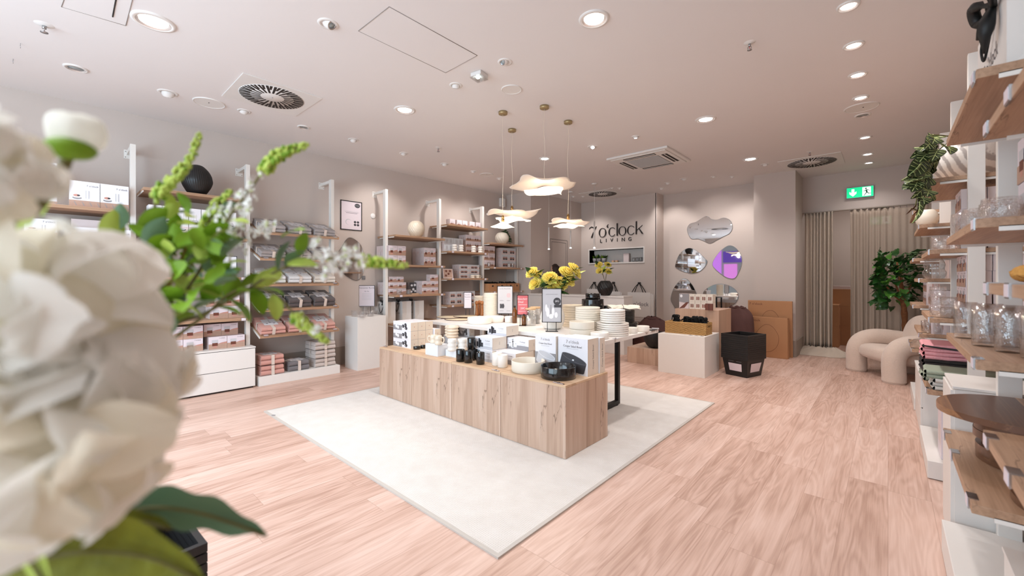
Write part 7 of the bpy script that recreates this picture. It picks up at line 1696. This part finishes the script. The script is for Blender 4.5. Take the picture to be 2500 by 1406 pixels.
# glass on the right shelves
def glassat(name, label, px, py, w, hpx, z, group, m='ribglass', cut=True, prof=None):
    c, r, k = circ(px, py, w, z); key = (name, round(r, 3), hpx)
    o = tumbler(name, label, c, round(r, 3), round(hpx*k, 3), group, cut=cut, m=m); return c, r, hpx*k
GG = 'glassware on the right wall shelves'
for i, (x, y) in enumerate(((.245, 2.62), (.30, 2.50), (.27, 2.36), (.34, 2.40), (.31, 2.22), (.35, 2.10))):
    tumbler('tall_ribbed_glass', 'tall ribbed clear glass on the right shelf, %s of six from the far side' % ORD[i], (x, y, 1.045), .036, .155, GG, m='ribglass')
for i, (x, y) in enumerate(((.25, 2.62), (.27, 2.48), (.30, 2.34), (.29, 2.20))):
    t = thing('crystal_bowl', 'cut crystal glass lying near the edge above eye level, %s of four' % ORD[i], 'glass', (x, y, 1.488), 0, GG)
    MB().lathe([(.03, 0), (.045, .01), (.05, .05), (.046, .09), (.043, .09), (.045, .05), (.03, .012), (.0006, .01)], 'crystal', 40, fun=lambda r, z, a: r*(1+.06*math.sin(8*a+z*150)*math.cos(z*110))).build('glass_body', t)
for i, (x, y, z) in enumerate(((.245, 3.93, 1.045), (.245, 3.93, 1.113), (.245, 3.93, 1.181), (.29, 3.88, 1.045), (.29, 3.88, 1.113), (.30, 4.0, 1.045), (.30, 4.0, 1.113))):
    tumbler('crystal_tumbler', 'cut crystal tumbler in the %s pile on the right wall, %s' % (('edge', 'edge', 'edge', 'near', 'near', 'rear', 'rear')[i], ('bottom', 'middle', 'top', 'lower', 'upper', 'lower', 'upper')[i]), (x, y, z), .04, .066, GG, m='crystal')
for i, (x, y) in enumerate(((.25, 3.92), (.30, 3.87), (.27, 4.05))): tumbler('crystal_tumbler', 'crystal tumbler above eye level under the striped vase, %s of three' % ORD[i], (x, y, 1.488), .042, .08, GG, m='crystal')
q = PD(2281, 678, 3.25); t = thing('ribbed_jug', 'bulbous ribbed clear glass vase at eye level on the right wall', 'vase', (q.x, q.y, 1.30), 0, GG)
MB().lathe([(max(.0006, p.x), p.z) for p in spline([(.045, 0, 0), (.062, 0, .02), (.066, 0, .05), (.055, 0, .075), (.06, 0, .11), (.045, 0, .15), (.036, 0, .165), (.038, 0, .18)], 4)], 'ribglass', 72, fun=lambda r, z, a: r*(1+.04*math.sin(24*a)), closed=False).build('glass_body', t)
for i, (x, y) in enumerate(((.245, 4.86), (.30, 4.83), (.27, 4.98))): tumbler('ribbed_tumbler', 'ribbed clear tumbler on the drawer-cabinet bay shelf, %s of three' % ORD[i], (x, y, .85), .042, .10, GG, m='ribglass')
t = thing('glass_dome', 'low ribbed glass dish on the farthest low right shelf', 'dish', (.25, 5.78, .604), 0, GG); MB().lathe([(.05, 0), (.08, .01), (.085, .05), (.06, .09), (.02, .10), (.012, .115), (.0006, .118)], 'ribglass', 48, fun=lambda r, z, a: r*(1+.03*math.sin(20*a))).build('glass_body', t)
c_ = PD(2252, 515, 3.5); vase('small_white_vase', 'small rounded white vase beyond the trailing plant', (c_.x+.03, 4.98, 1.742), [(.03, 0), (.06, .02), (.075, .07), (.06, .12), (.04, .14), (.038, .13)], 'ivory', ribs=2, depth=.0)
M['sponge'] = pmat('natural_sponge', (216, 158, 84), .95, noise=.3, nscale=60, bump=1.5, bscale=70)
tag(MB().ell((0, 0, .026), (.05, .05, .027), 'sponge', 28, 18, lambda d: 1+.06*math.sin(13*d.x+9*d.y)*math.sin(11*d.z)).build('natural_sponge', loc=(.30, 1.78, 1.288)), 'orange natural sponge on the nearest right shelf at eye level', 'sponge')
# striped vase and trailing plant
M['stripe'] = None
def stripe_mat():
    m, n, l, b = newmat('marbled_stripes'); tc = N(n, 'ShaderNodeTexCoord'); w = N(n, 'ShaderNodeTexWave'); w.inputs['Scale'].default_value = 6; w.inputs['Distortion'].default_value = 6; w.inputs['Detail'].default_value = 2; w.inputs['Detail Scale'].default_value = .8
    mp = N(n, 'ShaderNodeMapping'); mp.inputs['Rotation'].default_value = (0, R(35), R(30)); l.new(tc.outputs['Object'], mp.inputs[0]); l.new(mp.outputs[0], w.inputs['Vector'])
    cr = N(n, 'ShaderNodeValToRGB'); e = cr.color_ramp.elements; e[0].position = .25; e[0].color = rgb(170, 162, 158); e[1].position = .6; e[1].color = rgb(226, 220, 214); l.new(w.outputs[0], cr.inputs[0]); l.new(cr.outputs[0], b.inputs['Base Color']); b.inputs['Roughness'].default_value = .35; return m
M['stripe'] = stripe_mat()
vase('striped_vase', 'big white vase with grey swirling stripes on the top right shelf', (.40, 4.16, 1.945), [(.06, 0), (.12, .02), (.165, .10), (.17, .17), (.14, .25), (.085, .30), (.075, .295), (.08, .25)], 'stripe', swirl=1.4, ribs=26, depth=.06)
M['alo'] = pmat('alocasia_leaf', (52, 64, 34), .45, noise=.3, nscale=30); M['alov'] = pmat('alocasia_vein', (186, 196, 130), .5)
t = thing('trailing_plant', 'trailing plant with pale-veined dark leaves hanging off the striped vase shelf', 'plant', (.30, 4.0, 1.945)); o0 = Vector((.30, 4.0, 1.945))
st = MB(); lv = MB(); rnd = random.Random(77)
def veined(s, p, d, L, Wd, roll):
    d = Vector(d).normalized(); q_ = Vector((1, 0, 0)).rotation_difference(d).to_matrix().to_4x4(); s.T = Matrix.Translation(Vector(p)) @ q_ @ Matrix.Rotation(roll, 4, 'X')
    rows = []
    for i in range(8):
        u = i/7; w = Wd*.5*math.sin(PI*min(.985, .14+u*.86))**.8; rows.append([(L*u, w*k, .10*L*math.sin(PI*u)+.2*w*abs(k)) for k in (-1, -.5, 0, .5, 1)])
    s.sheet(rows, 'alo')
    for e_ in (1, -1):
        s.tube([(L*u, 0, .10*L*math.sin(PI*u)+.0018*e_) for u in (0, .3, .6, .95)], .0026, 'alov', 5)
        for sg in (-1, 1):
            for u in (.12, .3, .48, .66): w = Wd*.5*math.sin(PI*min(.985, .14+(u+.16)*.86))**.8; s.tube([(L*u, 0, .10*L*math.sin(PI*u)+.0018*e_), (L*(u+.16), sg*w*.85, .10*L*math.sin(PI*(u+.16))+.2*w*.85+.0018*e_)], .0018, 'alov', 4)
    s.T = I4
PTS = [(2300, 335), (2285, 350), (2268, 345), (2280, 372), (2262, 365), (2292, 385), (2250, 380), (2275, 395), (2262, 405), (2285, 408), (2256, 425), (2270, 430), (2248, 400), (2262, 445), (2250, 455), (2264, 465), (2240, 440), (2255, 478), (2246, 492), (2240, 470), (2300, 355), (2276, 335), (2290, 365), (2268, 385), (2255, 410), (2246, 430), (2270, 415), (2252, 440), (2262, 458), (2244, 480), (2258, 395), (2272, 360), (2264, 375), (2250, 395)]
for i, (px, py) in enumerate(PTS):
    p = PD(px, py, 2.62+rnd.uniform(-.07, .10))-o0; dd = Vector((rnd.uniform(-.9, .1), rnd.uniform(-.9, .2), rnd.uniform(-.9, -.1)))
    veined(lv, p, dd, rnd.uniform(.11, .155), rnd.uniform(.085, .11), rnd.uniform(-.5, .5))
lv.build('leaves', t)
for line in ([(2325, 330), (2290, 340), (2262, 390), (2245, 450), (2235, 505)], [(2330, 335), (2295, 330), (2265, 330)], [(2325, 340), (2280, 380), (2262, 440), (2250, 510), (2225, 508)]):
    st.tube(spline([PD(px, py, 2.68)-o0 for px, py in line], 5), .0035, 'stem', 6)
for px, py in ((2236, 500), (2226, 508), (2242, 510)): add_leaf(st, PD(px, py, 2.66)-o0, (-.4, -.2, -.8), .05, .018, 'p_glass')
st.build('stems', t)
# folded cloth bundles
M['clpink'] = pmat('pink_cloth', (226, 158, 164), .9, bump=.4, bscale=120); M['cldark'] = pmat('anthracite_cloth', (52, 46, 44), .9, bump=.4, bscale=120); M['clgreen'] = pmat('sage_cloth', (150, 158, 140), .9, bump=.4, bscale=120); M['clwhite'] = pmat('pale_cloth', (206, 202, 196), .9, bump=.4, bscale=120)
def cloth(label, m, x, y, z, w, d_, h, seed, group):
    rnd = random.Random(seed); g = []
    for j in range(7):
        v = j/6; zz = h*(.5-.5*math.cos(PI*v)); inset = .012*math.sin(PI*v)
        g.append([(x0-inset*sx, y0-inset*sy, zz+.003*math.sin(i*1.9+seed)*(0 < j < 6)) for i, (x0, y0, sx, sy) in enumerate([(-w/2+w*k/8, -d_/2, 0, 1) for k in range(9)]+[(w/2, -d_/2+d_*k/8, -1, 0) for k in range(1, 9)]+[(w/2-w*k/8, d_/2, 0, -1) for k in range(1, 9)]+[(-w/2, d_/2-d_*k/8, 1, 0) for k in range(1, 9)])])
    s = MB().sheet(g, m); s.add([tuple(p) for p in g[-1]], [tuple(range(len(g[-1])-1))], m); s.add([tuple(p) for p in g[0]], [tuple(reversed(range(len(g[0])-1)))], m)
    o = s.build('folded_cloth', loc=(x, y, z), rz=rnd.uniform(-.05, .05)); return tag(o, label, 'cloth', group)
GCl = 'folded cloths on the right low shelf'
z = .579
for i, c_ in enumerate(['clwhite']*3+['clgreen']*2): cloth('%s folded cloth in the low near bundle, %s from bottom' % ('pale' if c_ == 'clwhite' else 'sage green', ORD[i]), c_, .43-(.03 if i > 2 else 0), 3.97, z, .42, .26, .024, i, GCl); z += .0245
z = .579
for i, c_ in enumerate(['clgreen']*2+['cldark']*4+['clpink']*4): h_ = .025; cloth('%s folded cloth in the tall far bundle, %s from bottom' % ({'clgreen': 'sage green', 'cldark': 'anthracite', 'clpink': 'pink'}[c_], ORD[i]), c_, .42, 4.33, z, .46, .34, h_, i+20, GCl); z += h_+.0005
tag(MB().tube([(-.24, -.178, 0), (.0, -.18, -.02), (.05, -.185, -.05), (.12, -.182, -.09)], .007, 'ribbon', 6).tube([(.05, -.185, -.05), (.02, -.188, -.10), (.06, -.188, -.12)], .010, 'ribbon', 6).build('ribbon_tie', loc=(.42, 4.33, z-.01)), 'black ribbon tied around the pink cloth bundle', 'ribbon')
# wooden boards
def board(label, x, y, z, r, th, seed, sq=1.0, rz=0, handle=False, name='serving_board'):
    rnd = random.Random(seed); pts = [(r*math.cos(a)*(1+.02*math.sin(3*a+seed)), r*sq*math.sin(a)*(1+.02*math.sin(2*a+seed))) for a in [2*PI*i/40 for i in range(40)]]
    s = MB().prism(pts, 0, th, 'walnut', 'xy'); o = s.build(name, loc=(x, y, z), rz=rz, bev=.003); return tag(o, label, 'board', 'acacia serving boards on the right low shelf')
zz = .593
for i, (r, th) in enumerate(((.17, .03), (.185, .03), (.16, .028), (.19, .03), (.175, .028), (.20, .03))): board('round acacia board in the right-hand pile, %s from bottom' % ORD[i], .43+.01*(i % 2), 2.47-.01*(i % 3), zz, r, th, i); zz += th+.0008
board('biggest round acacia board on top of the pile, overhanging the shelf', .42, 2.45, zz, .275, .024, 9)
for i in range(3): board('wrapped oval acacia board lying at the near shelf edge, %s from bottom' % ORD[i], .40+.02*i, 2.10, .593+.0235*i, .17-.01*i, .023, 20+i, .62, R(80))
for i in range(3): tag(MB().box(-.012, .012, -.12, .12, 0, .34-.02*i, 'boxlilac').box(-.0125, -.012, -.08, .08, .08, .2, 'boxpink').build('flat_gift_box', loc=(.27+.03*i, 4.02, .119), bev=.001), 'upright flat lilac gift box on the right low plinth, %s' % ORD[i], 'box', 'flat gift boxes on the right plinth')
tag(MB().box(-.17, .2, -.3, .3, 0, .17, 'white').box(-.175, .205, -.305, .305, .17, .182, 'white').build('white_box', loc=(.48, 2.0, .151), bev=.002), 'large plain white box on the nearest low plinth', 'box')
t = thing('potted_greenery', 'dark pot of pale dried flowers behind the white cabinet top', 'plant', (.56, 3.3, .786)); MB().lathe([(.05, 0), (.07, .09), (.062, .09), (.05, .01), (.0006, .01)], 'black', 24).build('pot', t)
s_ = MB(); rnd = random.Random(2)
for i in range(30): s_.ell((rnd.uniform(-.06, .06), rnd.uniform(-.06, .06), .10+rnd.uniform(0, .05)), .013, 'cream', 8, 6)
s_.build('blossoms', t)

# ---------------------------------------------------------------- bouquet of silk flowers right in front of the camera
FB = PD(60, 1500, .34); 
pd = MB().box(-.17, .17, -.17, .17, 0, .78, 'white').build('pedestal', loc=(FB.x-.05, FB.y-.02, 0), bev=.003); tag(pd, 'white pedestal beside the camera, below the foreground bouquet', 'pedestal')
vase('flower_vase', 'cream vase holding the foreground bouquet, below the picture edge', (FB.x-.03, FB.y, .781), [(.05, 0), (.075, .02), (.085, .10), (.06, .17), (.05, .2), (.045, .195), (.055, .15)], 'ivory', ribs=2, depth=0)
VB = Vector((FB.x-.03, FB.y, .96))
def fstem(t, o0, pts, r, m='stem'): MB().tube(spline([Vector(p)-o0 for p in pts], 6), r, m, 8).build('stem', t)
M['petal'] = soft_petal('cream_silk_petal', (252, 249, 243)); M['petalw'] = soft_petal('warm_silk_petal', (250, 243, 226))
def bigbloom(label, px, py, d_, rpx, seed, face, m='petal', rows=6, loose=.6, squash=.8):
    """hydrangea-like silk bloom: big soft overlapping petals over a rounded heart"""
    c = PD(px, py, d_); r = rpx*d_/FPX; t = thing('silk_peony', label, 'flower', c, 0, 'cream silk blooms in the foreground')
    s = MB(); rnd = random.Random(seed)
    s.ell((0, 0, 0), (r*.60, r*.60, r*.52), 'petalw', 16, 10)
    cnt = 46
    for i in range(cnt):
        zf = 1-1.65*(i+.5)/cnt; a = i*2.39996+rnd.uniform(-.3, .3); nrm = Vector((math.sqrt(max(0, 1-zf*zf))*math.cos(a), math.sqrt(max(0, 1-zf*zf))*math.sin(a), zf))
        base = Vector((nrm.x*r*.5, nrm.y*r*.5, nrm.z*r*.5*squash)); tang = Vector((rnd.uniform(-1, 1), rnd.uniform(-1, 1), rnd.uniform(-1, 1))); tang = (tang-nrm*tang.dot(nrm)).normalized()
        outd = (nrm*rnd.uniform(.45, .9)+tang*rnd.uniform(.4, .9)).normalized(); side = outd.cross(nrm).normalized(); nn = side.cross(outd).normalized()
        L = r*rnd.uniform(.62, .82); wd = r*rnd.uniform(.55, .8); ph = rnd.uniform(0, 6); g = []
        for jj in range(9):
            v = jj/8; row = []
            for ii in range(11):
                q = (ii-5)/5; ww = wd*.5*math.sin(PI*min(.9, .16+v*.62))*(1-.12*(v > .9))
                lift = r*(.12*math.sin(PI*v)-.20*v*v+.10*q*q*v+.035*math.sin(q*5+ph)*v*v+.015*math.sin(q*12+ph*2)*v**3)
                row.append(base+outd*(L*v*(1-.10*q*q*v))+side*(q*ww)+nn*lift)
            g.append(row)
        s.sheet(g, m if rnd.random() < .85 else 'petalw')
    o = s.build('petals', t); o.rotation_euler = Vector((0, 0, 1)).rotation_difference(Vector(face)).to_euler()
    return t, c
back = Vector((-fx, -fy, 0)); rgt = Vector((rx, ry, 0)); upv = Vector((0, 0, 1))
t, c = bigbloom('huge blurred cream bloom, upper half of the white mass at the left edge', 100, 800, .25, 262, 3, back*.45+upv*.65+rgt*.4)
fstem(t, c, [c-Vector((0, 0, .02)), (c+VB)/2+Vector((0, .01, -.02)), VB], .004)
t, c = bigbloom('huge blurred cream bloom, lower half of the white mass at the left edge', 110, 1070, .23, 262, 8, back*.55+upv*.25+rgt*.35)
fstem(t, c, [c-Vector((0, 0, .02)), (c+VB)/2, VB], .004)
t, c = bigbloom('smaller cream bloom bulging to the right of the white mass', 330, 915, .29, 112, 14, rgt*.8+back*.3+upv*.25)
fstem(t, c, [c, PD(230, 1100, .33), VB], .004)
t, c = bigbloom('blurred cream bloom cut by the left edge near the ceiling line', -45, 405, .22, 135, 21, back*.7+rgt*.5)
fstem(t, c, [c, PD(-60, 800, .26), VB], .004)
# bud with green calyx
c = PD(190, 335, .30); k = .30/FPX; t = thing('flower_bud', 'blurred cream bud with green calyx at the upper left', 'flower', c, 0, None)
s = MB(); s.T = TR(rz=.4, rx_=R(-20)); s.ell((0, 0, .25*50*k), (60*k, 55*k, 46*k), 'petal', 20, 14, lambda d: 1+.08*math.sin(5*d.x+3)+.08*math.sin(6*d.y+2*d.z)); s.build('bud_petals', t)
cp = PD(172, 366, .295)-c; s = MB(); s.ell(tuple(cp), (46*k, 46*k, 24*k), 'green', 20, 12, lambda d: 1+.1*math.sin(3*d.x)); s.build('calyx', t)
MB().tube(spline([cp, PD(140, 440, .295)-c, PD(80, 520, .29)-c, PD(20, 600, .28)-c, VB-c], 6), .0034, 'stem', 8).build('stem', t)
# leaves below the blooms
def bigleaf(label, pts, d_, wpx, m, droop=0, name='leaf'):
    P_ = spline([PD(x, y, dd) for (x, y, dd) in pts], 6); c = P_[0].copy(); rows = []; n = len(P_)
    for i, p in enumerate(P_):
        u = i/(n-1); tdir = (P_[min(i+1, n-1)]-P_[max(i-1, 0)]).normalized(); side = tdir.cross(back).normalized(); w = wpx*d_/FPX*math.sin(PI*min(.99, .12+.88*u))**.8
        rows.append([p-c+side*w*q+back*(-.25*w*(1-abs(q)))+Vector((0, 0, .002*math.sin(u*22)*abs(q))) for q in (-1, -.6, -.2, .2, .6, 1)])
    s = MB().sheet(rows, m); s.tube([p-c+back*.001 for p in P_], [.0012]*(n-1)+[.0004], 'stem', 5)
    o = s.build(name, loc=c); return tag(o, label, 'leaf', None)
bigleaf('long pointed blurred blue-green leaf below the cream blooms', [(250, 1270, .32), (360, 1238, .32), (460, 1245, .325), (560, 1272, .33), (652, 1308, .335)], .32, 50, 'greenb', name='peony_leaf')
M['mossy'] = pmat('mossy_leaf', (112, 114, 8), .7, noise=.45, nscale=45, bump=.5, bscale=60)
bigleaf('broad olive-green blurred leaf filling the bottom left corner', [(-120, 1420, .27), (60, 1370, .27), (220, 1345, .275), (370, 1360, .28), (500, 1420, .285)], .27, 95, 'mossy', name='broad_leaf')
bigleaf('dark olive leaf under the cream blooms near the left edge', [(-60, 1330, .30), (60, 1300, .30), (180, 1290, .30), (330, 1270, .31), (420, 1290, .31)], .3, 45, 'olive', name='broad_leaf')
bigleaf('small yellow-green leaf at the far bottom left', [(-60, 1300, .25), (10, 1320, .25), (80, 1370, .25), (120, 1440, .25)], .25, 40, 'greenl', name='broad_leaf')
bigleaf('blurred yellowish leaf between the two upper left blooms', [(20, 560, .30), (60, 500, .30), (100, 470, .30), (120, 430, .30)], .3, 44, 'greenl', name='blossom_leaf')
# green sprigs with bud spikes
rndS = random.Random(31)
def oval_leaf(s, p, d, L, W_, m, roll): 
    d = Vector(d).normalized(); q_ = Vector((1, 0, 0)).rotation_difference(d).to_matrix().to_4x4(); s.T = Matrix.Translation(Vector(p)) @ q_ @ Matrix.Rotation(roll, 4, 'X'); rows = []
    for i in range(8):
        u = i/7; w = W_*.5*math.sin(PI*min(.99, .04+.96*u))**.62; rows.append([(L*u, w*k_, .08*L*math.sin(PI*u)+.22*w*abs(k_)) for k_ in (-1, -.5, 0, .5, 1)])
    s.sheet(rows, m); s.T = I4
def sprig(label, path, d_, buds=None, florets=(), leaves=(), lsz=62, budr=9):
    P_ = [PD(x, y, dd if dd else d_) for (x, y, *rest) in path for dd in [rest[0] if rest else None]]
    c = P_[0].copy(); SP = spline([p-c for p in P_], 8); k = d_/FPX
    t = thing('flowering_sprig', label, 'flower', c, 0, 'green sprigs in the foreground bouquet')
    n = len(SP); MB().tube(SP, [.0022*(1-.7*i/n)+.0004 for i in range(n)], 'bark' if not buds else 'stem', 7).build('stem', t)
    if buds:
        s = MB(); i0 = int(n*buds[0])
        for i in range(i0, n):
            for j in range(4):
                for h in (0, .5):
                    p = SP[i].lerp(SP[min(i+1, n-1)], h); u = (i-i0)/max(1, n-i0); r_ = budr*k*(1-.6*u)
                    a = rndS.uniform(0, 6.28); dv = (upv*math.cos(a)+rgt*math.sin(a))*r_*1.15+back*rndS.uniform(-1, 1)*r_
                    s.ell(tuple(p+dv), (r_*.62, r_*.62, r_*.8), 'greenl' if rndS.random() < .75 else 'green', 7, 5)
        s.build('buds', t)
    if florets:
        s = MB()
        for (x, y, rr, cnt) in florets:
            for q in range(cnt):
                p = PD(x+rndS.gauss(0, rr*.5), y+rndS.gauss(0, rr*.45), d_+rndS.uniform(-.03, .03))-c
                for pt in range(5):
                    a = 2*PI*pt/5+q; dv = Vector((math.cos(a), rndS.uniform(-.4, .4), math.sin(a))).normalized(); oval_leaf(s, p, dv, rndS.uniform(9, 14)*k, 8*k, 'floret', rndS.uniform(-1, 1))
                if q % 3 == 0: s.ell(tuple(p), 3.5*k, 'greenl', 6, 5)
        s.build('florets', t)
    if leaves:
        s = MB()
        for (x, y, dx, dy, sc) in leaves:
            p = PD(x, y, d_+rndS.uniform(-.02, .02))-c; L = lsz*sc*k; dv = rgt*dx-upv*dy+back*rndS.uniform(-.5, .5)
            oval_leaf(s, p, dv, L, L*.56, ('green', 'green', 'greenl', 'greenb')[rndS.randrange(4)], rndS.uniform(-.7, .7))
        s.build('leaves', t)
    return t
M['floret'] = pmat('white_floret', (240, 238, 234), .6)
D5 = .52
lowl = [(250, 900, .50), (150, 1200, .44)]
def from_base(pts): return [(70, 1480, .38), (190, 1180, .44), (300, 930, .49)]+pts
sprig('light green bud spike rising to the top left above the leaves', from_base([(350, 700), (370, 560), (385, 480), (430, 430), (462, 392), (487, 330)]), D5, (.62,), leaves=[(365, 600, -.3, -1, 1.1), (372, 560, .6, -.8, .8)], budr=10)
sprig('long light green bud spike curving up to the right', from_base([(420, 760), (500, 640), (560, 530), (620, 450), (655, 400), (700, 370), (748, 355)]), D5, (.74,), florets=[(600, 500, 34, 16), (560, 560, 40, 14), (650, 560, 30, 12), (612, 455, 24, 8)], leaves=[(520, 620, .5, -.8, 1), (500, 640, -.8, -.4, .9), (560, 540, .9, .1, .8)], budr=11)
sprig('sprig of white florets and buds pointing right across the wall', from_base([(420, 800), (500, 765), (590, 715), (680, 660), (760, 632), (850, 634), (920, 640), (990, 648)]), D5, (.84,), florets=[(785, 620, 34, 22), (850, 632, 36, 26), (800, 655, 30, 14), (880, 640, 18, 10)], leaves=[(560, 735, .4, -.9, 1.1), (620, 700, 1, -.5, 1.3), (640, 680, .9, .1, 1.0), (680, 660, .3, -1, 1.2), (700, 650, .9, -.6, 1.1), (700, 645, 1, .05, 1.1), (730, 620, .2, -1, .9), (690, 580, .8, -.2, 1.1)], budr=10)
sprig('lower green sprig drooping right in front of the pink towels', from_base([(420, 830), (500, 770), (570, 712), (640, 705), (690, 735), (725, 775), (760, 805), (798, 834)]), D5, (.8,), florets=[(735, 775, 14, 5), (770, 805, 12, 5)], leaves=[(580, 715, 1, .05, 1.2), (590, 700, .8, -.6, .9), (615, 705, .3, 1, 1.1), (560, 730, .6, .7, 1.2), (640, 705, 1, .3, .9), (650, 700, .4, -1, .9), (665, 720, .2, 1, 1.0), (520, 750, .9, .3, 1.1)], budr=10)
import itertools
lv_ = []
for i in range(84):
    a = rndS.uniform(0, 2*PI); rr = math.sqrt(rndS.random()); x = 420+135*rr*math.cos(a); y = 668+112*rr*math.sin(a)-(x-420)*.25
    lv_.append((x, y, rndS.uniform(-1, 1)+.3, rndS.uniform(-1, .6), rndS.uniform(.75, 1.25)))
lv_ += [(275, 600, -.1, -1, 1.4), (300, 640, -.9, .1, 1.0), (285, 560, .2, -1, 1.0), (305, 630, .2, 1, 1.1), (340, 560, .6, -.8, 1.2), (395, 800, .9, -.5, 1.8), (360, 820, .8, -.5, 1.7), (330, 835, 1, -.3, 1.4)]
sprig('dense cluster of green oval leaves beside the cream blooms', from_base([(360, 800), (400, 720), (440, 640), (470, 560)]), .50, None, leaves=lv_, lsz=64)
sprig('pale feathery stems and leaves behind the dense leaf cluster', from_base([(420, 740), (480, 620), (520, 520), (560, 470)]), .56, (.75,), florets=[(520, 600, 60, 24), (590, 580, 40, 16), (560, 520, 40, 16)], leaves=[(440+rndS.uniform(-60, 130), 600+rndS.uniform(-90, 120), rndS.uniform(-.5, 1), rndS.uniform(-1, .3), .8) for _ in range(34)], budr=11)

# black baskets at the bottom left
N_, F_ = PZ(502, 1320, .50), PZ(460, 1266, .50); ey2 = (F_-N_); ey2.normalize(); ex2 = Vector((ey2.y, -ey2.x, 0)); 
cB = N_-ex2*.15+ey2*.21
if True:
    basket_stack('bk2', lambda k: 'black shopping basket at the bottom left, %s' % ('lowest of the pile' if k == 0 else 'topmost of the pile' if k == 8 else ORD[k]+' from the floor'), Vector((cB.x, cB.y, 0)), ex2, ey2, .28, .42, 9, .25, .031, 'stacked black shopping baskets at the bottom left', label_card=False)
